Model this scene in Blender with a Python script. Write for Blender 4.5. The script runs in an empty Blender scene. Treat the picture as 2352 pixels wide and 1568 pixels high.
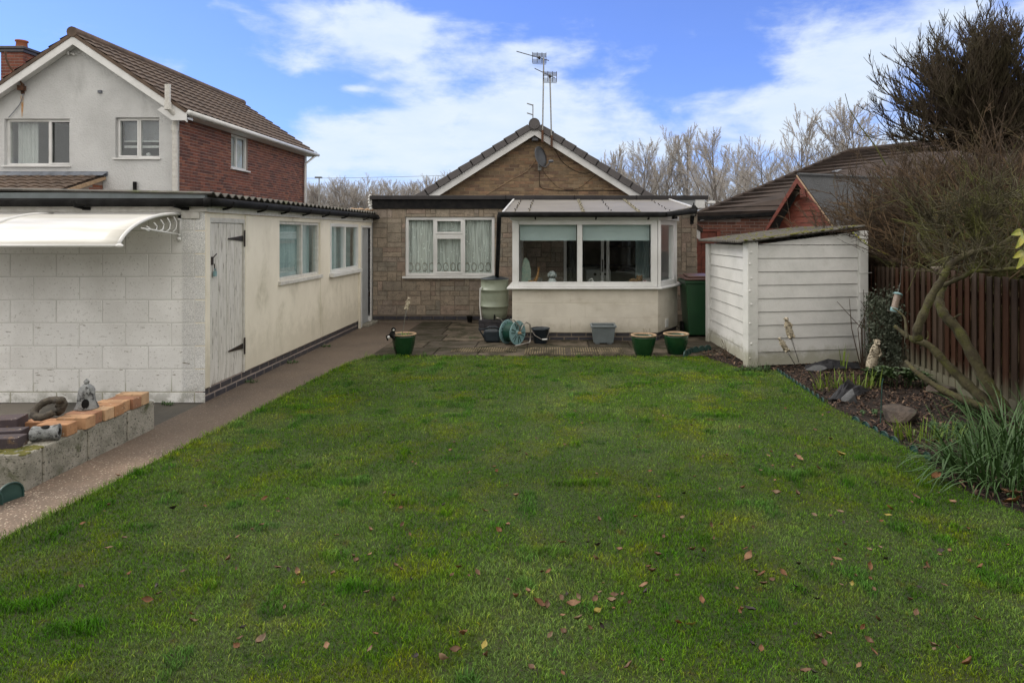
import bpy, math, random
import numpy as np
from mathutils import Vector, Matrix

C = bpy.context.scene.collection
S = bpy.context.scene
FPX, U0, V0, EYE = 1508.0, 1275.0, 537.0, 1.65     # survey of the photograph (2352 px wide)
PI = math.pi

# ------------------------------------------------------------------ camera
cam = bpy.data.cameras.new("camera"); camo = bpy.data.objects.new("camera", cam); C.objects.link(camo)
cam.sensor_width = 36; cam.lens = 36 * FPX / 2352
cam.shift_x = -(U0 - 1176) / 2352; cam.shift_y = -(784 - V0) / 2352
cam.clip_start = .05; cam.clip_end = 3000
camo.location = (0, 0, EYE); camo.rotation_euler = (PI / 2, 0, 0)
S.camera = camo
S.view_settings.view_transform = 'Standard'; S.view_settings.look = 'None'
S.view_settings.exposure = 0.66; S.view_settings.gamma = 1

# ------------------------------------------------------------------ sky + sun
SUN_EL, SUN_AZ = math.radians(45), math.radians(-80)    # azimuth from +Y, clockwise
w = bpy.data.worlds.new("World"); S.world = w; w.use_nodes = True
nt = w.node_tree; nt.nodes.clear()
def wn(t, **k):
    n = nt.nodes.new(t)
    for a, b in k.items(): setattr(n, a, b)
    return n
def wm(op, a, b=None, c=None, clamp=False):
    n = wn('ShaderNodeMath', operation=op, use_clamp=clamp)
    for i, x in enumerate((a, b, c)):
        if x is None: continue
        if isinstance(x, (int, float)): n.inputs[i].default_value = x
        else: nt.links.new(x, n.inputs[i])
    return n.outputs[0]
sky = wn('ShaderNodeTexSky', sky_type='NISHITA', sun_disc=False)
sky.sun_elevation = SUN_EL; sky.sun_rotation = SUN_AZ; sky.air_density = 1.0; sky.dust_density = .6; sky.ozone_density = 2.5
tc = wn('ShaderNodeTexCoord'); sp = wn('ShaderNodeSeparateXYZ'); nt.links.new(tc.outputs['Generated'], sp.inputs[0])
az = wm('ARCTAN2', sp.outputs[0], sp.outputs[1])
hyp = wm('SQRT', wm('ADD', wm('MULTIPLY', sp.outputs[0], sp.outputs[0]), wm('MULTIPLY', sp.outputs[1], sp.outputs[1])))
el = wm('DIVIDE', sp.outputs[2], wm('ADD', hyp, .001))
def wnoise(sx, sy, scale, detail, rough, dist, off=0.0):
    cx = wn('ShaderNodeCombineXYZ')
    nt.links.new(wm('MULTIPLY', az, sx), cx.inputs[0]); nt.links.new(wm('MULTIPLY', el, sy), cx.inputs[1]); cx.inputs[2].default_value = off
    n = wn('ShaderNodeTexNoise'); n.inputs['Scale'].default_value = scale; n.inputs['Detail'].default_value = detail
    n.inputs['Roughness'].default_value = rough; n.inputs['Distortion'].default_value = dist
    nt.links.new(cx.outputs[0], n.inputs['Vector']); return n.outputs['Fac']
n1 = wnoise(1, 1.7, 7.5, 10, .55, .3, 3.1)
n2 = wnoise(1, 2.6, 16, 8, .6, .2, 7.7)
dens = None
#        u,    v,   ru,  rv, weight  (directions of the cloud banks)
BL = [(770, 60, 190, 60, .95), (850, 20, 140, 35, .5), (690, 150, 60, 30, .5), (1090, 60, 70, 20, .45), (980, 100, 150, 45, .6), (1180, 130, 190, 50, .75), (940, 170, 120, 25, .55), (815, 205, 38, 10, .9),
      (1180, 260, 250, 70, 1.0), (960, 270, 150, 32, .6), (1300, 200, 130, 60, .6), (1130, 350, 260, 70, 1.05), (740, 330, 110, 45, .9), (900, 400, 330, 50, .6),
      (1560, 260, 130, 40, .45), (1860, 235, 190, 45, .95), (1840, 150, 130, 22, .45), (1980, 160, 150, 60, .7), (2150, 60, 330, 80, .85), (1850, 85, 200, 50, .35), (2050, 320, 300, 60, .8),
      (1700, 330, 250, 40, .55), (1450, 340, 200, 60, .5), (1500, 110, 90, 14, .15), (2500, 250, 300, 300, .6), (-200, 480, 500, 80, .6)]
for (u, v, ru, rv, wt) in BL:
    h = math.hypot(FPX, u - U0); a0 = math.atan((u - U0) / FPX); e0 = (V0 - v) / h
    dx = wm('DIVIDE', wm('SUBTRACT', az, a0), ru / FPX * (FPX / h) ** 2); dy = wm('DIVIDE', wm('SUBTRACT', el, e0), rv / FPX)
    g = wm('MULTIPLY', wm('EXPONENT', wm('MULTIPLY', wm('ADD', wm('MULTIPLY', dx, dx), wm('MULTIPLY', dy, dy)), -1.0)), wt)
    dens = g if dens is None else wm('ADD', dens, g)
dens = wm('MINIMUM', dens, 1.15)
# high overcast overhead and behind the viewer; the blue break lies only towards the north
ovm = wn('ShaderNodeMapRange', interpolation_type='SMOOTHSTEP'); nt.links.new(el, ovm.inputs[0]); ovm.inputs[1].default_value = .42; ovm.inputs[2].default_value = .8
ovb = wn('ShaderNodeMapRange', interpolation_type='SMOOTHSTEP'); nt.links.new(wm('ABSOLUTE', az), ovb.inputs[0]); ovb.inputs[1].default_value = .85; ovb.inputs[2].default_value = 1.3
over = wm('MAXIMUM', ovm.outputs[0], ovb.outputs[0])
dens = wm('ADD', dens, wm('MULTIPLY', over, 1.3))
dn = wm('ADD', wm('ADD', wm('MULTIPLY', wm('SUBTRACT', n1, .5), 2.5), wm('MULTIPLY', wm('SUBTRACT', n2, .5), .9)), dens)
cf = wn('ShaderNodeMapRange', interpolation_type='SMOOTHSTEP'); nt.links.new(dn, cf.inputs[0])
cf.inputs[1].default_value = .16; cf.inputs[2].default_value = 1.12; cf.inputs[3].default_value = .07; cf.inputs[4].default_value = .93
hz = wn('ShaderNodeMapRange', interpolation_type='SMOOTHSTEP'); nt.links.new(el, hz.inputs[0]); hz.inputs[1].default_value = .16; hz.inputs[2].default_value = .02; hz.inputs[3].default_value = 0; hz.inputs[4].default_value = .8
cfm = wm('MAXIMUM', cf.outputs[0], hz.outputs[0])
tint = wn('ShaderNodeMix', data_type='RGBA', blend_type='MULTIPLY'); tint.inputs[0].default_value = 1
nt.links.new(sky.outputs[0], tint.inputs[6]); tint.inputs[7].default_value = (.58, .76, 1.38, 1)
cm = wn('ShaderNodeMix', data_type='RGBA'); nt.links.new(cfm, cm.inputs[0]); nt.links.new(tint.outputs[2], cm.inputs[6])
cc = wn('ShaderNodeMix', data_type='RGBA'); nt.links.new(n2, cc.inputs[0]); cc.inputs[6].default_value = (4.4, 5.3, 6.5, 1); cc.inputs[7].default_value = (5.7, 6.2, 6.6, 1)
oc = wn('ShaderNodeMix', data_type='RGBA'); nt.links.new(over, oc.inputs[0]); nt.links.new(cc.outputs[2], oc.inputs[6]); oc.inputs[7].default_value = (10.0, 9.5, 8.7, 1)
nt.links.new(oc.outputs[2], cm.inputs[7])
bg = wn('ShaderNodeBackground'); bg.inputs[1].default_value = .1; nt.links.new(cm.outputs[2], bg.inputs[0])
wo = wn('ShaderNodeOutputWorld'); nt.links.new(bg.outputs[0], wo.inputs[0])

sl = bpy.data.lights.new("sun", 'SUN'); sl.energy = 0.9; sl.angle = math.radians(25); sl.color = (1, .96, .9)
so = bpy.data.objects.new("sun", sl); C.objects.link(so)
sd = Vector((math.sin(SUN_AZ) * math.cos(SUN_EL), math.cos(SUN_AZ) * math.cos(SUN_EL), math.sin(SUN_EL)))
so.rotation_euler = sd.to_track_quat('Z', 'Y').to_euler(); so.location = (-8, -6, 12)

# ------------------------------------------------------------------ helpers
def at(u, v, Y): return Vector(((u - U0) * Y / FPX, Y, EYE - (v - V0) * Y / FPX))
def G(u, v): Y = FPX * EYE / (v - V0); return Vector(((u - U0) * Y / FPX, Y, 0))
def frame(O, U):
    U = Vector(U).normalized(); Z = Vector((0, 0, 1)); D = Z.cross(U)
    return Matrix(((U.x, D.x, 0, O[0]), (U.y, D.y, 0, O[1]), (U.z, D.z, 1, O[2]), (0, 0, 0, 1)))
def aim(O, d, roll=Vector((0, 0, 1))):       # local z along d
    z = Vector(d).normalized(); x = roll.cross(z)
    if x.length < 1e-3: x = Vector((1, 0, 0))
    x.normalize(); y = z.cross(x)
    return Matrix(((x.x, y.x, z.x, O[0]), (x.y, y.y, z.y, O[1]), (x.z, y.z, z.z, O[2]), (0, 0, 0, 1)))
def tag(o, label=None, cat=None, group=None, kind=None):
    if label: o['label'] = label
    if cat: o['category'] = cat
    if group: o['group'] = group
    if kind: o['kind'] = kind
    return o
def thing(name, label, cat, loc=(0, 0, 0), group=None):
    o = bpy.data.objects.new(name, None); C.objects.link(o); o.location = loc; o.empty_display_size = .2
    return tag(o, label, cat, group)
def link(o, parent):
    C.objects.link(o)
    if parent is not None:
        o.parent = parent
        if parent.type == 'EMPTY': o.matrix_parent_inverse = Matrix.Translation(-Vector(parent.location))
def copy_thing(src, loc, rz=0, sc=1.0, label=None, group=None):
    r = src.copy(); C.objects.link(r); r.location = loc; r.rotation_euler = (0, 0, rz); r.scale = (sc, sc, sc)
    if label: r['label'] = label
    if group: r['group'] = group
    for ch in list(src.children):
        c = ch.copy(); C.objects.link(c); c.parent = r
        for g in ch.children:
            d = g.copy(); C.objects.link(d); d.parent = c
    return r

class MB:
    def __init__(s, M=None): s.v = []; s.f = []; s.c = []; s.M = M or Matrix(); s.col = (1, 1, 1)
    def add(s, vs, fs, col=None):
        n = len(s.v); M = s.M
        s.v += [tuple(M @ Vector(p)) for p in vs]; s.f += [tuple(n + i for i in f) for f in fs]
        s.c += [col or s.col] * len(fs)
        return s
    def box(s, x0, y0, z0, x1, y1, z1, col=None):
        vs = [(x0, y0, z0), (x1, y0, z0), (x1, y1, z0), (x0, y1, z0), (x0, y0, z1), (x1, y0, z1), (x1, y1, z1), (x0, y1, z1)]
        return s.add(vs, [(3, 2, 1, 0), (4, 5, 6, 7), (0, 1, 5, 4), (1, 2, 6, 5), (2, 3, 7, 6), (3, 0, 4, 7)], col)
    def prism(s, poly, h, col=None):          # poly: 3-D points, h: extrusion vector
        n = len(poly); h = Vector(h); a = [Vector(p) for p in poly]; b = [p + h for p in a]
        fs = [tuple(range(n - 1, -1, -1)), tuple(range(n, 2 * n))] + [(i, (i + 1) % n, n + (i + 1) % n, n + i) for i in range(n)]
        return s.add(a + b, fs, col)
    def lathe(s, prof, c=(0, 0, 0), n=24, caps=True, sx=1, sy=1):
        vs = []; fs = []
        for r, z in prof:
            for k in range(n):
                a = 2 * PI * k / n; vs.append((c[0] + r * math.cos(a) * sx, c[1] + r * math.sin(a) * sy, c[2] + z))
        for i in range(len(prof) - 1):
            for k in range(n): fs.append((i * n + k, i * n + (k + 1) % n, (i + 1) * n + (k + 1) % n, (i + 1) * n + k))
        if caps: fs.append(tuple(range(n - 1, -1, -1))); m = (len(prof) - 1) * n; fs.append(tuple(range(m, m + n)))
        return s.add(vs, fs)
    def tube(s, pts, r, n=8, caps=True):
        pts = [Vector(p) for p in pts]; k = len(pts); rr = r if isinstance(r, (list, tuple)) else [r] * k
        vs = []; fs = []; prev = None
        for i, p in enumerate(pts):
            t = (pts[min(i + 1, k - 1)] - pts[max(i - 1, 0)]); t = t.normalized() if t.length > 1e-9 else Vector((0, 0, 1))
            if prev is None: a = t.orthogonal().normalized()
            else:
                a = prev - t * prev.dot(t); a = a.normalized() if a.length > 1e-6 else t.orthogonal().normalized()
            prev = a; b = t.cross(a)
            for j in range(n): q = 2 * PI * j / n; vs.append(p + (a * math.cos(q) + b * math.sin(q)) * rr[i])
        for i in range(k - 1):
            for j in range(n): fs.append((i * n + j, i * n + (j + 1) % n, (i + 1) * n + (j + 1) % n, (i + 1) * n + j))
        if caps: fs.append(tuple(range(n - 1, -1, -1))); fs.append(tuple(range((k - 1) * n, k * n)))
        return s.add(vs, fs)
    def ball(s, c, r, n=12, m=8, sc=(1, 1, 1)):
        prof = [(max(1e-4, math.sin(PI * i / m)) * r, -math.cos(PI * i / m) * r) for i in range(m + 1)]
        vs = []; fs = []
        for q, z in prof:
            for k in range(n):
                a = 2 * PI * k / n; vs.append((c[0] + q * math.cos(a) * sc[0], c[1] + q * math.sin(a) * sc[1], c[2] + z * sc[2]))
        for i in range(m):
            for k in range(n): fs.append((i * n + k, i * n + (k + 1) % n, (i + 1) * n + (k + 1) % n, (i + 1) * n + k))
        return s.add(vs, fs)
    def blocks(s, rects, rise, bev, pal, rnd, jit=.0, y=0.0, var=.13):
        for (x0, z0, x1, z1) in rects:
            if x1 - x0 < .012 or z1 - z0 < .012: continue
            c = rnd.choice(pal); k = 1 + rnd.uniform(-var, var); c = tuple(q * k for q in c)
            r = rise * (1 + rnd.uniform(-jit, jit)); b = min(bev, (x1 - x0) * .3, (z1 - z0) * .3)
            vs = [(x0, y, z0), (x1, y, z0), (x1, y, z1), (x0, y, z1), (x0 + b, y - r, z0 + b), (x1 - b, y - r, z0 + b), (x1 - b, y - r, z1 - b), (x0 + b, y - r, z1 - b)]
            s.add(vs, [(4, 5, 6, 7), (0, 1, 5, 4), (1, 2, 6, 5), (2, 3, 7, 6), (3, 0, 4, 7)], c)
        return s
    def build(s, name, mat, parent=None, smooth=False, bevel=0, sub=0):
        me = bpy.data.meshes.new(name); me.from_pydata(s.v, [], s.f); me.materials.append(mat)
        if smooth: me.polygons.foreach_set('use_smooth', [True] * len(me.polygons))
        ca = me.color_attributes.new('Col', 'FLOAT_COLOR', 'CORNER')
        arr = np.ones((len(me.loops), 4), np.float32); cnt = np.array([len(f) for f in s.f])
        arr[:, :3] = np.repeat(np.array(s.c, np.float32).reshape(-1, 3), cnt, axis=0); ca.data.foreach_set('color', arr.ravel())
        o = bpy.data.objects.new(name, me); link(o, parent)
        if bevel:
            m = o.modifiers.new('bevel', 'BEVEL'); m.width = bevel; m.segments = 2; m.limit_method = 'ANGLE'; m.angle_limit = math.radians(40)
        if sub:
            m = o.modifiers.new('sub', 'SUBSURF'); m.levels = sub; m.render_levels = sub
        return o

def cut(rects, holes):
    for (a0, b0, a1, b1) in holes:
        out = []
        for (x0, z0, x1, z1) in rects:
            if x1 <= a0 or x0 >= a1 or z1 <= b0 or z0 >= b1: out.append((x0, z0, x1, z1)); continue
            if x0 < a0: out.append((x0, z0, a0, z1))
            if x1 > a1: out.append((a1, z0, x1, z1))
            m0, m1 = max(x0, a0), min(x1, a1)
            if z0 < b0: out.append((m0, z0, m1, b0))
            if z1 > b1: out.append((m0, b1, m1, z1))
        rects = out
    return rects
def bricks(L, H, bl=.225, bh=.075, gap=.01, z0=0.0, x0=0.0, phase=0):
    out = []; z = z0; k = phase
    while z < H - .005:
        x = x0 - (bl / 2 if k % 2 else 0)
        while x < L:
            a, b = max(x, x0), min(x + bl - gap, L)
            if b > a: out.append((a, z, b, min(z + bh - gap, H)))
            x += bl
        z += bh; k += 1
    return out
def ashlar(L, H, rnd, g=.105, z0=0.0):
    nx, nz = int(L / g) + 1, int((H - z0) / g) + 1; used = set(); out = []
    for j in range(nz):
        for i in range(nx):
            if (i, j) in used: continue
            ww, hh = rnd.choice([(2, 1), (3, 1), (1, 1), (3, 2), (2, 2), (2, 1), (4, 2), (3, 1), (1, 2), (4, 1)])
            while any((i + k, j) in used for k in range(ww)): ww -= 1
            if any((i + k, j + 1) in used for k in range(ww)): hh = 1
            for a in range(ww):
                for b in range(hh): used.add((i + a, j + b))
            x0, q0 = i * g, z0 + j * g; x1, q1 = min(L, (i + ww) * g - .008), min(H, z0 + (j + hh) * g - .008)
            if x1 > x0 and q1 > q0: out.append((x0, q0, x1, q1))
    return out
def wallbox(mb, L, H, holes, th, z0=0.0, x0=0.0):
    for (a, b, c, d) in cut([(x0, z0, L, H)], holes): mb.box(a, 0, b, c, th, d)
    return mb

def tubes_np(paths, name, mat, parent, sides=3, col=None):
    """paths: list of (points list, r0, r1)"""
    groups = {}
    for p, r0, r1 in paths: groups.setdefault(len(p), []).append((p, r0, r1))
    V = []; F = []; base = 0; CC = []
    for k, L in groups.items():
        P = np.array([[tuple(q) for q in a[0]] for a in L], np.float64); n = len(L)
        r0 = np.array([a[1] for a in L])[:, None]; r1 = np.array([a[2] for a in L])[:, None]
        t = np.linspace(0, 1, k)[None, :]; R = r0 * (1 - t) + r1 * t
        T = np.gradient(P, axis=1); T /= np.linalg.norm(T, axis=2, keepdims=True) + 1e-9
        ref = np.where(np.abs(T[:, :1, 2:3]) > .9, np.array([1., 0, 0]), np.array([0, 0, 1.])); ref = np.repeat(ref, k, axis=1)
        A = np.cross(T, ref); A /= np.linalg.norm(A, axis=2, keepdims=True) + 1e-9; B = np.cross(T, A)
        ang = 2 * PI * np.arange(sides) / sides
        ring = P[:, :, None, :] + R[:, :, None, None] * (A[:, :, None, :] * np.cos(ang)[None, None, :, None] + B[:, :, None, :] * np.sin(ang)[None, None, :, None])
        V.append(ring.reshape(-1, 3))
        idx = base + np.arange(n * k * sides).reshape(n, k, sides)
        a = idx[:, :-1, :]; b = np.roll(a, -1, axis=2); c = np.roll(idx[:, 1:, :], -1, axis=2); d = idx[:, 1:, :]
        F.append(np.stack([a, b, c, d], -1).reshape(-1, 4)); base += n * k * sides
    V = np.concatenate(V); F = np.concatenate(F)
    return np_mesh(name, V, F, mat, parent)
def np_mesh(name, V, F, mat, parent, smooth=True, col=None):
    me = bpy.data.meshes.new(name); n = len(F); k = F.shape[1]
    me.vertices.add(len(V)); me.vertices.foreach_set('co', V.astype(np.float32).ravel())
    me.loops.add(n * k); me.loops.foreach_set('vertex_index', F.astype(np.int32).ravel())
    me.polygons.add(n); me.polygons.foreach_set('loop_start', np.arange(0, n * k, k, dtype=np.int32))
    me.polygons.foreach_set('use_smooth', np.full(n, smooth))
    if col is not None:
        ca = me.color_attributes.new('Col', 'FLOAT_COLOR', 'POINT'); arr = np.ones((len(V), 4), np.float32); arr[:, :3] = col; ca.data.foreach_set('color', arr.ravel())
    me.update(calc_edges=True); me.materials.append(mat)
    o = bpy.data.objects.new(name, me); link(o, parent); return o

# ------------------------------------------------------------------ materials
def newmat(name):
    m = bpy.data.materials.new(name); m.use_nodes = True; t = m.node_tree; t.nodes.clear()
    o = t.nodes.new('ShaderNodeOutputMaterial'); b = t.nodes.new('ShaderNodeBsdfPrincipled'); t.links.new(b.outputs[0], o.inputs[0])
    return m, t, b
class NT:
    def __init__(s, t): s.t = t; s.geo = t.nodes.new('ShaderNodeNewGeometry'); s.pos = s.geo.outputs['Position']
    def map(s, sc, loc=(0, 0, 0), rot=(0, 0, 0)):
        m = s.t.nodes.new('ShaderNodeMapping'); m.inputs['Scale'].default_value = sc; m.inputs['Location'].default_value = loc; m.inputs['Rotation'].default_value = rot
        s.t.links.new(s.pos, m.inputs[0]); return m.outputs[0]
    def noise(s, scale, detail=6, rough=.6, vec=None, dist=0):
        n = s.t.nodes.new('ShaderNodeTexNoise'); n.inputs['Scale'].default_value = scale; n.inputs['Detail'].default_value = detail
        n.inputs['Roughness'].default_value = rough; n.inputs['Distortion'].default_value = dist
        s.t.links.new(vec or s.pos, n.inputs['Vector']); return n.outputs['Fac']
    def ramp(s, f, a, b, lo=0., hi=1., smooth=True):
        n = s.t.nodes.new('ShaderNodeMapRange'); n.interpolation_type = 'SMOOTHSTEP' if smooth else 'LINEAR'
        s.t.links.new(f, n.inputs[0]); n.inputs[1].default_value = a; n.inputs[2].default_value = b; n.inputs[3].default_value = lo; n.inputs[4].default_value = hi
        return n.outputs[0]
    def mix(s, f, a, b, blend='MIX'):
        n = s.t.nodes.new('ShaderNodeMix'); n.data_type = 'RGBA'; n.blend_type = blend
        if isinstance(f, (int, float)): n.inputs[0].default_value = f
        else: s.t.links.new(f, n.inputs[0])
        for i, x in ((6, a), (7, b)):
            if isinstance(x, tuple): n.inputs[i].default_value = (*x[:3], 1)
            else: s.t.links.new(x, n.inputs[i])
        return n.outputs[2]
    def math(s, op, a, b=None, clamp=False):
        n = s.t.nodes.new('ShaderNodeMath'); n.operation = op; n.use_clamp = clamp
        for i, x in enumerate((a, b)):
            if x is None: continue
            if isinstance(x, (int, float)): n.inputs[i].default_value = x
            else: s.t.links.new(x, n.inputs[i])
        return n.outputs[0]
    def bump(s, h, strength, dist=.01):
        n = s.t.nodes.new('ShaderNodeBump'); n.inputs['Strength'].default_value = strength; n.inputs['Distance'].default_value = dist
        s.t.links.new(h, n.inputs['Height']); return n.outputs[0]
    def attr(s, name='Col'):
        n = s.t.nodes.new('ShaderNodeAttribute'); n.attribute_name = name; return n.outputs['Color']
    def voro(s, scale, feat='F1', vec=None):
        n = s.t.nodes.new('ShaderNodeTexVoronoi'); n.feature = feat; n.inputs['Scale'].default_value = scale; s.t.links.new(vec or s.pos, n.inputs['Vector']); return n
def mat(name, col, rough=.6, col2=None, ns=6, lo=.35, hi=.7, stretch=(1, 1, 1), bump=0, bs=80, bd=.005, metal=0, attr=False, stain=None, sns=3, sth=(.55, .75), sst=(1, 1, 1), spec=.5, fine=None):
    m, t, b = newmat(name); n = NT(t)
    c2 = col2 or tuple(q * .82 for q in col)
    f = n.ramp(n.noise(ns, 7, .62, n.map(stretch)), lo, hi)
    if attr:
        k = n.mix(f, (1.12, 1.12, 1.12), (.78, .78, .78)); c = n.mix(1.0, n.attr(), k, 'MULTIPLY')
        if col != (1, 1, 1): c = n.mix(1.0, c, col, 'MULTIPLY')
    else: c = n.mix(f, col, c2)
    if stain: c = n.mix(n.ramp(n.noise(sns, 8, .65, n.map(sst, (3, 7, 1)), .3), *sth), c, stain)
    if fine: c = n.mix(n.ramp(n.noise(fine[1], 3, .6, n.map((1, 1, 1), (9, 2, 5))), *fine[2]), c, fine[0])
    t.links.new(c, b.inputs['Base Color']); b.inputs['Roughness'].default_value = rough; b.inputs['Metallic'].default_value = metal
    b.inputs['Specular IOR Level'].default_value = spec
    if bump: t.links.new(n.bump(n.noise(bs, 5, .65), bump, bd), b.inputs['Normal'])
    return m
MT = {}
MT['upvc'] = mat('white_upvc', (.72, .72, .71), .35, (.62, .62, .6), 3)
MT['old_white'] = mat('old_white_paint', (.62, .61, .57), .6, (.5, .48, .44), 14, bump=.3, bs=60, stain=(.2, .18, .15), sns=30, sth=(.66, .72))
MT['black'] = mat('black_plastic', (.008, .008, .008), .85, (.02, .02, .02), 8, spec=.15)
MT['bitumen'] = mat('bitumen_paint', (.007, .007, .008), .6, (.02, .019, .018), 9, bump=.5, bs=40, spec=.1, fine=((.25, .23, .2), 26, (.74, .78)))
MT['fascia_dark'] = mat('dark_roof_trim', (.035, .033, .035), .7, (.05, .046, .047), 3, bump=.1, spec=.2)
MT['fascia_grey'] = mat('grey_fascia_paint', (.38, .4, .42), .5, (.33, .34, .35), 5, stain=(.25, .25, .25), sns=2)
MT['stone'] = mat('reconstituted_stone', (1, 1, 1), .85, ns=9, attr=True, bump=.9, bs=38, bd=.012, fine=((.11, .09, .07), 45, (.56, .7)), stain=(.15, .13, .10), sns=1.6, sth=(.5, .95))
MT['mortar_dark'] = mat('dark_mortar', (.175, .145, .11), .9, (.20, .165, .13), 8, bump=.5)
MT['mortar_light'] = mat('sandy_mortar', (.34, .27, .18), .9, (.15, .11, .075), 5, bump=.4)
MT['mortar_grey'] = mat('grey_mortar', (.34, .28, .25), .9, (.24, .2, .17), 5, bump=.4)
MT['brick'] = mat('facing_brick', (1, 1, 1), .85, ns=14, attr=True, bump=.6, bs=90, stain=(.07, .05, .035), sns=1.3, sth=(.55, .9))
MT['red_brick'] = mat('red_facing_brick', (1, 1, 1), .85, ns=10, attr=True, bump=.5, bs=90, stain=(.06, .035, .03), sns=1.5, sth=(.6, .95))
MT['blue_brick'] = mat('engineering_brick', (.035, .035, .045), .45, (.06, .055, .06), 12, bump=.4, fine=((.15, .13, .1), 35, (.68, .75)))
MT['render'] = mat('white_rough_render', (.61, .615, .61), .9, (.50, .505, .50), 1.3, .3, .75, bump=1.0, bs=26, bd=.02, stain=(.30, .305, .30), sns=.9, sth=(.55, .9), sst=(1.3, 1.3, .5), fine=((.4, .4, .38), 40, (.6, .75)))
MT['cream'] = mat('cream_wall_paint', (.83, .775, .655), .75, (.72, .665, .55), 2.2, .3, .75, (1, 1, .5), bump=.25, bs=30, stain=(.36, .33, .23), sns=1.7, sth=(.5, .85), sst=(1.2, 1.2, .7), fine=((.4, .33, .22), 55, (.68, .76)))
MT['cream_block'] = mat('cream_painted_block', (.68, .635, .545), .8, (.61, .565, .48), 4, bump=.35, bs=50, stain=(.42, .36, .27), sns=2.2, sth=(.5, .9), sst=(1, 1, 2))
MT['conc_white'] = mat('white_painted_concrete', (.70, .695, .67), .6, (.6, .6, .575), 3, bump=.5, bs=22, bd=.01, stain=(.42, .41, .36), sns=2.6, sth=(.58, .9), fine=((.35, .34, .3), 60, (.72, .8)))
MT['concrete'] = mat('old_concrete', (.33, .31, .26), .9, (.17, .165, .13), 7, bump=1, bs=60, bd=.01, fine=((.06, .055, .045), 55, (.56, .66)), stain=(.08, .085, .04), sns=5, sth=(.55, .68))
MT['glass_dark'] = None
MT['tile_brown'] = mat('brown_roof_tile', (.13, .09, .065), .85, (.07, .05, .038), 3, bump=.4, bs=50, stain=(.16, .15, .09), sns=3, sth=(.62, .8))
MT['tile_grey'] = mat('grey_brown_roof_tile', (.063, .048, .041), .95, (.04, .032, .028), 2.5, bump=.3, bs=50, stain=(.1, .095, .06), sns=2, sth=(.65, .8), spec=.2)
MT['verge'] = mat('grey_verge_plastic', (.095, .085, .085), .55, (.075, .068, .068), 4)
MT['lead'] = mat('lead_flashing', (.19, .21, .25), .5, (.1, .11, .13), 4, bump=.3, bs=12)
MT['corr'] = mat('corrugated_cement_sheet', (.085, .078, .068), .9, (.14, .13, .11), 5, bump=.5, fine=((.25, .24, .2), 50, (.62, .72)), stain=(.07, .08, .03), sns=4, sth=(.55, .7))
MT['poly'] = mat('bronze_polycarbonate', (.30, .28, .255), .5, (.24, .225, .205), 1.5, spec=.15, fine=((.12, .11, .1), 60, (.66, .74)))
MT['moss'] = mat('moss_growth', (.1, .11, .015), .95, (.2, .17, .04), 25, bump=1, bs=90, bd=.02)
MT['redwood'] = mat('red_stained_boards', (.19, .047, .026), .65, (.10, .026, .016), 4, stretch=(1, 1, 6), bump=.3, bs=40)
MT['felt'] = mat('mineral_roofing_felt', (.06, .063, .068), .95, (.05, .052, .055), 2, bump=.8, bs=120, fine=((.22, .22, .22), 90, (.56, .72)))
MT['darkwood'] = mat('dark_brown_fence_boards', (1, 1, 1), .8, ns=5, stretch=(3, 3, .6), attr=True, bump=.5, bs=35, spec=.08)
MT['oldwood'] = mat('peeling_white_boards', (.64, .62, .58), .7, (.54, .52, .47), 5, stretch=(2, 5, .5), bump=.5, bs=40, stain=(.22, .2, .17), sns=14, sth=(.56, .62), sst=(1, 4, .3))
MT['rust'] = mat('rusty_iron', (.05, .028, .018), .8, (.13, .05, .02), 15, bump=.4)
MT['iron'] = mat('black_ironmongery', (.015, .013, .012), .5, (.04, .022, .015), 20)
MT['galv'] = mat('galvanised_steel', (.3, .3, .28), .45, (.2, .19, .17), 20, metal=.6)
MT['alu'] = mat('aluminium_tube', (.42, .4, .37), .35, (.3, .27, .23), 12, metal=.7)
MT['mossbar'] = mat('mossy_glazing_bar', (.2, .18, .11), .9, (.13, .11, .07), 25)
MT['glaze'] = mat('green_glazed_pottery', (.006, .034, .012), .15, (.015, .055, .02), 6, lo=.3, hi=.8)
MT['terra'] = mat('pale_terracotta', (.42, .29, .18), .7, (.3, .2, .12), 10)
MT['soil'] = mat('dark_soil', (.03, .022, .016), .95, (.06, .045, .03), 25, bump=1, bs=60, bd=.02)
MT['butt'] = mat('sage_green_plastic', (.31, .35, .27), .38, (.22, .255, .19), 3, stretch=(1, 1, .4), stain=(.13, .17, .1), sns=2.5, sth=(.6, .85))
MT['binG'] = mat('wheelie_bin_green', (.008, .048, .016), .45, (.011, .06, .02), 4, bump=.1)
MT['binL'] = mat('brown_bin_lid', (.13, .06, .045), .4, (.09, .04, .03), 5)
MT['navy'] = mat('dark_navy_plastic', (.012, .02, .028), .4, (.02, .03, .04), 7)
MT['reelblue'] = mat('pale_blue_plastic', (.2, .33, .34), .4, (.15, .27, .28), 8)
MT['teal'] = mat('dark_teal_plastic', (.015, .05, .045), .4, (.03, .075, .065), 9, bump=.1)
MT['hose'] = mat('green_hose', (.01, .07, .05), .4)
MT['greyplas'] = mat('grey_blue_plastic', (.18, .21, .22), .5, (.14, .165, .17), 6)
MT['ornament'] = mat('weathered_cream_resin', (.5, .44, .33), .8, (.3, .25, .17), 18, bump=.5, stain=(.07, .055, .035), sns=26, sth=(.5, .58), sst=(1, 1, 2.5))
MT['greystone'] = mat('weathered_grey_resin', (.30, .31, .31), .85, (.16, .17, .17), 16, bump=1, bs=45, bd=.012, stain=(.03, .03, .03), sns=22, sth=(.52, .64))
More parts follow.
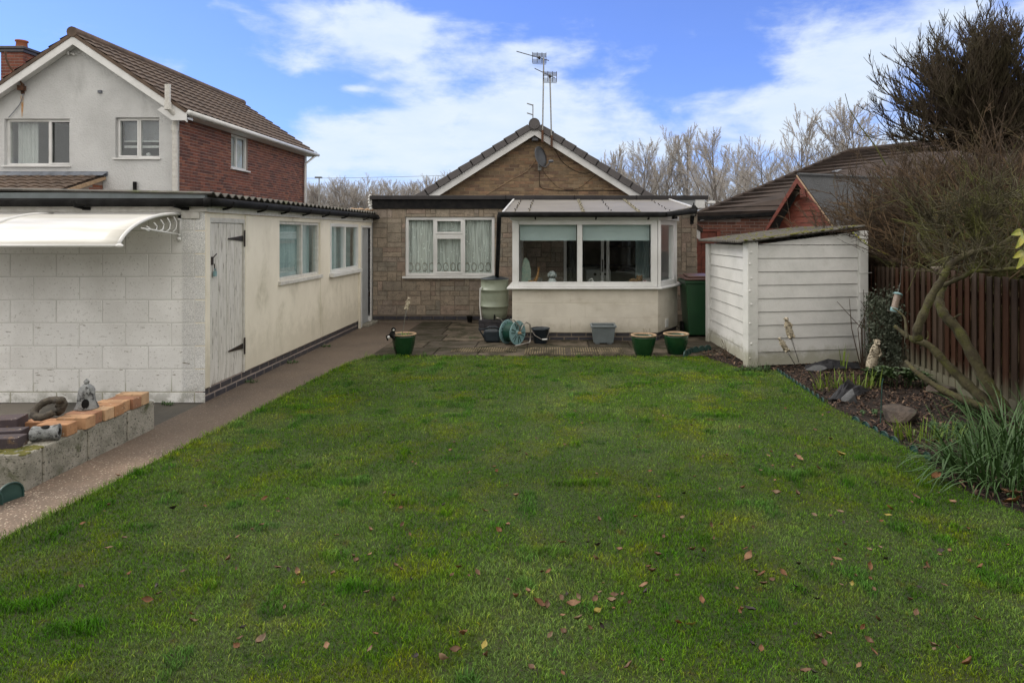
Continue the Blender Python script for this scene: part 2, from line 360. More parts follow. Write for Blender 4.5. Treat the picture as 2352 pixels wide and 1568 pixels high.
MT['browncoil'] = mat('dirty_brown_resin', (.09, .075, .055), .85, (.04, .032, .025), 30, bump=1, bs=60, bd=.012)
MT['orange_brick'] = mat('loose_orange_brick', (1, 1, 1), .85, ns=9, attr=True, bump=.5, bs=70, fine=((.6, .5, .38), 30, (.64, .74)), stain=(.16, .10, .055), sns=16, sth=(.55, .68))
MT['rock'] = mat('garden_rock', (.095, .072, .056), .9, (.04, .032, .026), 8, bump=.9, bs=18, bd=.03)
MT['rockgrey'] = mat('grey_slate_rock', (.13, .135, .14), .8, (.07, .07, .072), 8, bump=.7, bs=18, bd=.02)
MT['membrane'] = mat('black_weed_membrane', (.012, .013, .017), .7, (.04, .04, .045), 10, bump=.4)
MT['mulch'] = mat('bark_mulch', (.014, .009, .006), .95, (.03, .017, .011), 30, bump=1, bs=55, bd=.03, fine=((.08, .045, .026), 45, (.62, .7)))
MT['chip'] = mat('bark_chip', (1, 1, 1), .9, ns=20, attr=True)
MT['bark'] = mat('mossy_bark', (.085, .075, .035), .9, (.045, .035, .02), 9, bump=.9, bs=45, bd=.015, stain=(.1, .105, .02), sns=5, sth=(.48, .65), fine=((.25, .25, .18), 60, (.7, .78)))
MT['twig_brown'] = mat('brown_twigs', (.095, .062, .038), .9, (.045, .032, .018), 2)
MT['twig_red'] = mat('reddish_twigs', (.16, .098, .052), .9, (.075, .062, .026), 1.8)
MT['twig_green'] = mat('olive_twigs', (.11, .11, .03), .9, (.06, .06, .02), 2)
MT['broom'] = mat('dark_broom_twigs', (.055, .038, .024), .9, (.06, .05, .022), 2.5)
MT['poplar'] = mat('pale_hazed_bark', (.46, .425, .39), .95, (.33, .30, .275), .5)  # pale bark, with distance haze put into the colour too
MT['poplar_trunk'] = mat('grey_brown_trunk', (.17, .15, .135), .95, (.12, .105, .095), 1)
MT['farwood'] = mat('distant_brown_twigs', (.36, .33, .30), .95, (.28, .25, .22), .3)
MT['leafdark'] = mat('dark_evergreen_leaf', (.03, .06, .015), .5, (.05, .085, .025), 12)
MT['leafivy'] = mat('grey_green_leaf', (.05, .065, .04), .6, (.085, .1, .065), 10)
MT['shoot'] = mat('fresh_green_shoots', (.16, .23, .02), .5, (.09, .15, .015), 9)
MT['strap'] = mat('strap_leaves', (.028, .075, .012), .6, (.05, .10, .025), 7)
MT['yellowleaf'] = mat('yellow_green_leaf', (.42, .38, .04), .5, (.16, .24, .03), 14)
MT['grey_cam'] = mat('grey_enamel', (.12, .13, .145), .4, (.1, .105, .115), 8)
MT['lampglass'] = mat('dull_lantern_glass', (.16, .15, .13), .15)
MT['brass'] = mat('old_brass', (.2, .2, .19), .4, metal=.5)
MT['blind'] = mat('teal_grey_roller_blind', (.50, .60, .60), .8, (.45, .54, .54), 3)
MT['vblind'] = mat('dark_patterned_curtain', (.10, .1, .075), .9, (.03, .03, .022), 30, stretch=(1, 1, .3))
MT['inner'] = mat('plaster_inside', (.5, .46, .36), .9)
MT['innerdark'] = mat('dark_units_inside', (.05, .045, .035), .6, (.08, .07, .05), 4)
MT['white_app'] = mat('white_appliance', (.65, .65, .63), .3)
MT['sheet'] = mat('pale_teal_cloth', (.40, .50, .50), .9, (.25, .34, .35), 3, stretch=(1, 2, .5))
MT['curtain'] = mat('pale_grey_curtain', (.5, .52, .51), .9, (.38, .4, .39), 5, stretch=(4, 4, .3))
MT['green_fabric'] = mat('pale_green_fabric', (.3, .42, .35), .9, (.45, .5, .42), 30)
MT['orange_orn'] = mat('orange_brown_resin', (.42, .22, .06), .5, (.2, .09, .03), 40)
MT['spot_orn'] = mat('white_spotted_resin', (.5, .55, .55), .5, stain=(.06, .09, .1), sns=22, sth=(.56, .6))
MT['plush'] = mat('brown_plush', (.2, .12, .05), .95, (.1, .06, .03), 20, bump=.8)
MT['pinkorn'] = mat('pink_speckled_ceramic', (.55, .42, .42), .5, (.25, .12, .14), 60, lo=.48, hi=.52)
def glass(name, tintc=(.97, .985, .98), extra=.0):
    m, t, b = newmat(name); t.nodes.remove(b); o = [n for n in t.nodes if n.type == 'OUTPUT_MATERIAL'][0]
    tr = t.nodes.new('ShaderNodeBsdfTransparent'); tr.inputs[0].default_value = (*tintc, 1)
    gl = t.nodes.new('ShaderNodeBsdfGlossy'); gl.inputs['Roughness'].default_value = .015; gl.inputs[0].default_value = (.9, .93, .95, 1)
    lw = t.nodes.new('ShaderNodeLayerWeight'); lw.inputs[0].default_value = .5; fr = t.nodes.new('ShaderNodeMath'); fr.operation = 'POWER'; fr.inputs[1].default_value = 4.5; t.links.new(lw.outputs['Facing'], fr.inputs[0])
    ad = t.nodes.new('ShaderNodeMath'); ad.operation = 'ADD'; ad.use_clamp = True; ad.inputs[1].default_value = extra + .045
    mx = t.nodes.new('ShaderNodeMixShader'); t.links.new(fr.outputs[0], ad.inputs[0]); t.links.new(ad.outputs[0], mx.inputs[0])
    t.links.new(tr.outputs[0], mx.inputs[1]); t.links.new(gl.outputs[0], mx.inputs[2]); t.links.new(mx.outputs[0], o.inputs[0]); return m
MT['glass'] = glass('window_glass'); MT['glass_side'] = glass('dusty_glass', (.92, .96, .96), .02)
def lace():
    m, t, b = newmat('lace_net'); n = NT(t)
    b.inputs['Base Color'].default_value = (.78, .84, .80, 1); b.inputs['Roughness'].default_value = .95
    sp = t.nodes.new('ShaderNodeSeparateXYZ'); t.links.new(n.pos, sp.inputs[0])
    fx = n.math('SUBTRACT', n.math('FRACT', n.math('MULTIPLY', sp.outputs[0], 7.5)), .5)
    dz = n.math('MULTIPLY', n.math('SUBTRACT', sp.outputs[2], 1.02), 4.4)
    r = n.math('SQRT', n.math('ADD', n.math('MULTIPLY', fx, fx), n.math('MULTIPLY', dz, dz)))
    ring = n.math('MULTIPLY', n.ramp(r, .26, .31), n.ramp(r, .36, .41, 1, 0))
    flower = n.ramp(n.voro(14, vec=n.map((1, 0, .9))).outputs['Distance'], .16, .2, 1, 0)
    a = n.ramp(n.noise(9, 3, .5, n.map((6, 1, .25))), .35, .65, .5, .85)
    a = n.math('ADD', a, n.math('MULTIPLY', flower, .3)); a = n.math('SUBTRACT', a, n.math('MULTIPLY', ring, .5), True)
    t.links.new(a, b.inputs['Alpha']); return m
MT['lace'] = lace()
def canopy_mat():
    m, t, b = newmat('milky_polycarbonate'); n = NT(t)
    c = n.mix(n.ramp(n.noise(2, 6, .6, n.map((.6, 4, 4))), .4, .7), (.78, .77, .72), (.62, .60, .54)); t.links.new(c, b.inputs['Base Color'])
    b.inputs['Roughness'].default_value = .3; b.inputs['Alpha'].default_value = .9; return m
MT['canopy'] = canopy_mat()
def path_mat():
    m, t, b = newmat('pink_aggregate_concrete'); n = NT(t)
    c = n.mix(n.ramp(n.noise(1.6, 7, .6), .35, .7), (.205, .148, .105), (.115, .085, .062))
    v = n.voro(75); h = t.nodes.new('ShaderNodeSeparateColor'); t.links.new(v.outputs['Color'], h.inputs[0])
    sel = n.math('MULTIPLY', n.ramp(v.outputs['Distance'], .3, .42, 1, 0), n.ramp(h.outputs[0], .45, .6))
    c = n.mix(n.math('MULTIPLY', sel, .75), c, (.34, .235, .175))
    sel2 = n.math('MULTIPLY', n.ramp(v.outputs['Distance'], .3, .42, 1, 0), n.ramp(h.outputs[1], .78, .85)); c = n.mix(sel2, c, (.5, .42, .32))
    sp = t.nodes.new('ShaderNodeSeparateXYZ'); t.links.new(n.pos, sp.inputs[0])
    damp = n.math('MULTIPLY', n.ramp(n.math('ADD', sp.outputs[1], n.math('MULTIPLY', n.noise(1.2, 4), 2.5)), 5.3, 6.6), .6)
    c = n.mix(damp, c, (.072, .056, .043))
    c = n.mix(n.ramp(n.noise(3, 8, .7, n.map((1, 1, 1), (4, 1, 0))), .63, .72), c, (.05, .055, .02))
    t.links.new(c, b.inputs['Base Color']); b.inputs['Roughness'].default_value = .75
    t.links.new(n.bump(v.outputs['Distance'], .6, .006), b.inputs['Normal']); return m
MT['path'] = path_mat()
MT['slab'] = mat('mossy_paving_slab', (1, 1, 1), .85, ns=6, attr=True, bump=.6, bs=70, stain=(.035, .032, .018), sns=4.5, sth=(.42, .62), fine=((.3, .26, .2), 50, (.66, .74)), spec=.2)
def lawncol(n, t):
    G_=1.0
    a = n.ramp(n.noise(.9, 5, .6), .35, .68); b_ = n.ramp(n.noise(1.9, 6, .65, n.map((1, 1, 1), (5, 9, 0))), .46, .66)
    c_ = n.ramp(n.noise(2.6, 6, .6, n.map((.55, .55, 1), (1, 4, 0))), .44, .62)
    c = n.mix(a, (.070, .168, .004), (.112, .212, .022)); c = n.mix(n.math('MULTIPLY', b_, .9), c, (.19, .235, .008)); c = n.mix(n.math('MULTIPLY', c_, .6), c, (.165, .24, .07))
    c = n.mix(n.ramp(n.noise(4.5, 5, .6, n.map((1, 1, 1), (2, 2, 2))), .56, .7), c, (.045, .12, .006)); c = n.mix(n.ramp(n.noise(7, 5, .6, n.map((1, 1, 1), (7, 2, 4))), .6, .74), c, (.15, .13, .03)); c = n.mix(n.ramp(n.noise(.55, 4, .55, n.map((1, 1, 1), (3, 8, 1))), .35, .65, .0, .5), c, (.04, .10, .002)); return c
def lawn_mats():
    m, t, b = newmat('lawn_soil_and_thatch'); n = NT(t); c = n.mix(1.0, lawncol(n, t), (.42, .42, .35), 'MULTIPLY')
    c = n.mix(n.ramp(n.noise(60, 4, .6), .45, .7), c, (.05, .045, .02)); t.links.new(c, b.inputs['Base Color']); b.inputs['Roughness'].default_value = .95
    t.links.new(n.bump(n.noise(90, 5, .7), 1, .02), b.inputs['Normal'])
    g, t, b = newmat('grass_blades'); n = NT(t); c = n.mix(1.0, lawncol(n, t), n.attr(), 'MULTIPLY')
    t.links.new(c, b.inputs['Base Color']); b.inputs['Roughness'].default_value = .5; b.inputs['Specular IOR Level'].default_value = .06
    return m, g
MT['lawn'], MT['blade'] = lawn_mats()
def splash(m, hgt, col, amt):
    t = m.node_tree; b = [q for q in t.nodes if q.type == 'BSDF_PRINCIPLED'][0]; n = NT(t); src = b.inputs['Base Color'].links[0].from_socket
    sp = t.nodes.new('ShaderNodeSeparateXYZ'); t.links.new(n.pos, sp.inputs[0])
    f = n.math('MULTIPLY', n.ramp(n.math('SUBTRACT', sp.outputs[2], n.math('MULTIPLY', n.noise(7, 6, .7), hgt)), -hgt * .25, hgt * .25, 1, 0), amt)
    t.links.new(n.mix(f, src, col), b.inputs['Base Color'])
splash(MT['conc_white'], .34, (.30, .29, .20), .75); splash(MT['cream'], .9, (.50, .46, .36), .5); splash(MT['cream_block'], .45, (.40, .36, .27), .6)
_t = MT['poly'].node_tree; [q for q in _t.nodes if q.type == 'BSDF_PRINCIPLED'][0].inputs['Alpha'].default_value = .72
MT['ground'] = mat('rough_ground', (.06, .065, .03), .95, (.045, .04, .025), .4)
MT['yard'] = mat('damp_concrete_yard', (.10, .09, .075), .8, (.05, .047, .04), 1.6, bump=.4, bs=70, stain=(.17, .15, .125), sns=1.1, sth=(.5, .62), fine=((.2, .18, .15), 80, (.66, .74)))

rnd = random.Random(11)
# ================================================================== THE SETTING
def sheet(name, pts, z, m, kind='structure'):
    b = MB(); b.add([(p[0], p[1], z) for p in pts], [tuple(range(len(pts)))]); o = b.build(name, m); tag(o, kind=kind); return o
sheet('ground', [(-900, -60), (900, -60), (900, 1400), (-900, 1400)], -.05, MT['ground'])
lawn_left = [(0, 1240), (150, 1165), (380, 1047), (560, 957), (720, 873), (800, 833)]
lawn_right = [(1700, 846), (1790, 852), (1850, 896), (1920, 940), (1990, 978), (2060, 1016), (2130, 1056), (2165, 1100), (2230, 1135), (2352, 1180)]
LL = [G(*p) for p in lawn_left]; LR = [G(*p) for p in lawn_right]
LAWN = [Vector((-3.15, 1.2, 0))] + LL + [Vector((-2.5, 8.80, 0)), Vector((1.4, 8.78, 0)), Vector((2.0, 8.75, 0))] + LR + [Vector((4.1, 3.3, 0)), Vector((4.1, 1.2, 0))]
sheet('lawn', LAWN, .004, MT['lawn'])
pl = [(-3.44, 1.0), (-3.1, 1.0), (-3.05, 3.4)] + [(p.x + .03, p.y) for p in LL] + [(-2.5, 8.85), (-2.5, 12.28), (-3.44, 12.28)]
sheet('path', pl, 0.0, MT['path'])
sheet('yard', [(-9, 1.0), (-3.44, 1.0), (-3.44, 6.46), (-9, 6.46)], -.004, MT['yard'])
# bed of bark mulch
bed = [(p.x, p.y) for p in LR[1:]] + [(4.12, 3.3), (4.12, 10.6), (2.2, 10.6), (2.2, 8.9), (2.3, 8.75)]
sheet('bed_soil', [(2.0, 8.75)] + [(p.x, p.y) for p in LR] + [(4.12, 3.3), (4.12, 12.2), (2.66, 12.2), (2.66, 10.2), (2.0, 9.35)], .001, MT['mulch'])

# patio slabs (one sheet of individually toned slabs)
mb = MB(Matrix(((1, 0, 0, 0), (0, 0, 1, 0), (0, -1, 0, .0), (0, 0, 0, 1))))    # local x->X, z->Y, -y->Z
pr = random.Random(3); rects = []; y = 8.86; row = 0
for h in (.60, .60, .62, .75, .80):
    x = -2.48 - pr.random() * .3
    while x < 2.9:
        wd = pr.choice([.6, .75, .9]); rects.append((max(x, -2.48), y, min(x + wd - .012, 2.9), y + h - .012)); x += wd
    y += h
mb.M = Matrix(((1, 0, 0, 0), (0, 0, 1, 0), (0, -1, 0, -.012), (0, 0, 0, 1)))
mb.blocks(rects, .024, .008, [(.10, .08, .06), (.078, .064, .05), (.125, .10, .074), (.068, .056, .043)], pr, .15)
mb.v = [(x, y_, z + .0045 * math.sin(x * 2.1 + 1.3) * math.sin(y_ * 3.3)) for x, y_, z in mb.v]
for q in [(-.42, 8.9, .16, 9.42), (-1.45, 9.1, -.5, 9.42), (.22, 9.08, 1.0, 9.42), (.22, 8.9, 1.0, 9.0)]:     # ribbed slabs
    n = int((q[2] - q[0]) / .034)
    for i in range(n): mb.box(q[0] + i * .034, -.022, q[1], q[0] + i * .034 + .016, -.033, q[3], (.19, .155, .095))
patio = mb.build('patio', MT['slab']); tag(patio, kind='structure')
sheet('patio_base', [(-2.5, 8.84), (2.66, 8.84), (2.66, 12.28), (-2.5, 12.28)], -.001, MT['soil'])

# ------------------------------------------------------------------ grass
def inside(px, py, poly):
    ins = np.zeros(len(px), bool); n = len(poly)
    for i in range(n):
        x0, y0 = poly[i][0], poly[i][1]; x1, y1 = poly[(i + 1) % n][0], poly[(i + 1) % n][1]
        c = ((y0 > py) != (y1 > py)) & (px < (x1 - x0) * (py - y0) / (y1 - y0 + 1e-12) + x0); ins ^= c
    return ins
rs = np.random.RandomState(5)
def vnoise(X, Y, cell, seed):
    g = np.random.RandomState(seed).rand(256, 256); x = X / cell + 100; y = Y / cell + 100; i = np.floor(x).astype(int); j = np.floor(y).astype(int); fx = x - i; fy = y - j
    fx = fx * fx * (3 - 2 * fx); fy = fy * fy * (3 - 2 * fy); i %= 255; j %= 255
    return (g[i, j] * (1 - fx) + g[i + 1, j] * fx) * (1 - fy) + (g[i, j + 1] * (1 - fx) + g[i + 1, j + 1] * fx) * fy
def blades(name, poly, bands, mat_, lean=.6, edge=None):
    Vs = []; Cs = []
    for (ya, yb, dens, h0, h1, wd) in bands:
        x0 = min(p[0] for p in poly) - .05; x1 = max(p[0] for p in poly) + .05
        n = int((x1 - x0) * (yb - ya) * dens); X = rs.uniform(x0, x1, n); Y = rs.uniform(ya, yb, n)
        jx = X + rs.normal(0, .02, n); jy = Y + rs.normal(0, .02, n)
        k = inside(jx, jy, poly); X, Y = X[k], Y[k]
        vis = (np.abs(X) < Y * 1.0 + .5); X, Y = X[vis], Y[vis]; n = len(X)
        clump = vnoise(X, Y, .05, 1) * .6 + vnoise(X, Y, .11, 2) * .6; big = vnoise(X, Y, .55, 3); tuft = np.clip(vnoise(X, Y, .16, 4) - .78, 0, 1) / .2
        H = (h0 + (h1 - h0) * rs.beta(2, 3, n)) * (.45 + .5 * clump + .4 * big ** 2 + 1.3 * tuft)
        if edge is not None:
            ex = np.interp(Y, edge[0], edge[1]); d = X - ex; H *= 1 + 1.1 * np.exp(-(d / .12) ** 2); 
            H *= 1 + .8 * np.exp(-((Y - 8.8) / .1) ** 2)
        a = rs.uniform(0, 2 * PI, n); ln = H * rs.uniform(.15, lean * 1.6, n); dx, dy = np.cos(a), np.sin(a)
        b = rs.uniform(0, 2 * PI, n); wx, wy = np.cos(b) * wd / 2, np.sin(b) * wd / 2
        z0 = np.full(n, .002)
        root = np.stack([X, Y, z0], 1); W = np.stack([wx, wy, 0 * wx], 1)
        mid = root + np.stack([dx * ln * .35, dy * ln * .35, H * .6], 1); tip = root + np.stack([dx * ln, dy * ln, H * rs.uniform(.75, 1, n)], 1)
        Vs.append(np.stack([root - W, root + W, mid + W * .75, mid - W * .75, tip], 1))
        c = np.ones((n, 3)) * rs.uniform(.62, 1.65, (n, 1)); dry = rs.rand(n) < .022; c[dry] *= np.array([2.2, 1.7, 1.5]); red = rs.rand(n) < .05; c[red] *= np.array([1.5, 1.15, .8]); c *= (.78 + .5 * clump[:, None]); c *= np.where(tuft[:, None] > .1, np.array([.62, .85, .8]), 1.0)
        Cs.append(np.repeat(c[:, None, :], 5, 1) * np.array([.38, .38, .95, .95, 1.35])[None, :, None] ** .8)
    V = np.concatenate(Vs); Cc = np.concatenate(Cs); n = len(V); i = np.arange(n)[:, None] * 5
    F = np.concatenate([i + np.array([[0, 1, 2, 3]]), i + np.array([[3, 2, 4, 4]])])
    # the tip triangle as a degenerate-free quad: reuse tip with small offset
    V5 = V.reshape(-1, 3); tri = i + np.array([[3, 2, 4]])
    me = bpy.data.meshes.new(name); Q = (i + np.array([[0, 1, 2, 3]]))
    me.vertices.add(len(V5)); me.vertices.foreach_set('co', V5.astype(np.float32).ravel())
    li = np.concatenate([Q.ravel(), tri.ravel()]).astype(np.int32); me.loops.add(len(li)); me.loops.foreach_set('vertex_index', li)
    st = np.concatenate([np.arange(n) * 4, 4 * n + np.arange(n) * 3]).astype(np.int32); me.polygons.add(2 * n); me.polygons.foreach_set('loop_start', st)
    ca = me.color_attributes.new('Col', 'FLOAT_COLOR', 'POINT'); arr = np.ones((len(V5), 4), np.float32); arr[:, :3] = Cc.reshape(-1, 3); ca.data.foreach_set('color', arr.ravel())
    me.update(calc_edges=True); me.materials.append(mat_); o = bpy.data.objects.new(name, me); C.objects.link(o); return o
ey = [1.2] + [p.y for p in LL]; ex = [-3.15] + [p.x for p in LL]
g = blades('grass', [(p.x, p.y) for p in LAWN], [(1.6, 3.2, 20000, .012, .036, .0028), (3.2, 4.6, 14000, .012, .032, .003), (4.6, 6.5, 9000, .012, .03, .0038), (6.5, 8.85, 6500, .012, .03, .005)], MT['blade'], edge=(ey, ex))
tag(g, 'short green and mossy grass covering the whole lawn', 'grass', kind='stuff')

# ------------------------------------------------------------------ windows
def casement(parent, Fm, w, h, cols, name='window', depth=.07, fw=.055, sill=.04, glassm=None, mbm='upvc', rows=None, sash=(), y0=.03, sillname='sill', silld=.06):
    """window in wall frame Fm (origin lower-left of opening); cols: list of x boundaries between lights; returns window part"""
    m = MT[mbm]; mb = MB(Fm); xs = [0] + list(cols) + [w]
    mb.box(0, y0, 0, fw, y0 + depth, h); mb.box(w - fw, y0, 0, w, y0 + depth, h); mb.box(fw, y0 + .001, 0, w - fw, y0 + depth - .001, fw); mb.box(fw, y0 + .001, h - fw, w - fw, y0 + depth - .001, h)
    for c in cols: mb.box(c - fw / 2, y0 + .002, fw, c + fw / 2, y0 + depth - .002, h - fw)
    for (i, zr) in (rows or []): mb.box(xs[i] + fw / 2 + .001, y0 + .003, zr - fw / 2, xs[i + 1] - fw / 2 - .001, y0 + depth - .003, zr + fw / 2)
    for (a, b, c, d) in sash:            # opening sashes stand proud
        s = .035
        mb.box(a, y0 - .015, b, a + s, y0 + .01, d); mb.box(c - s, y0 - .015, b, c, y0 + .01, d); mb.box(a + s, y0 - .0148, b, c - s, y0 + .0098, b + s); mb.box(a + s, y0 - .0148, d - s, c - s, y0 + .0098, d)
    wnd = mb.build(name, m, parent, bevel=.004)
    gp = MB(Fm); gp.box(fw * .6, y0 + depth * .5, fw * .6, w - fw * .6, y0 + depth * .5 + .004, h - fw * .6); gp.build('pane', glassm or MT['glass'], wnd)
    if sill: sb = MB(Fm); sb.box(-.04, -silld, -sill, w + .04, y0 + depth, -.001); sb.build(sillname, m, wnd, bevel=.006)
    return wnd
def pleats(Fm, x0, x1, z0, z1, y, amp=.02, n=None):
    mb = MB(Fm); n = n or max(8, int((x1 - x0) / .012)); vs = []
    for i in range(n + 1):
        x = x0 + (x1 - x0) * i / n; yy = y + amp * math.sin(x * 95 + 2 * math.sin(x * 21)) ; vs += [(x, yy, z0), (x, yy, z1)]
    mb.add(vs, [(2 * i, 2 * i + 2, 2 * i + 3, 2 * i + 1) for i in range(n)]); return mb

# ================================================================== THE BUNGALOW
YW = 12.26
bung = thing('bungalow', 'stone clad bungalow with brown brick gable, flat roofed extension and white bay window', 'bungalow', (-.4, YW, 0))
Fw = frame((-3.40, YW, 0), (1, 0, 0)); Lw = 6.04; Hw = 2.12
win_l = (-2.80 + 3.40, .86, -1.13 + 3.40, 1.965); door_in = (.16 + 3.40, .12, 2.0 + 3.40, 2.0)
mb = MB(Fw); wallbox(mb, Lw, Hw, [win_l, door_in], .28); wl = mb.build('wall', MT['mortar_dark'], bung)
mb = MB(Fw); sr = random.Random(21)
pal = [(.29, .235, .175), (.275, .225, .168), (.262, .222, .17), (.295, .225, .175), (.25, .22, .175), (.285, .24, .185), (.245, .208, .163), (.30, .245, .185), (.27, .222, .18)]
mb.blocks(cut(ashlar(Lw, Hw, sr, .09, .14), [win_l, door_in]), .009, .004, pal, sr, .5)
mb.build('stone_cladding', MT['stone'], bung)
mb = MB(Fw); mb.blocks(bricks(2.75, .12, .225, .075, .01, .05), .02, .003, [(1, 1, 1)], sr); mb.build('damp_course_bricks', MT['blue_brick'], bung)
mb = MB(Matrix.Translation((2.64, YW, 0))); mb.M = frame((2.641, YW, 0), (0, 1, 0))
mb.blocks(ashlar(2.6, Hw, sr, .105, .14), .012, .006, pal, sr, .5); mb.build('side_cladding', MT['stone'], bung)
for xa, xb in ((2.40, 2.64), (-3.40, -3.16)): mb = MB(); mb.box(xa, YW + .28, 0, xb, YW + 2.6, Hw); mb.build('side_wall', MT['mortar_dark'], bung)
# flat roof with dark trim and bitumen band
mb = MB(); mb.box(-3.44, YW - .10, 2.285, 2.84, YW + 2.75, 2.36); rf = mb.build('flat_roof', MT['fascia_dark'], bung, bevel=.008)
mb = MB()
for x in (-.92, .35, 1.5): mb = MB(); mb.box(x, YW - .106, 2.28, x + .012, YW - .10, 2.365); mb.build('trim_joint', MT['black'], rf)
mb = MB(); mb.box(-3.41, YW - .05, 2.12, 2.2, YW + .2, 2.285); mb.build('bitumen_band', MT['bitumen'], bung)
mb = MB(); mb.box(2.2, YW - .06, 2.115, 2.6, YW + .2, 2.284); mb.build('grey_fascia', MT['fascia_grey'], bung)
mb = MB(); mb.box(2.6, YW - .085, 2.125, 2.78, YW + 2.6, 2.283); mb.build('fascia_end_box', MT['upvc'], bung, bevel=.004)
mb = MB(); 
for i in range(14):
    a = i * .21; mb.ball((-3.43 + .03 * math.sin(a * 9), YW - .04 + .015 * (i % 3), 2.12 + .018 * i), .028, 7, 5)
mb.build('mortar_smear', MT['conc_white'], bung)
# window with lace curtain
Fl = frame((-2.80, YW, .86), (1, 0, 0)); w_, h_ = 1.67, 1.105
wn_ = casement(bung, Fl, w_, h_, [.545, 1.085], rows=[(1, .76)], sash=[(.56, .05, 1.07, .73), (.56, .79, 1.07, 1.06)], silld=.08)
pleats(Fl, .04, 1.63, .03, 1.07, .16, .012).build('lace_curtain', MT['lace'], wn_, smooth=True)
mb = MB(Fl); mb.box(-.3, .7, -.9, 2.0, .75, 1.2); mb.build('room_back', MT['inner'], bung)
# main gable
YG = 14.9; gx, gz = -.46, 4.02; sl_ = .633
Fg = frame((gx - 3.5, YG, 0), (1, 0, 0))
mb = MB(); mb.prism([(gx - 3.4, YG, 0), (gx + 3.4, YG, 0), (gx + 3.4, YG, gz - 3.4 * sl_), (gx, YG, gz - .02), (gx - 3.4, YG, gz - 3.4 * sl_)], (0, .25, 0)); mb.build('gable_wall', MT['mortar_light'], bung)
gb = random.Random(9); keep = []
for (x0, z0, x1, z1) in bricks(7.0, 4.1, z0=2.1):
    zz = lambda x: gz - abs(x - 3.5) * sl_ - .02
    if min(zz(x0), zz(x1)) > z1 - .05 and z1 < gz: keep.append((x0, z0, x1, min(z1, min(zz(x0), zz(x1)))))
keep = [r for r in keep if r[3] - r[1] > .015]
mb = MB(Fg); mb.blocks(keep, .008, .003, [(.25, .172, .10), (.22, .15, .088), (.28, .19, .11), (.19, .125, .08), (.26, .16, .095), (.235, .17, .105), (.165, .105, .07)], gb, .3); mb.build('gable_brickwork', MT['brick'], bung)
mb = MB(); mb.box(gx - 3.4, YG + .25, 0, gx - 3.15, YG + 9, 2.0); mb.box(gx + 3.15, YG + .25, 0, gx + 3.4, YG + 9, 2.0)
mb.prism([(gx - 3.4, YG + 9, 0), (gx + 3.4, YG + 9, 0), (gx + 3.4, YG + 9, gz - 3.4 * sl_), (gx, YG + 9, gz - .02), (gx - 3.4, YG + 9, gz - 3.4 * sl_)], (0, .25, 0)); mb.build('rear_walls', MT['brick'], bung)
mb = MB()
for s in (-1, 1):
    mb.prism([(gx, YG - .28, gz + .03), (gx + s * 3.75, YG - .28, gz + .03 - 3.75 * sl_), (gx + s * 3.75, YG - .28, gz + .13 - 3.75 * sl_), (gx, YG - .28, gz + .13)], (0, 9.7, 0))
rf = mb.build('tiled_roof', MT['tile_grey'], bung)
ridge = MB(Matrix.Translation((gx, 0, gz + .06)) @ Matrix.Rotation(PI / 2, 4, 'X')); ridge.lathe([(.13, -YG + .31), (.13, -YG - 9.5)], n=20); ridge.build('ridge_cap', MT['verge'], rf, smooth=False)
mb = MB()
for s in (-1, 1):
    mb.prism([(gx, YG - .25, gz + .02), (gx + s * 3.7, YG - .25, gz + .02 - 3.7 * sl_), (gx + s * 3.7, YG - .25, gz - .17 - 3.7 * sl_), (gx, YG - .25, gz - .17)], (0, .03, 0))
    mb.prism([(gx, YG - .22, gz - .02), (gx + s * 3.7, YG - .22, gz - .02 - 3.7 * sl_), (gx + s * 3.7, YG - .22, gz - .05 - 3.7 * sl_), (gx, YG - .22, gz - .05)], (0, .21, 0))
mb.build('bargeboard', MT['upvc'], bung)
an = math.atan(sl_)
for s in (-1, 1):          # verge caps step down both slopes
    for i in range(13):
        L = .335; d0 = .10 + i * .30; b = MB(Matrix.Translation((gx, YG - .31, gz + .02)) @ Matrix.Rotation(s * an, 4, 'Y'))
        x0, x1 = (d0, d0 + L) if s > 0 else (-d0 - L, -d0); t0, t1 = (.115, .135)
        za, zb = (t0, t1) if s > 0 else (t1, t0)
        pts = [(x0, 0, -.02), (x1, 0, -.02), (x1, 0, zb), (x0, 0, za)]
        b.prism(pts, (0, .14, 0)); b.build('verge_cap', MT['verge'], rf if False else bung, bevel=.006)
b = MB(Matrix.Translation((gx, YG - .33, gz + .075)) @ Matrix.Rotation(PI / 2, 4, 'X')); b.lathe([(.118, 0), (.122, .01), (.122, -.06)], n=28); b.build('ridge_end_disc', MT['verge'], bung)
b = MB(); mb = MB()
for p in [(-.05, .03), (0, .03), (.05, .03)]: mb = MB(); mb.ball((gx + p[0], YG - .345, gz + .075 - .03 - p[1]), .006, 6, 4); mb.build('screw', MT['black'], bung)
def cable(pts, r, name='cable', m='black', parent=bung):
    P = [Vector(p) for p in pts]; out = []
    for i in range(len(P) - 1):
        p0, p1, p2, p3 = P[max(i - 1, 0)], P[i], P[i + 1], P[min(i + 2, len(P) - 1)]
        for k in range(6):
            t = k / 6; out.append(.5 * ((2 * p1) + (-p0 + p2) * t + (2 * p0 - 5 * p1 + 4 * p2 - p3) * t * t + (-p0 + 3 * p1 - 3 * p2 + p3) * t ** 3))
    out.append(P[-1]); mb = MB(); mb.tube(out, r, 6); return mb.build(name, MT[m], parent, smooth=True)
yc = YG - .025
cable([at(1240, 350, yc), at(1213, 390, yc), at(1170, 415, yc), at(1112, 450, yc)], .007, m='terra')
cable([at(1240, 385, yc), at(1239, 420, yc), at(1248, 433, yc), at(1300, 438, yc), at(1380, 437, yc), at(1440, 439, yc)], .006)
cable([at(1243, 388, yc), at(1265, 415, yc), at(1290, 434, yc), at(1330, 432, yc), at(1372, 398, yc)], .004)
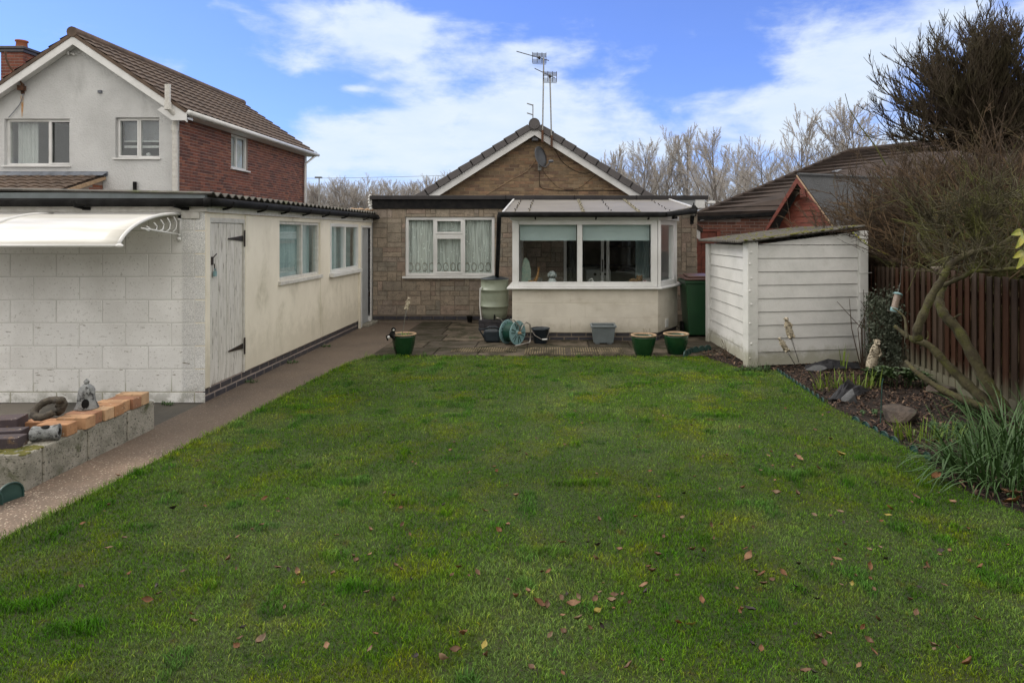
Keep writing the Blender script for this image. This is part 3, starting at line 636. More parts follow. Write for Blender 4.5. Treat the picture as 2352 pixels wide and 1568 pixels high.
cable([at(1268, 330, yc), at(1290, 370, yc), at(1320, 392, yc), at(1345, 398, yc), at(1378, 388, yc)], .005)

# bay
BY = 10.10; bx0, bx1, bx2, by2 = -.66, 1.58, 2.02, 10.86
bay_segs = [((bx0, YW - .02), (bx0, BY)), ((bx0, BY), (bx1, BY)), ((bx1, BY), (bx2, by2)), ((bx2, by2), (bx2, YW - .02))]
outline = [(bx0, BY), (bx1, BY), (bx2, by2), (bx2, YW - .02), (bx0, YW - .02)]
def offs(o):     # outline pushed outwards by o
    k = o; return [(bx0 - k, BY - k), (bx1 + k * .55, BY - k), (bx2 + k, by2 - k * .45), (bx2 + k, YW - .02), (bx0 - k, YW - .02)]
def ring(mb, po, pi, z0, z1):
    for i in range(len(po) - 2 + 1):
        if i == 3: break
        a, b = po[i], po[i + 1]; c, d = pi[i + 1], pi[i]
        mb.prism([(a[0], a[1], z0), (b[0], b[1], z0), (c[0], c[1], z0), (d[0], d[1], z0)], (0, 0, z1 - z0))
    a, b = po[4], po[0]; c, d = pi[0], pi[4]
    mb.prism([(a[0], a[1], z0), (b[0], b[1], z0), (c[0], c[1], z0), (d[0], d[1], z0)], (0, 0, z1 - z0))
mb = MB(); ring(mb, offs(0), offs(-.2), .13, .80)
bay = mb.build('bay_wall', MT['cream_block'], bung)
mb = MB()
for (a, b) in bay_segs[1:3]:
    A = Vector((*a, 0)); B = Vector((*b, 0)); mb.M = frame(A, B - A); L = (B - A).length
    mb.blocks([(max(0, x), z, min(L, x2), z2) for (x, z, x2, z2) in bricks(L, .80, .45, .225, .006, .135)], .003, .002, [(.97, .97, .97), (1, 1, 1)], sr, .4, y=0)
for o_ in [mb.build('painted_blockwork', MT['cream_block'], bay)]: pass
mb = MB(); ring(mb, offs(-.02), offs(-.2), 0, .13); mb.build('bay_base', MT['mortar_dark'], bung)
mb = MB()
for (a, b) in ((offs(-.02)[0], offs(-.02)[1]), (offs(-.02)[1], offs(-.02)[2])):
    A = Vector((*a, 0)); B = Vector((*b, 0)); mb.M = frame(A, B - A); mb.blocks(bricks((B - A).length, .125, .225, .075, .016, .0, phase=1), .004, .004, [(1, 1, 1), (.6, .5, .4)], sr, .5)
mb.build('bay_base_bricks', MT['blue_brick'], bung)
mb = MB(); ring(mb, offs(.08), offs(-.12), .80, .832); mb.build('bay_sill', MT['upvc'], bung, bevel=.01)
zb0, zb1 = .833, 1.86
A = Vector((bx0, BY, zb0)); Fb = frame(A, (1, 0, 0)); Lb = bx1 - bx0
mb = MB(Fb); fy = .02; H = zb1 - zb0; xa0, xm, xa1 = .10, 1.04, Lb - .10
mb.box(0, fy, 0, xa0, fy + .09, H); mb.box(xa1, fy, 0, Lb, fy + .09, H); mb.box(xm - .04, fy + .002, .075, xm + .04, fy + .085, H - .07)
mb.box(xa0, fy + .001, 0, xa1, fy + .088, .075); mb.box(xa0, fy + .001, H - .07, xa1, fy + .088, H)
mb.box(Lb + .006, fy - .004, 0, Lb + .05, fy + .07, H)
bw = mb.build('bay_window', MT['upvc'], bung, bevel=.005)
for (a, b) in ((xa0, xm - .04), (xm + .04, xa1)):
    g_ = MB(Fb); g_.box(a, fy + .04, .07, b, fy + .046, H - .065); g_.build('pane', MT['glass'], bw)
    r_ = MB(Fb); r_.box(a + .01, fy + .12, H - .29, b - .01, fy + .125, H - .06); r_.box(a + .01, fy + .11, H - .315, b - .01, fy + .135, H - .29); r_.build('roller_blind', MT['blind'], bw)
A2 = Vector((bx1 + .05, BY + .055, zb0)); dB = Vector((bx2 - bx1 - .05, by2 - BY - .055, 0)); Fa = frame(A2, dB); La = dB.length
mb = MB(Fa); mb.box(0.02, fy, 0, .09, fy + .085, H); mb.box(La - .12, fy, 0, La + .02, fy + .085, H); mb.box(.09, fy + .001, 0, La - .12, fy + .084, .075); mb.box(.09, fy + .001, H - .07, La - .12, fy + .084, H)
bw2 = mb.build('angled_bay_window', MT['upvc'], bung, bevel=.005)
g_ = MB(Fa); g_.box(.09, fy + .04, .07, La - .12, fy + .046, H - .065); g_.build('pane', MT['glass'], bw2)
mb = MB(); mb.box(bx2 - .07, by2 + .02, zb0, bx2, YW - .03, zb1); mb.box(bx0, BY + .12, zb0, bx0 + .07, YW - .03, zb1); mb.build('bay_side_panel', MT['upvc'], bung)
mb = MB(); ring(mb, offs(.03), offs(-.09), zb1 + .002, 1.935); mb.build('bay_head', MT['upvc'], bung)
# inside of bay: floor, window board
mb = MB(); mb.prism([(x, y, .03) for x, y in offs(-.21)], (0, 0, .06)); mb.build('bay_floor', MT['innerdark'], bung)
mb = MB(); ring(mb, offs(-.125), offs(-.42), .80, .83); mb.build('window_board', MT['upvc'], bung)
# bay roof
ov = [(-.80, 9.93), (1.66, 9.93), (2.24, 10.80), (2.12, YW - .06), (-.77, YW - .06)]
zr = lambda y: 1.955 + (y - 9.93) * .138
mb = MB(); mb.prism([(x, y, zr(y)) for x, y in ov], (0, 0, .016)); br = mb.build('bay_roof', MT['poly'], bung)
def strip(mb, a, b, w, h, dz=.018):
    A = Vector((a[0], a[1], zr(a[1]) + dz)); B = Vector((b[0], b[1], zr(b[1]) + dz)); d = (B - A).normalized(); s = d.cross(Vector((0, 0, 1))).normalized() * w / 2
    mb.prism([A - s, A + s, B + s, B - s], (0, 0, h))
mb = MB(); strip(mb, (-.79, 9.94), (-.765, YW - .07), .025, .018); strip(mb, (2.235, 10.80), (2.115, YW - .07), .03, .02); mb.build('white_edge_strip', MT['upvc'], br)
mb = MB()
for x in (.43, 1.28): strip(mb, (x, 9.94), (x, YW - .07), .05, .012)
strip(mb, (-.4, 9.94), (-.4, YW - .07), .012, .004); strip(mb, (-.62, 9.94), (-.62, YW - .07), .01, .004)
mb.build('glazing_bar', MT['mossbar'], br)
mb = MB()
for x in (-.62, -.4, .43, .85, 1.28, 1.75):
    for y in np.arange(10.1, 12.1, .22): mb.ball((x + .012 * math.sin(y * 40), y, zr(y) + .034), .011, 6, 4)
mb.build('roof_screw', MT['iron'], br)
mb = MB(); mb.tube([(-.86, 9.90, 1.94), (1.66, 9.90, 1.94)], .042, 10); mb.tube([(1.66, 9.90, 1.94), (2.30, 10.80, 2.02)], .042, 10); mb.box(-.80, 9.925, 1.90, 1.66, 9.95, 1.955); mb.build('bay_gutter', MT['black'], bung)
mb = MB()
for x in (-.3, .62, 1.42): mb.tube([(x, 9.93, 1.92), (x, 9.96, 1.875), (x, 10.05, 1.875)], .012, 6)
mb.box(1.83, 10.03, 1.88, 1.87, 10.3, 1.92); mb.build('gutter_bracket', MT['black'], bung)
cable([(-.84, 9.90, 1.93), (-.85, 9.95, 1.84), (-.92, 10.6, 1.4), (-.99, 11.2, .95), (-1.0, 11.28, .86)], .037, 'downpipe')
# kitchen beyond the sliding doors
mb = MB()
x0, x1, y0, y1 = .0, 2.39, YW + .29, YW + 2.6
mb.box(x0, y1 - .05, 0, x1, y1, 2.1); mb.box(x0, y0, 0, x0 + .05, y1 - .05, 2.1); mb.box(x0 + .05, y0, 2.06, x1, y1 - .05, 2.1); mb.build('kitchen_walls', MT['inner'], bung)
mb = MB(); mb.box(x0 + .05, y0, .06, x1, y1 - .05, .1); mb.box(.1, y1 - .65, .92, 2.3, y1 - .06, .96); mb.box(.95, y1 - .65, .1, 2.3, y1 - .06, .92); mb.box(1.2, y1 - .4, 1.35, 2.3, y1 - .06, 2.0); mb.box(.06, y0 + .4, .1, .2, y0 + 1.2, 1.9); mb.build('kitchen_units', MT['innerdark'], bung)
Fd = frame((.16, YW, .12), (1, 0, 0)); mb = MB(Fd); Hd = 1.88
for x in (0, .70, .80, 1.78): mb.box(x, .02, 0, x + .055, .08, Hd)
mb.box(.055, .021, 0, 1.78, .079, .06); mb.box(.055, .021, Hd - .06, 1.78, .079, Hd); sdoor = mb.build('sliding_door', MT['upvc'], bung)
mb = MB(Fd); mb.box(.72, -.02, .82, .735, .02, 1.05); mb.build('handle', MT['black'], sdoor)
mb = MB(Fd); mb.box(.055, .05, .06, .70, .054, Hd - .06); mb.box(.855, .05, .06, 1.78, .054, Hd - .06); mb.build('pane', MT['glass'], sdoor)
pleats(Fd, .07, .34, .02, Hd, .16, .025).build('curtain', MT['vblind'], bung, smooth=True)
pleats(Fd, 1.36, 1.62, .02, Hd, .16, .02).build('curtain', MT['sheet'], bung, smooth=True)
wm_ = thing('washing_machine', 'white front loading washing machine behind the sliding door', 'washing machine', (.9, YW + 1.2, .1))
mb = MB(); mb.box(.62, YW + .9, .1, 1.12, YW + 1.4, .93); mb.build('body', MT['white_app'], wm_, bevel=.015)
mb = MB(Matrix.Translation((.87, YW + .9, .5)) @ Matrix.Rotation(PI / 2, 4, 'X')); mb.lathe([(.17, 0), (.17, .03), (.14, .05)], n=24); mb.build('door_ring', MT['greyplas'], wm_, smooth=True)
mb = MB(Matrix.Translation((.87, YW + .85, .5)) @ Matrix.Rotation(PI / 2, 4, 'X')); mb.lathe([(.13, -.02), (.13, .012), (.05, .03)], n=24); mb.build('porthole', MT['black'], wm_, smooth=True)
mb = MB(Matrix.Translation((.80, YW + .9, .84)) @ Matrix.Rotation(PI / 2, 4, 'X')); mb.lathe([(.03, 0), (.03, .02)], n=14); mb.box(.1, -.02, 0, .22, .025, .006); mb.build('dial', MT['black'], wm_)

# ornaments on the bay window board (z .83)
def sit(z=.831): return z
o_ = thing('giraffe_ornament', 'orange striped giraffe ornament lying on the bay window board', 'ornament', at(1222, 650, 10.42))
bx, by_ = at(1222, 650, 10.42).x, 10.42
mb = MB(); mb.ball((bx, by_, .875), .06, 12, 8, (1.3, .6, .7)); mb.tube([(bx + .03, by_, .88), (bx + .07, by_, .94), (bx + .095, by_, 1.02), (bx + .1, by_, 1.07)], [.035, .026, .018, .015], 8); mb.tube([(bx - .07, by_, .85), (bx - .02, by_ - .03, .842), (bx + .1, by_ - .03, .84), (bx + .16, by_, .838)], [.02, .016, .012, .008], 6); mb.build('body', MT['orange_orn'], o_, smooth=True)
mb = MB(); mb.ball((bx + .105, by_ - .02, 1.085), .022, 10, 6, (.8, 1.4, .8)); mb.tube([(bx + .095, by_, 1.1), (bx + .09, by_, 1.13)], .005, 5); mb.tube([(bx + .115, by_, 1.1), (bx + .12, by_, 1.13)], .005, 5); mb.build('head', MT['orange_orn'], o_, smooth=True)
bx = at(1268, 650, 10.42).x
o_ = thing('spotted_dog_ornament', 'white spotted sitting dog ornament with dark collar on the bay window board', 'ornament', (bx, 10.42, .83))
mb = MB(); mb.lathe([(.055, .831), (.075, .85), (.07, .90), (.045, .945), (.035, .955)], (bx, 10.42, 0), 16); mb.ball((bx - .045, 10.36, .85), .022, 8, 6); mb.ball((bx + .045, 10.36, .85), .022, 8, 6); mb.build('body', MT['spot_orn'], o_, smooth=True)
mb = MB(); mb.lathe([(.046, .95), (.048, .957), (.046, .964)], (bx, 10.42, 0), 16); mb.build('collar', MT['black'], o_)
mb = MB(); mb.ball((bx, 10.41, 1.01), .055, 14, 10, (1.1, 1, .95)); mb.ball((bx, 10.36, .995), .026, 8, 6); mb.ball((bx - .06, 10.42, .995), .02, 8, 6, (.6, .8, 1.8)); mb.ball((bx + .06, 10.42, .995), .02, 8, 6, (.6, .8, 1.8)); mb.build('head', MT['spot_orn'], o_, smooth=True)
bx = at(1368, 650, 10.42).x
o_ = thing('cat_figurine', 'white curled cat figurines in a row beside the centre mullion', 'ornament', (bx, 10.42, .83))
mb = MB(); mb.tube([(bx - .12, 10.42, .848), (bx + .12, 10.42, .848)], [.018, .012], 8)
for i in range(5): mb.ball((bx - .1 + i * .05, 10.42, .86 + .02 * math.sin(i * 2.1)), .026 + .008 * math.sin(i * 1.7), 9, 6)
mb.tube([(bx - .1, 10.42, .87), (bx - .09, 10.42, .93), (bx - .055, 10.42, .94), (bx - .045, 10.42, .90)], .011, 7); mb.build('body', MT['white_app'], o_, smooth=True)
bx = at(1462, 650, 10.42).x
o_ = thing('teddy_bear', 'brown plush bear slumped at the right of the bay window board', 'soft toy', (bx, 10.45, .83))
mb = MB(); mb.ball((bx - .04, 10.46, .885), .07, 12, 8, (1.2, .8, .8)); mb.ball((bx + .05, 10.46, .93), .055, 12, 8); mb.ball((bx + .085, 10.46, .975), .018, 7, 5); mb.ball((bx + .02, 10.46, .975), .018, 7, 5); mb.ball((bx + .05, 10.41, .92), .022, 7, 5); mb.ball((bx - .12, 10.42, .855), .03, 8, 6, (1.3, 1, .8)); mb.build('body', MT['plush'], o_, smooth=True)
bx = at(1482, 650, 10.36).x
mb = MB(); 
for k in range(9): mb.ball((bx + .055 * math.cos(k * 2.4) * (k % 3) * .7, 10.36 + .02 * math.sin(k * 2.4), .86 + .012 * (k % 4)), .025, 8, 6)
o_ = mb.build('ceramic_flowers', MT['pinkorn'], None, smooth=True); tag(o_, 'pink and white ceramic flower posy in front of the plush bear', 'ornament')
o_ = thing('ironing_board', 'green patterned ironing board folded upright inside the bay at its left end', 'ironing board', (-.5, 10.6, .09))
mb = MB(); mb.prism([(-.56, 10.62, .15), (-.40, 10.62, .15), (-.39, 10.62, 1.05), (-.42, 10.62, 1.2), (-.47, 10.62, 1.27), (-.51, 10.62, 1.24), (-.54, 10.62, 1.1)], (0, .03, 0)); mb.build('cover', MT['green_fabric'], o_, bevel=.01)
mb = MB(); mb.tube([(-.54, 10.66, .1), (-.53, 10.66, 1.42)], .012, 6); mb.tube([(-.42, 10.66, .1), (-.44, 10.66, 1.1)], .012, 6); mb.build('leg', MT['alu'], o_)

# fittings on the bungalow
def yagi(name, label, base, top, tipdir, L, grid_off):
    t = thing(name, label, 'aerial', base)
    mb = MB(); mb.tube([base, top], .016, 8); mb.build('mast', MT['galv'], t)
    d = Vector(tipdir).normalized(); side = Vector((0, 0, 1)).cross(d).normalized(); upv = d.cross(side)
    p0 = Vector(top) + Vector((0, 0, -.04)); mb = MB(); mb.tube([p0 - d * .12, p0 + d * L], .009, 6)
    for k in range(int(L / .055)):
        c = p0 + d * (L - k * .055); mb.tube([c - side * .03, c + side * .03], .004, 4)
    mb.build('boom', MT['iron'], t)
    mb = MB(); c = p0 + Vector(grid_off); gs = Vector((.30, .05, 0))
    for s in (-1, 1):
        for k in range(5):
            q = c + Vector((0, 0, s * (.03 + k * .022) - .01)); q += Vector((0, .01 * k, 0)); mb.tube([q - gs * .5, q + gs * .5], .006, 5)
    for k in (-.5, -.15, .2, .5): q = c + gs * k; mb.tube([q + Vector((0, 0, -.12)), q + Vector((0, 0, .12))], .007, 5)
    mb.ball(c, .035, 8, 6); mb.build('reflector_grid', MT['iron'], t)
    mb = MB(); b = Vector(base); mb.box(b.x - .025, b.y - .02, b.z - .08, b.x + .025, b.y + .1, b.z + .18); mb.build('wall_bracket', MT['rust'], t)
    return t
YA = YG - .36
yagi('television_aerial', 'tall thin television aerial with long boom, the left and taller of two masts', at(1246, 318, YA), at(1249, 132, YA), (-.9, -.1, .23), .62, (-.10, 0, .03))
yagi('television_aerial', 'shorter television aerial with square grid on the right mast', at(1267, 330, YA), at(1263, 170, YA), (-.75, .1, .38), .38, (.0, 0, -.02))
t = thing('small_aerial', 'small two armed aerial standing behind the ridge cap', 'aerial', (gx - .1, YG + 3, gz + .1))
p = at(1224, 285, YG + 3); mb = MB(); mb.tube([p, at(1224, 240, YG + 3)], .015, 6); mb.build('mast', MT['galv'], t)
for v in (239, 261): mb = MB(); mb.tube([at(1224, v + 3, YG + 3), at(1211, v - 1, YG + 2.8)], .018, 6); mb.build('arm', MT['galv'], t)
t = thing('satellite_dish', 'grey satellite dish turned sideways on the brown brick gable', 'satellite dish', at(1243, 385, YG - .05))
c = at(1241, 360, YG - .28); dd = Vector((.80, -.55, .22)); mb = MB(aim(c, dd)); mb.lathe([(.001, -.045), (.1, -.035), (.17, -.012), (.215, .01), (.218, .014), (.17, -.006), (.1, -.028), (.001, -.038)], n=28, caps=False, sy=1.1, sx=1.0); mb.build('dish', MT['grey_cam'], t, smooth=True)
mb = MB(); mb.tube([c + Vector((-.02, .02, -.2)), c + Vector((.12, -.1, -.24)), c + Vector((.22, -.16, -.14))], .012, 6); e = c + Vector((.24, -.17, -.12)); mb.ball(e, .045, 10, 6, (1.4, 1, .8)); mb.build('feed_arm', MT['grey_cam'], t, smooth=True)
mb = MB(); mb.tube([c + Vector((-.02, .03, -.05)), c + Vector((-.02, .26, -.2))], .018, 8); mb.box(c.x - .06, YG - .03, c.z - .28, c.x + .02, YG - .009, c.z - .12); mb.build('wall_mount', MT['galv'], t)
t = thing('floodlight', 'small grey floodlight tucked under the gable peak', 'security light', at(1229, 318, YG - .1))
c = at(1229, 320, YG - .1); mb = MB(); mb.box(c.x - .075, c.y - .06, c.z - .04, c.x + .075, c.y + .04, c.z + .035); mb.build('housing', MT['grey_cam'], t, bevel=.01)
mb = MB(); mb.tube([c + Vector((0, .03, .03)), c + Vector((0, .1, .07))], .02, 6); mb.tube([c + Vector((-.11, 0, .06)), c + Vector((-.04, -.02, .075)), c + Vector((.04, -.02, .06)), c + Vector((.11, 0, .075))], .008, 5); mb.build('arm', MT['white_app'], t)
t = thing('wall_lantern', 'black coach lantern on the stone pier beside the bay roof', 'lantern', (2.56, YW, 1.95))
lx, ly, lz = 2.55, YW - .18, 2.03
mb = MB(); mb.lathe([(.02, -.07), (.045, -.06), (.045, -.05)], (lx, ly, lz), 6); mb.lathe([(.085, .08), (.07, .10), (.03, .14), (.012, .15), (.012, .17), (.004, .20)], (lx, ly, lz), 6)
for k in range(6): a = k * PI / 3; mb.tube([(lx + .042 * math.cos(a), ly + .042 * math.sin(a), lz - .055), (lx + .068 * math.cos(a), ly + .068 * math.sin(a), lz + .085)], .005, 5)
mb.build('cage', MT['black'], t)
mb = MB(); mb.lathe([(.036, -.05), (.06, .08)], (lx, ly, lz), 6); mb.build('lantern_glass', MT['lampglass'], t)
mb = MB(); mb.tube([(lx, ly, lz - .065), (lx, ly + .02, lz - .13), (lx, ly + .08, lz - .15), (lx, YW - .02, lz - .1)], .012, 6); mb.box(lx - .03, YW - .03, lz - .2, lx + .03, YW - .012, lz - .04); mb.build('arm', MT['black'], t)
t = thing('security_camera', 'white bullet security camera on the end of the fascia', 'camera', (2.8, YW, 2.22))
mb = MB(); mb.tube([(2.785, YW - .02, 2.24), (2.86, YW - .05, 2.24)], .012, 6); mb.build('bracket', MT['upvc'], t)
mb = MB(); mb.box(2.83, YW - .16, 2.2, 2.96, YW, 2.255); mb.build('housing', MT['upvc'], t, bevel=.015)
mb = MB(); mb.box(1.68, 10.20, .02, 1.80, 10.23, .14); 
# flue vent plate on angled bay base
mb = MB(Fa); mb.box(.22, -.012, -.83 + .17, .34, .006, -.83 + .30); 
for k in range(5): mb.box(.235, -.018, -.83 + .185 + k * .022, .325, -.012, -.83 + .193 + k * .022)
mb.build('vent_plate', MT['upvc'], bung)

# ================================================================== OUTBUILDING
XS, YC = -3.42, 6.42
ob = thing('outbuilding', 'long white and cream outbuilding with block end wall and corrugated roof', 'outbuilding', (XS - 1, YC + 2, 0))
Ff = frame((-8.5, YC, 0), (1, 0, 0)); Lf = 8.5 + XS
mb = MB(Ff); wallbox(mb, Lf - .1005, 1.87, [], .1); mb.build('end_wall', MT['conc_white'], ob)
def block_mat():
    m, t, b = newmat('painted_blockwork'); n = NT(t)
    c = n.mix(n.ramp(n.noise(2.2, 6, .6), .35, .7), n.attr(), (.74, .735, .71)); c = n.mix(n.ramp(n.noise(45, 5, .7), .57, .7), c, (.46, .45, .42))
    sp = t.nodes.new('ShaderNodeSeparateXYZ'); t.links.new(n.pos, sp.inputs[0])
    edge = n.math('MULTIPLY', n.ramp(sp.outputs[0], -3.66, -3.63), n.ramp(n.noise(140, 3, .8), .42, .58)); c = n.mix(n.math('MULTIPLY', edge, .55), c, (.24, .25, .26))
    crk = n.math('MULTIPLY', n.ramp(n.noise(7, 8, .7, n.map((1, 1, 5), (2, 5, 3))), .625, .645), n.ramp(sp.outputs[2], .4, 1.3, 1, .0)); c = n.mix(crk, c, (.18, .155, .11))
    low = n.math('MULTIPLY', n.ramp(sp.outputs[2], 0, .22, 1, 0), n.ramp(n.noise(8, 6, .6), .42, .62)); c = n.mix(n.math('MULTIPLY', low, .6), c, (.2, .2, .15))
    t.links.new(c, b.inputs['Base Color']); b.inputs['Roughness'].default_value = .8; t.links.new(n.bump(n.noise(110, 5, .7), .5, .006), b.inputs['Normal']); return m
MT['blockpaint'] = block_mat()
mb = MB(Ff); off = (Lf - .10) % .45
rc = []; z = .11 - .225; k = 0
while z < 1.87:
    x = off - .45 + (.225 if k % 2 else 0) - .45
    while x < Lf:
        a, b_ = max(0, x), min(x + .438, Lf - .002)
        if b_ > a: rc.append((a, max(0, z), b_, min(z + .214, 1.87)))
        x += .45
    z += .225; k += 1
brn = random.Random(5); mb.blocks(rc, .0035, .003, [(.86, .86, .84), (.845, .845, .825), (.87, .87, .85), (.855, .855, .835)], brn, .3, var=.04); mb.build('blockwork', MT['blockpaint'], ob)
mb = MB(Ff); mb.box(Lf - .07, -.012, .0, Lf + .004, -.006, 1.86); mb.box(Lf - .16, -.009, 1.86 - .25, Lf - .07, -.006, 1.86)
# side wall
def YS(u): return FPX * -XS / (U0 - u)
Fs = frame((XS, YC, 0), (0, 1, 0)); Ls = YW - .02 - YC
d1 = (YS(481) - YC, .13, YS(562) - YC, 1.81); w1 = (YS(642) - YC, 1.06, YS(735) - YC, 1.81); w2 = (YS(758) - YC, 1.05, YS(822) - YC, 1.81); d2 = (YS(829) - YC, .02, Ls - .11, 1.80)
mb = MB(Fs); wallbox(mb, Ls, 1.86, [(d1[0], 0, d1[2], d1[3]), w1, w2, d2, (0, 0, Ls, .14)], .1); mb.build('side_wall', MT['cream'], ob)
mb = MB(Fs); mb.box(0, .02, 0, d2[0], .1, .14); mb.build('plinth', MT['mortar_grey'], ob)
mb = MB(Fs); mb.blocks([(x0, z0, min(x1, d2[0]), z1) for (x0, z0, x1, z1) in bricks(d2[0], .15, .225, .07, .016, -.002)], .004, .003, [(1, 1, 1)], brn, .2, y=.02); mb.build('plinth_bricks', MT['blue_brick'], ob)
for q in ((0.0, -.008, .14, d1[0], .0, 1.85), (d1[2], -.012, .14, d1[2] + .05, 0, 1.85), (w1[2] + .005, -.006, .15, w1[2] + .06, 0, 1.855), (w2[2] + .02, -.03, .0, w2[2] + .07, 0, 1.2)):
    mb = MB(Fs); mb.box(*q); mb.build('post', MT['cream'], ob, bevel=.003)
# boarded door
mb = MB(Fs); nb = 8; wd = (d1[2] - d1[0] - .05) / nb
for i in range(nb): x = d1[0] + .025 + i * wd; mb.box(x + .002, .012 + .002 * (i % 2), d1[1] + .01, x + wd - .002, .035, d1[3] - .05)
mb.box(d1[0] + .02, .035, d1[1], d1[2] - .02, .05, d1[3] - .05); door = mb.build('door', MT['oldwood'], ob, bevel=.002)
mb = MB(Fs); mb.box(d1[0], -.004, d1[1], d1[0] + .02, .06, d1[3]); mb.box(d1[2] - .022, -.004, d1[1], d1[2], .06, d1[3]); mb.box(d1[0] + .02, -.003, d1[3] - .045, d1[2] - .022, .06, d1[3]); mb.build('door_frame', MT['old_white'], ob)
for zc in (1.60, .42):
    mb = MB(Fs); xh = d1[2] - .03; mb.prism([(xh, .008, zc - .03), (xh, .008, zc + .03), (xh - .32, .008, zc + .004), (xh - .32, .008, zc - .008)], (0, -.006, 0)); mb.box(xh, -.004, zc - .09, xh + .025, -.012, zc + .09); mb.build('strap_hinge', MT['iron'], door)
mb = MB(Fs); xl = d1[0] + .06; mb.box(xl - .015, .0, 1.34, xl + .02, .012, 1.42); mb.tube([(xl, -.005, 1.41), (xl + .04, -.02, 1.45)], .006, 5); mb.tube([(xl + .02, -.008, 1.35), (xl + .02, -.01, 1.28)], .006, 5); mb.build('hasp', MT['iron'], door)
mb = MB(Fs); mb.box(xl + .0, -.022, 1.225, xl + .045, -.004, 1.275); mb.tube([(xl + .008, -.013, 1.27), (xl + .01, -.013, 1.30), (xl + .036, -.013, 1.30), (xl + .037, -.013, 1.27)], .004, 5); mb.build('padlock', MT['reelblue'], door, bevel=.003)
# windows
def Fo(rect, F=Fs, z=0): o = F @ Vector((rect[0], 0, rect[1])); return frame(o, F.to_3x3() @ Vector((1, 0, 0)))
F1 = Fo(w1); W1, H1 = w1[2] - w1[0], w1[3] - w1[1]
a_ = casement(ob, F1, W1, H1, [W1 * .56], mbm='old_white', fw=.04, y0=.02, glassm=MT['glass_side'], silld=.035, sill=.05)
mb = MB(F1); mb.box(.03, .10, .02, W1 * .56, .105, H1 - .02); mb.box(W1 * .56 + .03, .14, .02, W1 - .05, .145, H1 - .02); mb.build('pane_tint_sheet', MT['sheet'], a_)  # teal sheets added behind the glass to give the panes their tint
mb = MB(F1); mb.box(.06, .092, H1 * .62, W1 * .5, .098, H1 * .68); mb.box(.06, .092, H1 * .12, W1 * .5, .098, H1 * .2); mb.build('batten', MT['curtain'], a_)
F2 = Fo(w2); W2, H2 = w2[2] - w2[0], w2[3] - w2[1]
a_ = casement(ob, F2, W2, H2, [W2 * .5], fw=.05, y0=-.01, glassm=MT['glass_side'], silld=.07, sill=.06)
mb = MB(F2); mb.box(.03, .12, .02, W2 - .03, .125, H2 - .02); mb.build('pane_tint_sheet', MT['sheet'], a_)  # same added tint sheet behind the second window
# far door
mb = MB(Fs); mb.box(d2[0], -.01, 0, d2[0] + .04, .06, 1.80); mb.box(d2[2] - .0, -.012, .02, Ls - .005, .06, 1.8); mb.box(d2[0] + .04, -.009, 1.76, d2[2], .06, 1.8); mb.build('door_frame', MT['upvc'], ob)
mb = MB(Fs); n = 5; ww = (d2[2] - d2[0] - .05) / n
for i in range(n): mb.box(d2[0] + .045 + i * ww, .03, .04, d2[0] + .045 + (i + 1) * ww - .005, .05, 1.75)
dr = mb.build('door', MT['fascia_grey'], ob)
mb = MB(Fs); mb.box(d2[2] - .02, -.004, 1.30, d2[2], .03, 1.38); mb.box(d2[2] - .02, -.004, .5, d2[2], .03, .58); mb.build('hinge', MT['iron'], dr)
mb = MB(Fs); mb.box(w2[2] + .15, .02, 0, Ls, .1, .03); mb.box(d2[0] + .04, -.12, 0, Ls, .02, .045); mb.build('door_step', MT['concrete'], ob, bevel=.006)
# fascia, gutters, roof
mb = MB(); mb.box(-8.5, YC - .03, 1.865, XS + .03, YC, 1.925); mb.box(-8.5, YC - .022, 1.80, XS - .05, YC - .007, 1.865); mb.box(XS, YC, 1.862, XS + .03, YW - .06, 1.955); mb.build('fascia', MT['old_white'], ob)
mb = MB(); mb.box(-8.5, YC - .045, 1.99, XS + .02, YC + .0, 2.05); mb.build('verge_board', MT['greyplas'], ob)
mb = MB(); mb.tube([(-8.5, YC - .09, 1.952), (XS + .06, YC - .09, 1.952)], .042, 10); mb.tube([(XS + .10, YC - .09, 1.955), (XS + .10, YC + .1, 1.96), (XS + .10, YW - .02, 1.965)], .042, 10); mb.tube([(XS + .04, YC - .09, 1.953), (XS + .10, YC - .08, 1.955)], .047, 10)
mb.tube([(XS + .06, YW - .12, 1.93), (XS + .17, YW - .16, 1.95)], .03, 8); gut = mb.build('gutter', MT['black'], ob, smooth=True)
mb = MB()
for u in (505, 585, 640, 690, 735, 780, 830): y = YS(u); mb = MB(); mb.tube([(XS + .145, y, 1.975), (XS + .13, y, 1.925), (XS + .07, y, 1.905), (XS + .03, y, 1.90)], .012, 6); mb.build('gutter_bracket', MT['black'], ob)
for u in (190, 415): x = (u - U0) * YC / FPX; mb = MB(); mb.tube([(x, YC - .135, 1.97), (x + .01, YC - .12, 1.915), (x + .05, YC - .04, 1.895)], .014, 6); mb.box(x + .03, YC - .05, 1.88, x + .10, YC - .03, 1.91); mb.build('gutter_bracket', MT['black'], ob)
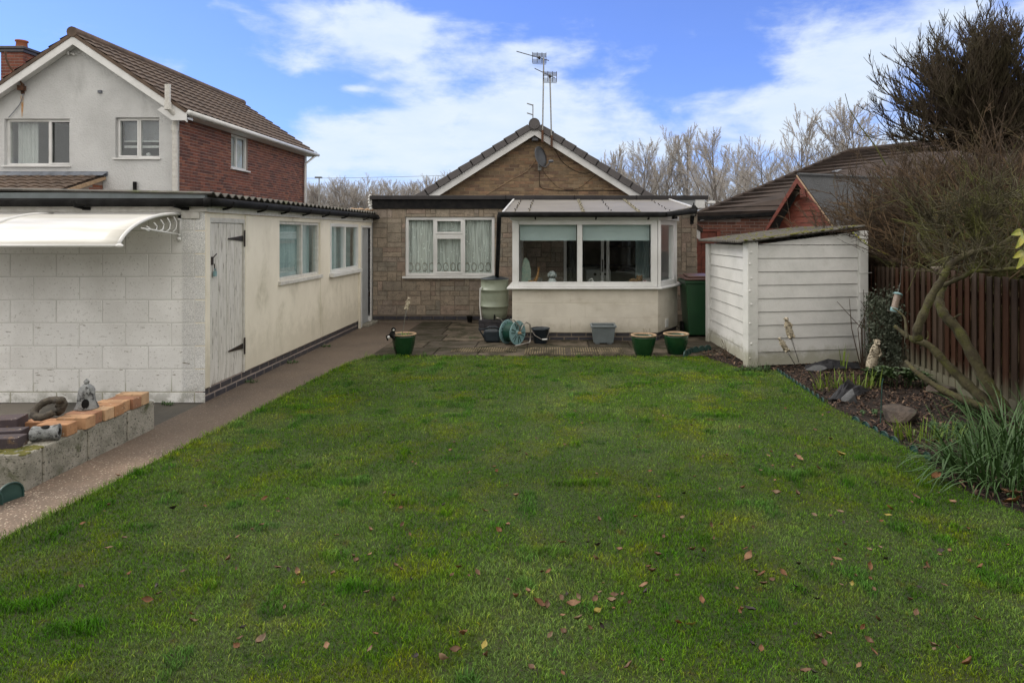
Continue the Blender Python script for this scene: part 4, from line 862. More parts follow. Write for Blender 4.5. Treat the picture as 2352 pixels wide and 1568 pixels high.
def corrugated(x0, y0, x1, y1, zf, amp, wl, along='Y', th=.012, spw=6, lip=0):
    """sheet whose waves march along Y (or X); zf(x,y) gives the plane"""
    mb = MB(); vs = []; n = int((y1 - y0) / wl * spw) if along == 'Y' else int((x1 - x0) / wl * spw)
    for i in range(n + 1):
        f = i / n; z_ = amp * math.sin(2 * PI * i / spw)
        P = [(x0, y0 + (y1 - y0) * f), (x1, y0 + (y1 - y0) * f)] if along == 'Y' else [(x0 + (x1 - x0) * f, y0), (x0 + (x1 - x0) * f, y1)]
        for (x, y) in P: z = zf(x, y) + z_; vs += [(x, y, z), (x, y, z - th)]
    fs = []
    for i in range(n):
        a = 4 * i; b = a + 4
        fs += [(a, a + 2, b + 2, b), (a + 1, b + 1, b + 3, a + 3), (a, b, b + 1, a + 1), (a + 2, a + 3, b + 3, b + 2)]
    mb.add(vs, fs); return mb
cr = corrugated(-8.5, YC - .06, XS + .09, YW + .1, lambda x, y: 2.045 - (x - XS) * .018, .018, .15, 'Y', spw=8); cr.build('corrugated_roof', MT['corr'], ob, smooth=False)
mb = MB(); mb.box(-8.5, YC + .1, .0, -8.4, YW + .3, 1.86); mb.box(-8.4, YW + .25, 0, XS - .02, YW + .33, 1.95); mb.build('hidden_walls', MT['conc_white'], ob)
mb = MB(); mb.M = Matrix.Translation((-4.3, YW + .2, 2.08)); 
for k in range(16): mb.ball((k * .06 - .1, .05 * math.sin(k), .02 + .012 * math.sin(k * 2.3)), .06, 8, 6, (1.2, 1, .5))
mb.build('mortar_ridge', MT['terra'], ob)

# door canopy on the end wall
cn = thing('door_canopy', 'white curved plastic door canopy with scrolled brackets on the block wall', 'canopy', (-5, YC, 1.7))
def prof(t): # t 0..1 wall -> front
    a = t * PI / 2 * .86; return (-.90 * math.sin(a) / math.sin(PI / 2 * .86), -.285 * (1 - math.cos(a)) / (1 - math.cos(PI / 2 * .86)))
Xr = [-6.2, -4.90, -3.66]
mb = MB(); vs = []; n = 14; nx = 16
for j in range(nx + 1):
    x = Xr[0] + (Xr[2] - Xr[0]) * j / nx
    sag = .0
    for i in range(n + 1): dy, dz = prof(i / n); vs.append((x, YC - .015 + dy, 1.835 + dz + sag))
fs = [(j * (n + 1) + i, (j + 1) * (n + 1) + i, (j + 1) * (n + 1) + i + 1, j * (n + 1) + i + 1) for j in range(nx) for i in range(n)]
mb.add(vs, fs); pn = mb.build('canopy_sheet', MT['canopy'], cn, smooth=True); sm = pn.modifiers.new('thick', 'SOLIDIFY'); sm.thickness = .006
mb = MB()
for x in Xr: mb.tube([(x, YC - .015 + prof(i / 14)[0], 1.845 + prof(i / 14)[1]) for i in range(15)], .016, 6)
mb.tube([(Xr[0], YC - .915, 1.55), (Xr[2] + .02, YC - .915, 1.55)], .014, 6); mb.tube([(Xr[0], YC - .02, 1.842), (Xr[2], YC - .02, 1.842)], .012, 6); mb.ball((Xr[2] + .01, YC - .92, 1.55), .024, 8, 6, (1.5, 1, .8)); mb.build('frame_rib', MT['upvc'], cn, smooth=True)
for x in (Xr[2], Xr[1]):
    mb = MB(); mb.box(x - .015, YC - .022, 1.60, x + .015, YC - .008, 1.84); mb.ball((x, YC - .035, 1.79), .014, 8, 6); mb.ball((x, YC - .035, 1.64), .014, 8, 6); mb.ball((x, YC - .03, 1.60), .022, 8, 6)
    mb.tube([(x, YC - .03, 1.645), (x, YC - .2, 1.66), (x, YC - .45, 1.685), (x, YC - .62, 1.70)], .009, 6)
    for k in range(5):
        yb = YC - .10 - k * .105; dz = prof(min(1, (YC - yb) / .93))[1]; zt = 1.83 + dz - .015
        mb.tube([(x, yb - .02, zt), (x, yb + .028, zt - (zt - 1.66) * .35), (x, yb + .015, zt - (zt - 1.66) * .75), (x, yb - .035, 1.665 + k * .006)], .008, 5)
    mb.build('scroll_bracket', MT['upvc'], cn, smooth=True)

# ================================================================== LEFT NEIGHBOUR HOUSE
lh = thing('neighbour_house', 'two storey house with white rendered gable and red brick side wall', 'house', (-11.2, 18, 0))
HX, HY, HY2 = -8.70, 15.2, 22.8; rx, rz, hs = -10.98, 6.10, .68; HL = rx - (HX - rx); eave = rz - (HX - rx) * hs
Fh = frame((HL, HY, 0), (1, 0, 0)); WH = HX - HL
wa = (at(10, 0, HY).x - HL, 1.65 + (V0 - 380) / 99.2, at(160, 0, HY).x - HL, 1.65 + (V0 - 273) / 99.2)
wb = (at(265, 0, HY).x - HL, 1.65 + (V0 - 363) / 99.2, at(366, 0, HY).x - HL, 1.65 + (V0 - 270) / 99.2)
mb = MB(Fh); wallbox(mb, WH, eave, [wa, wb], .25); mb.prism([(0, 0, eave), (WH, 0, eave), (WH / 2, 0, rz)], (0, .25, 0)); mb.build('rendered_gable_wall', MT['render'], lh)
Fk = frame((HX, HY, 0), (0, 1, 0)); LK = HY2 - HY
ww = (2.42, 3.42, 3.38, 4.34)
mb = MB(Fk); wallbox(mb, LK, eave, [ww], .2, x0=.002); mb.build('brick_side_wall', MT['mortar_grey'], lh)
hb = random.Random(4); rr_ = [r for r in bricks(LK, eave) if r[3] > 1.7]
mb = MB(Fk); mb.blocks(cut(rr_, [ww]), .008, .003, [(.165, .056, .033), (.195, .065, .038), (.13, .045, .03), (.095, .037, .028), (.21, .08, .046), (.145, .056, .038)], hb, .3); mb.build('red_brickwork', MT['red_brick'], lh)
mb = MB(); mb.box(HL, HY + .25, 0, HL + .2, HY2, eave); mb.box(HL, HY2, 0, HX, HY2 + .2, eave); mb.prism([(HL, HY2, eave), (HX, HY2, eave), (rx, HY2, rz)], (0, .2, 0)); mb.build('rear_wall', MT['render'], lh)
def tiled(P0, P1, P2, P3, courses, roll, wl, m, parent, name='tiled_roof', step=.03, spw=6):
    P0, P1, P2, P3 = map(Vector, (P0, P1, P2, P3)); nrm = (P1 - P0).cross(P3 - P0).normalized()
    if nrm.z < 0: nrm = -nrm
    L = (P1 - P0).length; n = max(2, int(L / wl * spw)) if roll else 1; mb = MB(); vs = []; fs = []
    for c in range(courses):
        for (f, h) in ((c / courses, step), ((c + 1) / courses, 0)):
            a = P0.lerp(P3, f); b = P1.lerp(P2, f)
            for i in range(n + 1):
                r = roll * abs(math.sin(PI * i / spw)) if roll else 0; vs.append(a.lerp(b, i / n) + nrm * (h + r + .01))
    W = n + 1
    for c in range(courses):
        b0 = 2 * c * W
        for i in range(n): fs.append((b0 + i, b0 + i + 1, b0 + W + i + 1, b0 + W + i))
        if c: 
            p = b0 - W
            for i in range(n): fs.append((p + i, p + i + 1, b0 + i + 1, b0 + i))
    mb.add(vs, fs); n0 = -nrm * .06; mb.prism([P0 + n0, P1 + n0, P2 + n0, P3 + n0], nrm * .069)
    a = P0 + n0; mb.prism([P0 + n0 + nrm * .069, P1 + n0 + nrm * .069, P1 + nrm * step, P0 + nrm * step], (P3 - P0).normalized() * .01)
    return mb.build(name, m, parent)
oy = .28; od = .32
for s in (1, -1):
    e0 = (rx + s * (HX - rx + od), HY - oy, eave - od * hs + .12); e1 = (e0[0], HY2 + oy, e0[2]); r0 = (rx, HY - oy, rz + .12); r1 = (rx, HY2 + oy, rz + .12)
    tiled(e0, e1, r1, r0, 10, .022, .30, MT['tile_brown'], lh, step=.035)
mb = MB(Matrix.Translation((rx, 0, rz + .14)) @ Matrix.Rotation(PI / 2, 4, 'X')); mb.lathe([(.12, -HY + oy + .01), (.12, -HY2 - oy)], n=12); mb.build('ridge_tile', MT['tile_brown'], lh)
mb = MB()
for s in (1, -1):
    X1 = rx + s * (HX - rx + od)
    mb.prism([(rx, HY - oy + .02, rz + .08), (X1, HY - oy + .02, eave - od * hs + .08), (X1, HY - oy + .02, eave - od * hs - .14), (rx, HY - oy + .02, rz - .14)], (0, .03, 0))
    mb.prism([(rx, HY - oy + .05, rz - .04), (X1, HY - oy + .05, eave - od * hs - .04), (X1, HY - oy + .05, eave - od * hs - .07), (rx, HY - oy + .05, rz - .07)], (0, oy - .06, 0))
mb.box(HX + .01, HY - oy + .05, eave - .26, HX + od, HY - .02, eave - .24); mb.prism([(HX - .25, HY - oy + .015, eave - .01), (HX + od, HY - oy + .015, eave - .2), (HX + od, HY - oy + .015, eave - .32), (HX - .02, HY - oy + .015, eave - .32), (HX - .35, HY - oy + .015, eave - .08)], (0, .03, 0))
mb.build('bargeboard', MT['upvc'], lh)
mb = MB(); mb.box(HX + .01, HY, eave - .20, HX + od - .01, HY2 + oy, eave - .18); mb.box(HX + od - .02, HY - oy + .05, eave - .20, HX + od, HY2 + oy, eave - .12); mb.build('soffit', MT['upvc'], lh)
mb = MB(); mb.tube([(HX + od + .06, HY - oy, eave - .14), (HX + od + .06, HY2 + oy, eave - .14)], .055, 8); mb.build('gutter', MT['upvc'], lh, smooth=True)
mb = MB(); mb.tube([(HX + od + .04, HY2 + .1, eave - .16), (HX + .08, HY2 - .15, eave - .5), (HX + .06, HY2 - .15, 0)], .04, 8); mb.build('downpipe', MT['upvc'], lh, smooth=True)
mb = MB(); px_ = at(402, 0, HY - .08).x; pq = at(389, 0, HY - .3).x
mb.tube([(px_, HY - .08, 1.2), (px_, HY - .08, 4.12), (pq + .08, HY - .2, 4.35), (pq, HY - .36, 4.52), (pq, HY - .36, 5.02)], .062, 10); mb.lathe([(.075, 4.45), (.075, 4.62)], (pq, HY - .36, 0), 10); mb.lathe([(.075, 4.02), (.075, 4.15)], (px_, HY - .08, 0), 10); mb.build('soil_vent_pipe', MT['greyplas'] if False else MT['old_white'], lh)
for (r, cols, nm) in ((wa, [(wa[2] - wa[0]) * .655], 0), (wb, [(wb[2] - wb[0]) * .5], 1)):
    Fq = Fo(r, Fh); W_, H_ = r[2] - r[0], r[3] - r[1]
    sash = [(W_ * .665, .03, W_ - .02, H_ - .03)] if nm == 0 else [(.03, .03, W_ * .49, H_ - .03)]
    wq = casement(lh, Fq, W_, H_, cols, sash=sash, y0=.08, silld=.05)
    if nm == 0: pleats(Fq, .06, .55, .02, H_ - .04, .3, .02).build('curtain', MT['curtain'], wq, smooth=True)
    else:
        mb = MB(Fq); mb.box(.05, .25, H_ * .45, W_ - .05, .255, H_ - .05); mb.build('roller_blind', MT['grey_cam'], wq)
        mb = MB(Fq); mb.box(.05, .24, H_ * .43, W_ - .05, .262, H_ * .46); mb.box(.05, .24, H_ * .28, W_ - .05, .25, H_ * .34); mb.ball((W_ * .93, .25, .15), .09, 10, 8, (1, .5, 1)); mb.ball((W_ * .62, .22, .1), .05, 8, 6); mb.build('blind_bar', MT['curtain'], wq)
Fq = Fo(ww, Fk); wq = casement(lh, Fq, ww[2] - ww[0], ww[3] - ww[1], [(ww[2] - ww[0]) * .42], y0=.04, silld=.07)
pleats(Fq, .05, ww[2] - ww[0] - .05, .03, ww[3] - ww[1] - .03, .14, .015).build('net_curtain', MT['curtain'], wq, smooth=True)
# lean-to below gable
ly0, lx1 = HY - 1.7, at(240, 0, HY).x
tiled((HL - 1, ly0, 2.44), (lx1, ly0, 2.44), (lx1, HY - .02, 2.98), (HL - 1, HY - .02, 2.98), 6, .035, .25, MT['tile_brown'], lh, 'lean_to_roof', step=.03)
mb = MB(); mb.box(HL - 1, HY - .03, 2.99, lx1 + .08, HY - .002, 3.09); mb.prism([(HL - 1, HY - .16, 2.985), (lx1 + .06, HY - .16, 2.985), (lx1 + .08, HY - .03, 3.06), (HL - 1, HY - .03, 3.06)], (0, 0, .012)); mb.build('lead_flashing', MT['lead'], lh)
mb = MB(frame((lx1 - .03, ly0, 0), (0, 1, 0))); mb.prism([(0, 0, 0), (1.68, 0, 0), (1.68, 0, 2.92), (0, 0, 2.38)], (0, .2, 0)); mb.build('lean_to_wall', MT['mortar_grey'], lh)
mb = MB(frame((lx1 - .03, ly0, 0), (0, 1, 0))); mb.blocks([r for r in bricks(1.68, 2.9, z0=1.8) if r[3] < 2.37 + r[0] * .31], .006, .003, [(.22, .075, .04), (.19, .06, .035)], hb); mb.build('lean_to_brickwork', MT['red_brick'], lh)
mb = MB(); mb.prism([(lx1 + .02, ly0, 2.36), (lx1 + .02, HY - .02, 2.90), (lx1 + .02, HY - .02, 2.97), (lx1 + .02, ly0, 2.45)], (.03, 0, 0)); mb.build('lean_to_verge', MT['terra'], lh)
mb = MB(); x = at(938 / 2.94 * .98, 0, HY).x; mb.tube([(x, HY - .05, 2.2), (x, HY - .05, 2.85)], .04, 8); mb.build('flue', MT['black'], lh)
# bits on the render
mb = MB(); p = at(160, 122, HY - .02); mb.tube([p, p + Vector((.16, -.08, -.06))], .022, 6); mb.tube([p + Vector((0, -.05, .03)), p + Vector((0, -.05, -.05))], .02, 6); mb.build('wall_hook', MT['upvc'], lh)
mb = MB(); 
for (u, v) in ((230, 210), (290, 172)): p = at(u, v, HY - .02); mb.box(p.x - .04, p.y - .03, p.z - .04, p.x + .04, p.y + .03, p.z + .02)
mb.build('vent', MT['lead'], lh)
pa = thing('rusty_aerial_pole', 'rusty bent aerial pole bracketed to the white gable', 'aerial pole', at(54, 205, HY))
mb = MB(); mb.tube([at(54, 198, HY - .1), at(20, 150, HY - .3), at(14, 135, HY - .32), at(12, 118, HY - .32)], .02, 8); mb.build('pole', MT['rust'], pa)
mb = MB(); p = at(55, 205, HY); mb.box(p.x - .05, p.y - .03, p.z - .12, p.x + .02, p.y - .005, p.z + .12); mb.box(p.x - .05, p.y - .14, p.z - .05, p.x + .08, p.y - .03, p.z + .06); mb.build('bracket', MT['rust'], pa, bevel=.005)
cable([at(54, 215, HY - .03), at(45, 240, HY - .03), at(20, 270, HY - .03)], .008, 'cable', 'lead', lh)
MT['ruststain'] = mat('rust_stain', (.42, .21, .07), .9, (.55, .5, .42), 9)
mb = MB(); p = at(51, 220, HY); mb.add([(p.x - .04, HY - .004, p.z), (p.x + .04, HY - .004, p.z), (p.x + .03, HY - .004, p.z - .25), (p.x + .008, HY - .004, p.z - .5), (p.x - .01, HY - .004, p.z - .5), (p.x - .03, HY - .004, p.z - .2)], [(0, 1, 2, 3, 4, 5)]); mb.build('rust_streak', MT['ruststain'], lh)
# chimney
cy_ = 16.6; cxx = at(50, 0, cy_).x; cz = lambda v: EYE + (V0 - v) * cy_ / FPX
Fc = frame((cxx - .27, cy_ - .3, 0), (1, 0, 0)); mb = MB(Fc); mb.box(0, .0, 3.5, .54, .6, cz(128)); ch = mb.build('chimney', MT['mortar_grey'], lh)
mb = MB(Fc); mb.blocks([r for r in bricks(.54, cz(128), z0=4.0)], .008, .003, [(.20, .065, .04), (.16, .05, .035)], hb)
mb.M = frame((cxx + .27, cy_ - .3, 0), (0, 1, 0)); mb.blocks([r for r in bricks(.6, cz(128), z0=4.0)], .008, .003, [(.20, .065, .04), (.16, .05, .035)], hb); mb.build('chimney_brickwork', MT['red_brick'], ch)
mb = MB(Fc); mb.box(-.04, -.04, cz(128), .58, .64, cz(121)); mb.box(-.07, -.07, cz(121), .61, .67, cz(115)); mb.build('chimney_cap', MT['blue_brick'], ch, bevel=.01)
mb = MB(); mb.lathe([(.13, cz(115)), (.115, cz(98)), (.14, cz(97)), (.14, cz(94)), (.10, cz(94)), (.09, cz(100))], (cxx, cy_, 0), 16, caps=False); mb.build('chimney_pot', mat('terracotta_pot', (.32, .11, .055), .8), ch, smooth=True)

# ================================================================== RIGHT NEIGHBOURS
rh = thing('hipped_bungalow', 'bungalow with stepped brown tiled roof beyond the red summerhouse', 'house', (9, 20, 0))
e0, e1, r0, r1 = at(1598, 497, 18), at(2700, 462, 15.2), at(1948, 350, 21.6), at(2700, 268, 17.9)
tiled(e0, e1, r1, r0, 15, 0, .3, MT['tile_grey'], rh, step=.10)
bk = Vector((.9, 3.6, 0)); zz0 = e0.z
h0, h1 = Vector((e0.x + 1.2, e0.y + 7, e0.z)), Vector((e1.x + 1.2, e1.y + 7, e1.z))
mb = MB(); mb.prism([e0, r0, h0], (0, 0, -.05)); mb.prism([h0, h1, r1, r0], (0, 0, -.05)); mb.build('rear_roof', MT['tile_grey'], rh)
mb = MB(); mb.tube([r0 + Vector((0, 0, .03)), r1 + Vector((0, 0, .03))], .09, 8); mb.tube([e0 + Vector((0, 0, .06)), r0 + Vector((0, 0, .05))], .06, 6); mb.build('ridge_tile', MT['tile_grey'], rh)
mb = MB(); mb.prism([Vector((e0.x + .3, e0.y + .35, 0)), Vector((e1.x, e1.y + .35, 0)), Vector((h1.x, h1.y - .3, 0)), Vector((h0.x + .3, h0.y - .3, 0))], (0, 0, e0.z - .04)); mb.build('wall', MT['red_brick'], rh)
mb = MB(); p = at(1915, 405, 20.4); mb.tube([at(1915, 402, 19.55), at(1935, 395, 19.7)], [.13, .1], 10); mb.build('roof_vent', MT['lead'], rh)
ga = thing('brick_garage', 'low brick garage with sagging black felt roof edge beyond the bungalow', 'garage', (4.6, 16, 0))
Fg2 = frame((3.40, 16, 0), (1, 0, 0)); mb = MB(Fg2); mb.prism([(0, 0, 0), (3.2, 0, 0), (3.2, 0, 2.15), (0, 0, 1.96)], (0, .2, 0)); mb.box(0, .2, 0, .2, 1.9, 1.95); mb.box(3.0, .2, 0, 3.2, 1.9, 2.1); mb.build('wall', MT['mortar_grey'], ga)
mb = MB(Fg2); mb.blocks(cut([r for r in bricks(3.2, 2.1, z0=.6) if r[3] < 1.95 + r[0] * .058], [(0, 0, .62, 1.76)]), .008, .003, [(.15, .06, .04), (.18, .075, .05), (.12, .05, .035)], hb); mb.build('brickwork', MT['red_brick'], ga)
mb = MB(Fg2); mb.prism([(-.1, -.15, 1.98), (3.3, -.15, 2.17), (3.3, -.15, 2.29), (2.0, -.15, 2.20), (1.2, -.15, 2.12), (-.1, -.15, 2.06)], (0, .1, 0)); mb.build('felt_edge', MT['bitumen'], ga)
mb = MB(Fg2); mb.prism([(-.1, -.05, 2.0), (3.3, -.05, 2.2), (3.3, 1.95, 2.2), (-.1, 1.95, 2.0)], (0, 0, .05)); mb.build('roof_deck', MT['felt'], ga)
gt = thing('wooden_gate', 'dark red brown boarded gate between bungalow and garage', 'gate', (3.6, 15.9, 0))
mb = MB(Fg2)
for i in range(6): mb.box(-.55 + i * .178, -.05, .05, -.55 + i * .178 + .17, -.03, 1.70)
mb.build('boards', MT['redwood'], gt); mb = MB(Fg2)
mb.box(-.57, -.075, .3, .54, -.05, .42); mb.box(-.57, -.075, 1.42, .54, -.05, 1.54); mb.prism([(-.5, -.075, .42), (-.38, -.075, .42), (.5, -.075, 1.42), (.38, -.075, 1.42)], (0, .024, 0)); mb.build('brace', MT['redwood'], gt)
mb = MB(Fg2); mb.box(.52, -.08, 0, .61, -.0085, 1.76); mb.box(-.6, -.08, 1.705, .52, -.02, 1.76); mb.build('gate_frame', MT['redwood'], gt)

# summerhouse
sh = thing('summerhouse', 'red stained timber summerhouse with grey felt roof over the fence', 'summerhouse', (5.5, 13.5, 0))
Bc = Vector((5.44, 12.6, 0)); dR = Vector((.93, .36, 0)).normalized(); dG = Vector((-.36, .93, 0)).normalized(); Wg = 1.7; Lr = 2.7; he = 1.80; ha = 2.76
# local frame: x from A (far-left) to B (near) along gable, looking from outside
Ac = Bc + dG * Wg; Fz = frame(Ac, Bc - Ac)
mb = MB(Fz); nbd = 9
z = 0
while z < ha - .05:
    zt = min(z + .125, ha - .05)
    hw = lambda q: Wg / 2 if q <= he else max(.01, (ha - q) / (ha - he) * Wg / 2)
    a0, a1 = hw(z), hw(zt); mb.prism([(Wg / 2 - a0, -.008 if False else 0, z), (Wg / 2 + a0, 0, z), (Wg / 2 + a1, .014, zt), (Wg / 2 - a1, .014, zt)], (0, .03, 0)); z += .125
mb.build('gable_boards', MT['redwood'], sh)
Fy = frame(Bc, dR); mb = MB(Fy); z = 0
while z < he - .01: mb.prism([(0, 0, z), (Lr, 0, z), (Lr, .014, z + .124), (0, .014, z + .124)], (0, .03, 0)); z += .125
mb.build('side_boards', MT['redwood'], sh)
nz = Vector((0, 0, 1)); apx = Ac.lerp(Bc, .5) + nz * (ha + .05); ovh = -dR * .22
outB = (Bc - Ac).normalized(); eB = Bc + nz * (he - .03) + outB * .12; eA = Ac + nz * (he - .03) - outB * .12; drop = nz * -.12
mb = MB(); mb.prism([eB + ovh, eB + dR * (Lr + .1), apx + dR * (Lr + .1), apx + ovh], (0, 0, .035)); mb.prism([eA + ovh, eA + dR * (Lr + .1), apx + dR * (Lr + .1), apx + ovh], (0, 0, .034)); mb.build('felt_roof', MT['felt'], sh)
mb = MB(); mb.tube([apx + ovh + nz * .03, apx + dR * (Lr + .1) + nz * .03], .05, 6); mb.build('felt_ridge', MT['felt'], sh)
mb = MB()
for e in (eA, eB): mb.prism([e + ovh, apx + ovh, apx + ovh - nz * .14, e + ovh - nz * .10], -dR * .025)
p = apx + ovh - dR * .03; mb.prism([p + outB * .0 - nz * .42 + outB * .28, p - nz * .42 + outB * .12, p - nz * .28 + outB * .10, p - nz * .22 + outB * .22], -dR * .02); mb.build('bargeboard', MT['redwood'], sh)
mb = MB(); mb.prism([eB + ovh - dR * .026 + nz * .002, apx + ovh - dR * .026 + nz * .002, apx + ovh - dR * .026 + nz * .03, eB + ovh - dR * .026 + nz * .03], -dR * .02); mb.build('roof_trim', MT['terra'], sh)

# ================================================================== CONCRETE SHED
cs = thing('concrete_shed', 'white painted concrete panel shed with mossy corrugated roof', 'shed', (2.43, 8.13, 0))
sA, sB, sC = Vector((2.43, 8.13, 0)), Vector((2.37, 10.03, 0)), Vector((3.93, 8.40, 0)); sD = sB + (sC - sA)
rz_at = lambda p: 1.50 + (p.x - 2.37) * .118
def panel(P, Q, name, steps=.166):
    d = Q - P; L = d.length; mb = MB(frame(P, d)); z = .02
    zP, zQ = rz_at(P), rz_at(Q)
    while z < max(zP, zQ) - .01:
        zt = z + steps
        def cap(zz, f): return min(zz, zP + (zQ - zP) * f)
        a, b = .06 / L, 1 - .06 / L
        mb.prism([(.06, -.014, cap(z, a)), (L - .06, -.014, cap(z, b)), (L - .06, .0, cap(zt - .006, b)), (.06, .0, cap(zt - .006, a))], (0, .05, 0)); z = zt
    return mb.build(name, MT['conc_white'], cs, bevel=.003)
panel(sA, sC, 'front_panel'); panel(sB, sA, 'side_panel'); panel(sD, sB, 'rear_panel'); panel(sC, sD, 'side_panel')
for (p, wdt, hh, ex) in ((sA, .13, 1.56, 0), (sC, .13, 1.69, 0), (sB, .11, 1.5, 0), (sD, .11, 1.66, 0)):
    d = (sC - sA).normalized(); f = frame(p, d); mb = MB(f)
    x0 = {0: -.05}.get(0); 
    if p == sA: mb.box(-.07, -.05, 0, .07, .09, hh - .01)
    elif p == sC: mb.box(-.07, -.05, 0, .055, .09, hh)
    else: mb.box(-.06, -.06, 0, .06, .05, hh)
    mb.build('corner_post', MT['conc_white'], cs, bevel=.012)
mb = MB(frame(sA, sC - sA))
for i, z in enumerate((.12, .3, .55, .78, .95, 1.1, 1.28, 1.42)): mb.ball((-.045 + (i % 2) * .02, -.052, z), .014, 7, 5); 
for z in (.9, 1.15): mb.box((sC - sA).length - .09, -.056, z, (sC - sA).length + .10, -.05, z + .008)
mb.build('bolt_head', MT['conc_white'], cs, smooth=True)
uu = (sC - sA).normalized(); vv = (sB - sA).normalized(); Ms = Matrix(((uu.x, vv.x, 0, sA.x), (uu.y, vv.y, 0, sA.y), (0, 0, 1, 0), (0, 0, 0, 1)))
cr = corrugated(-.16, -.12, 1.50, 2.05, lambda x, y: 1.575 + x * .118, .014, .075, 'Y', th=.01); cr.M = Ms
c2 = MB(Ms); c2.add(cr.v, cr.f); c2.build('corrugated_roof', MT['corr'], cs)
mr = random.Random(2); mb = MB(Ms)
for k in range(170):
    x, y = mr.uniform(-.15, 1.48), mr.choice([mr.uniform(-.14, .0), mr.uniform(-.14, 1.9)]); mb.ball((x, y, 1.585 + x * .118), mr.uniform(.008, .024), 6, 4, (1.4, 1.2, .55))
tag(mb.build('moss', MT['moss'], cs), kind='stuff')
mb = MB(Ms); mb.box(-.02, -.10, 1.535, 1.58, -.075, 1.565); 
mb.v = [tuple(Vector(p)) for p in mb.v]; 

# ================================================================== FENCE
XF = 4.12
fe = thing('boundary_fence', 'dark brown feather edge fence along the right boundary', 'fence', (XF, 8, 0))
fr_ = random.Random(6); mb = MB(frame((XF, 13.0, 0), (0, -1, 0))); x = 0
while x < 12.0:
    g_ = fr_.random(); yy = 13 - x
    k = fr_.uniform(.75, 1.25); c = (.043 * k, .021 * k, .013 * k)
    if fr_.random() < .3: c = (.05 * k, .034 * k, .025 * k)
    h = 1.245 + fr_.uniform(-.012, .012) + .02 * math.sin(x * 1.3)
    k *= 1.0; mb.prism([(x, .002, .08), (x + .119, -.024, .08), (x + .119, -.010, .08), (x, .012, .08)][::1], (0, 0, h - .08), c)
    cp = (.16, .15, .125) if fr_.random() < .6 else (.09, .08, .06)
    x += .112
mb.build('fence_boards', MT['darkwood'], fe)
mb = MB(frame((XF, 13.0, 0), (0, -1, 0))); mb.box(0, .02, .25, 12, .06, .33, (.06, .035, .025)); mb.box(0, .02, 1.0, 12, .06, 1.08, (.06, .035, .025)); mb.box(0, -.02, -.02, 12, .03, .16, (.14, .13, .10)); mb.build('rail', MT['darkwood'], fe)
for i in range(7):
    mb = MB(frame((XF, 13.0, 0), (0, -1, 0))); x = .3 + i * 1.83; mb.box(x, .03, 0, x + .08, .11, 1.27, (.08, .06, .04)); mb.box(x - .02, .01, 1.27, x + .1, .13, 1.29, (.2, .17, .13)); mb.build('post', MT['darkwood'], fe)
def fence_mat():
    m = MT['darkwood']; t = m.node_tree; b = [n for n in t.nodes if n.type == 'BSDF_PRINCIPLED'][0]; n = NT(t)
    src = b.inputs['Base Color'].links[0].from_socket; sp = t.nodes.new('ShaderNodeSeparateXYZ'); t.links.new(n.pos, sp.inputs[0])
    s1 = n.noise(1.0, 6, .65, n.map((9, 11, .9)))
    top = n.math('MULTIPLY', n.ramp(n.math('ADD', sp.outputs[2], n.math('MULTIPLY', s1, .7)), 1.45, 1.8), .5)
    low = n.math('MULTIPLY', n.ramp(n.math('SUBTRACT', sp.outputs[2], n.math('MULTIPLY', s1, .55)), -.12, .12, 1, 0), .7)
    c = n.mix(top, src, (.13, .115, .09)); c = n.mix(low, c, (.15, .145, .10)); t.links.new(c, b.inputs['Base Color'])
fence_mat()

# ================================================================== PLANTS
def grow(paths, p, d, L, r, lvl, cfg, R_, maxl):
    n = cfg['seg'][lvl]; pts = [p.copy()]; q = p.copy(); dd = d.normalized()
    for i in range(n):
        dd = (dd + Vector((R_.gauss(0, 1), R_.gauss(0, 1), R_.gauss(0, 1))) * cfg['wob'][lvl] + Vector((0, 0, cfg['up'][lvl]))).normalized(); q = q + dd * (L / n); pts.append(q.copy())
    r1 = r * cfg['taper'][lvl]; paths[min(lvl, len(paths) - 1)].append((pts, r, r1))
    if lvl >= maxl: return
    for k in range(cfg['n'][lvl]):
        f = cfg['from'][lvl] + (1 - cfg['from'][lvl]) * (k + R_.random()) / cfg['n'][lvl]; i = min(n - 1, int(f * n)); b = pts[i].lerp(pts[i + 1], f * n - i)
        t = (pts[i + 1] - pts[i]).normalized(); a = cfg['ang'][lvl] * R_.uniform(.6, 1.25); s = t.orthogonal().normalized(); s.rotate(Matrix.Rotation(R_.uniform(0, 2 * PI), 3, t))
        nd = t * math.cos(a) + s * math.sin(a); Lk = L * cfg['lr'][lvl] * R_.uniform(.65, 1.15) * (1 - cfg['fall'][lvl] * f)
        grow(paths, b, nd, Lk, max(r * (1 - f * (1 - cfg['taper'][lvl])) * cfg['rr'][lvl], cfg['rmin']), lvl + 1, cfg, R_, maxl)
POP = dict(seg=[8, 5, 4, 2], wob=[.04, .05, .07, .12], up=[.02, .07, .06, .05], taper=[.15, .25, .4, .6], n=[26, 9, 15, 0], ang=[.72, .5, .7, .5], lr=[.72, .6, .26, .5], rr=[.46, .5, .6, .5], fall=[.76, .45, .3, 0], rmin=.017)
POP['from'] = [.14, .2, .15, 0]
def make_tree(name, label, cat, h, cfg, seed, m1, m2, r=.21, group=None, levels=3, lean=0):
    R_ = random.Random(seed); t = thing(name, label, cat, (0, 0, 0), group); P = [[], [], [], []]
    grow(P, Vector((0, 0, 0)), Vector((lean, 0, 1)), h, r, 0, cfg, R_, levels)
    tubes_np(P[0], 'trunk', m1, t, 6); tubes_np(P[1], 'limbs', m1, t, 4); tubes_np(P[2] + P[3], 'crown', m2, t, 3); return t
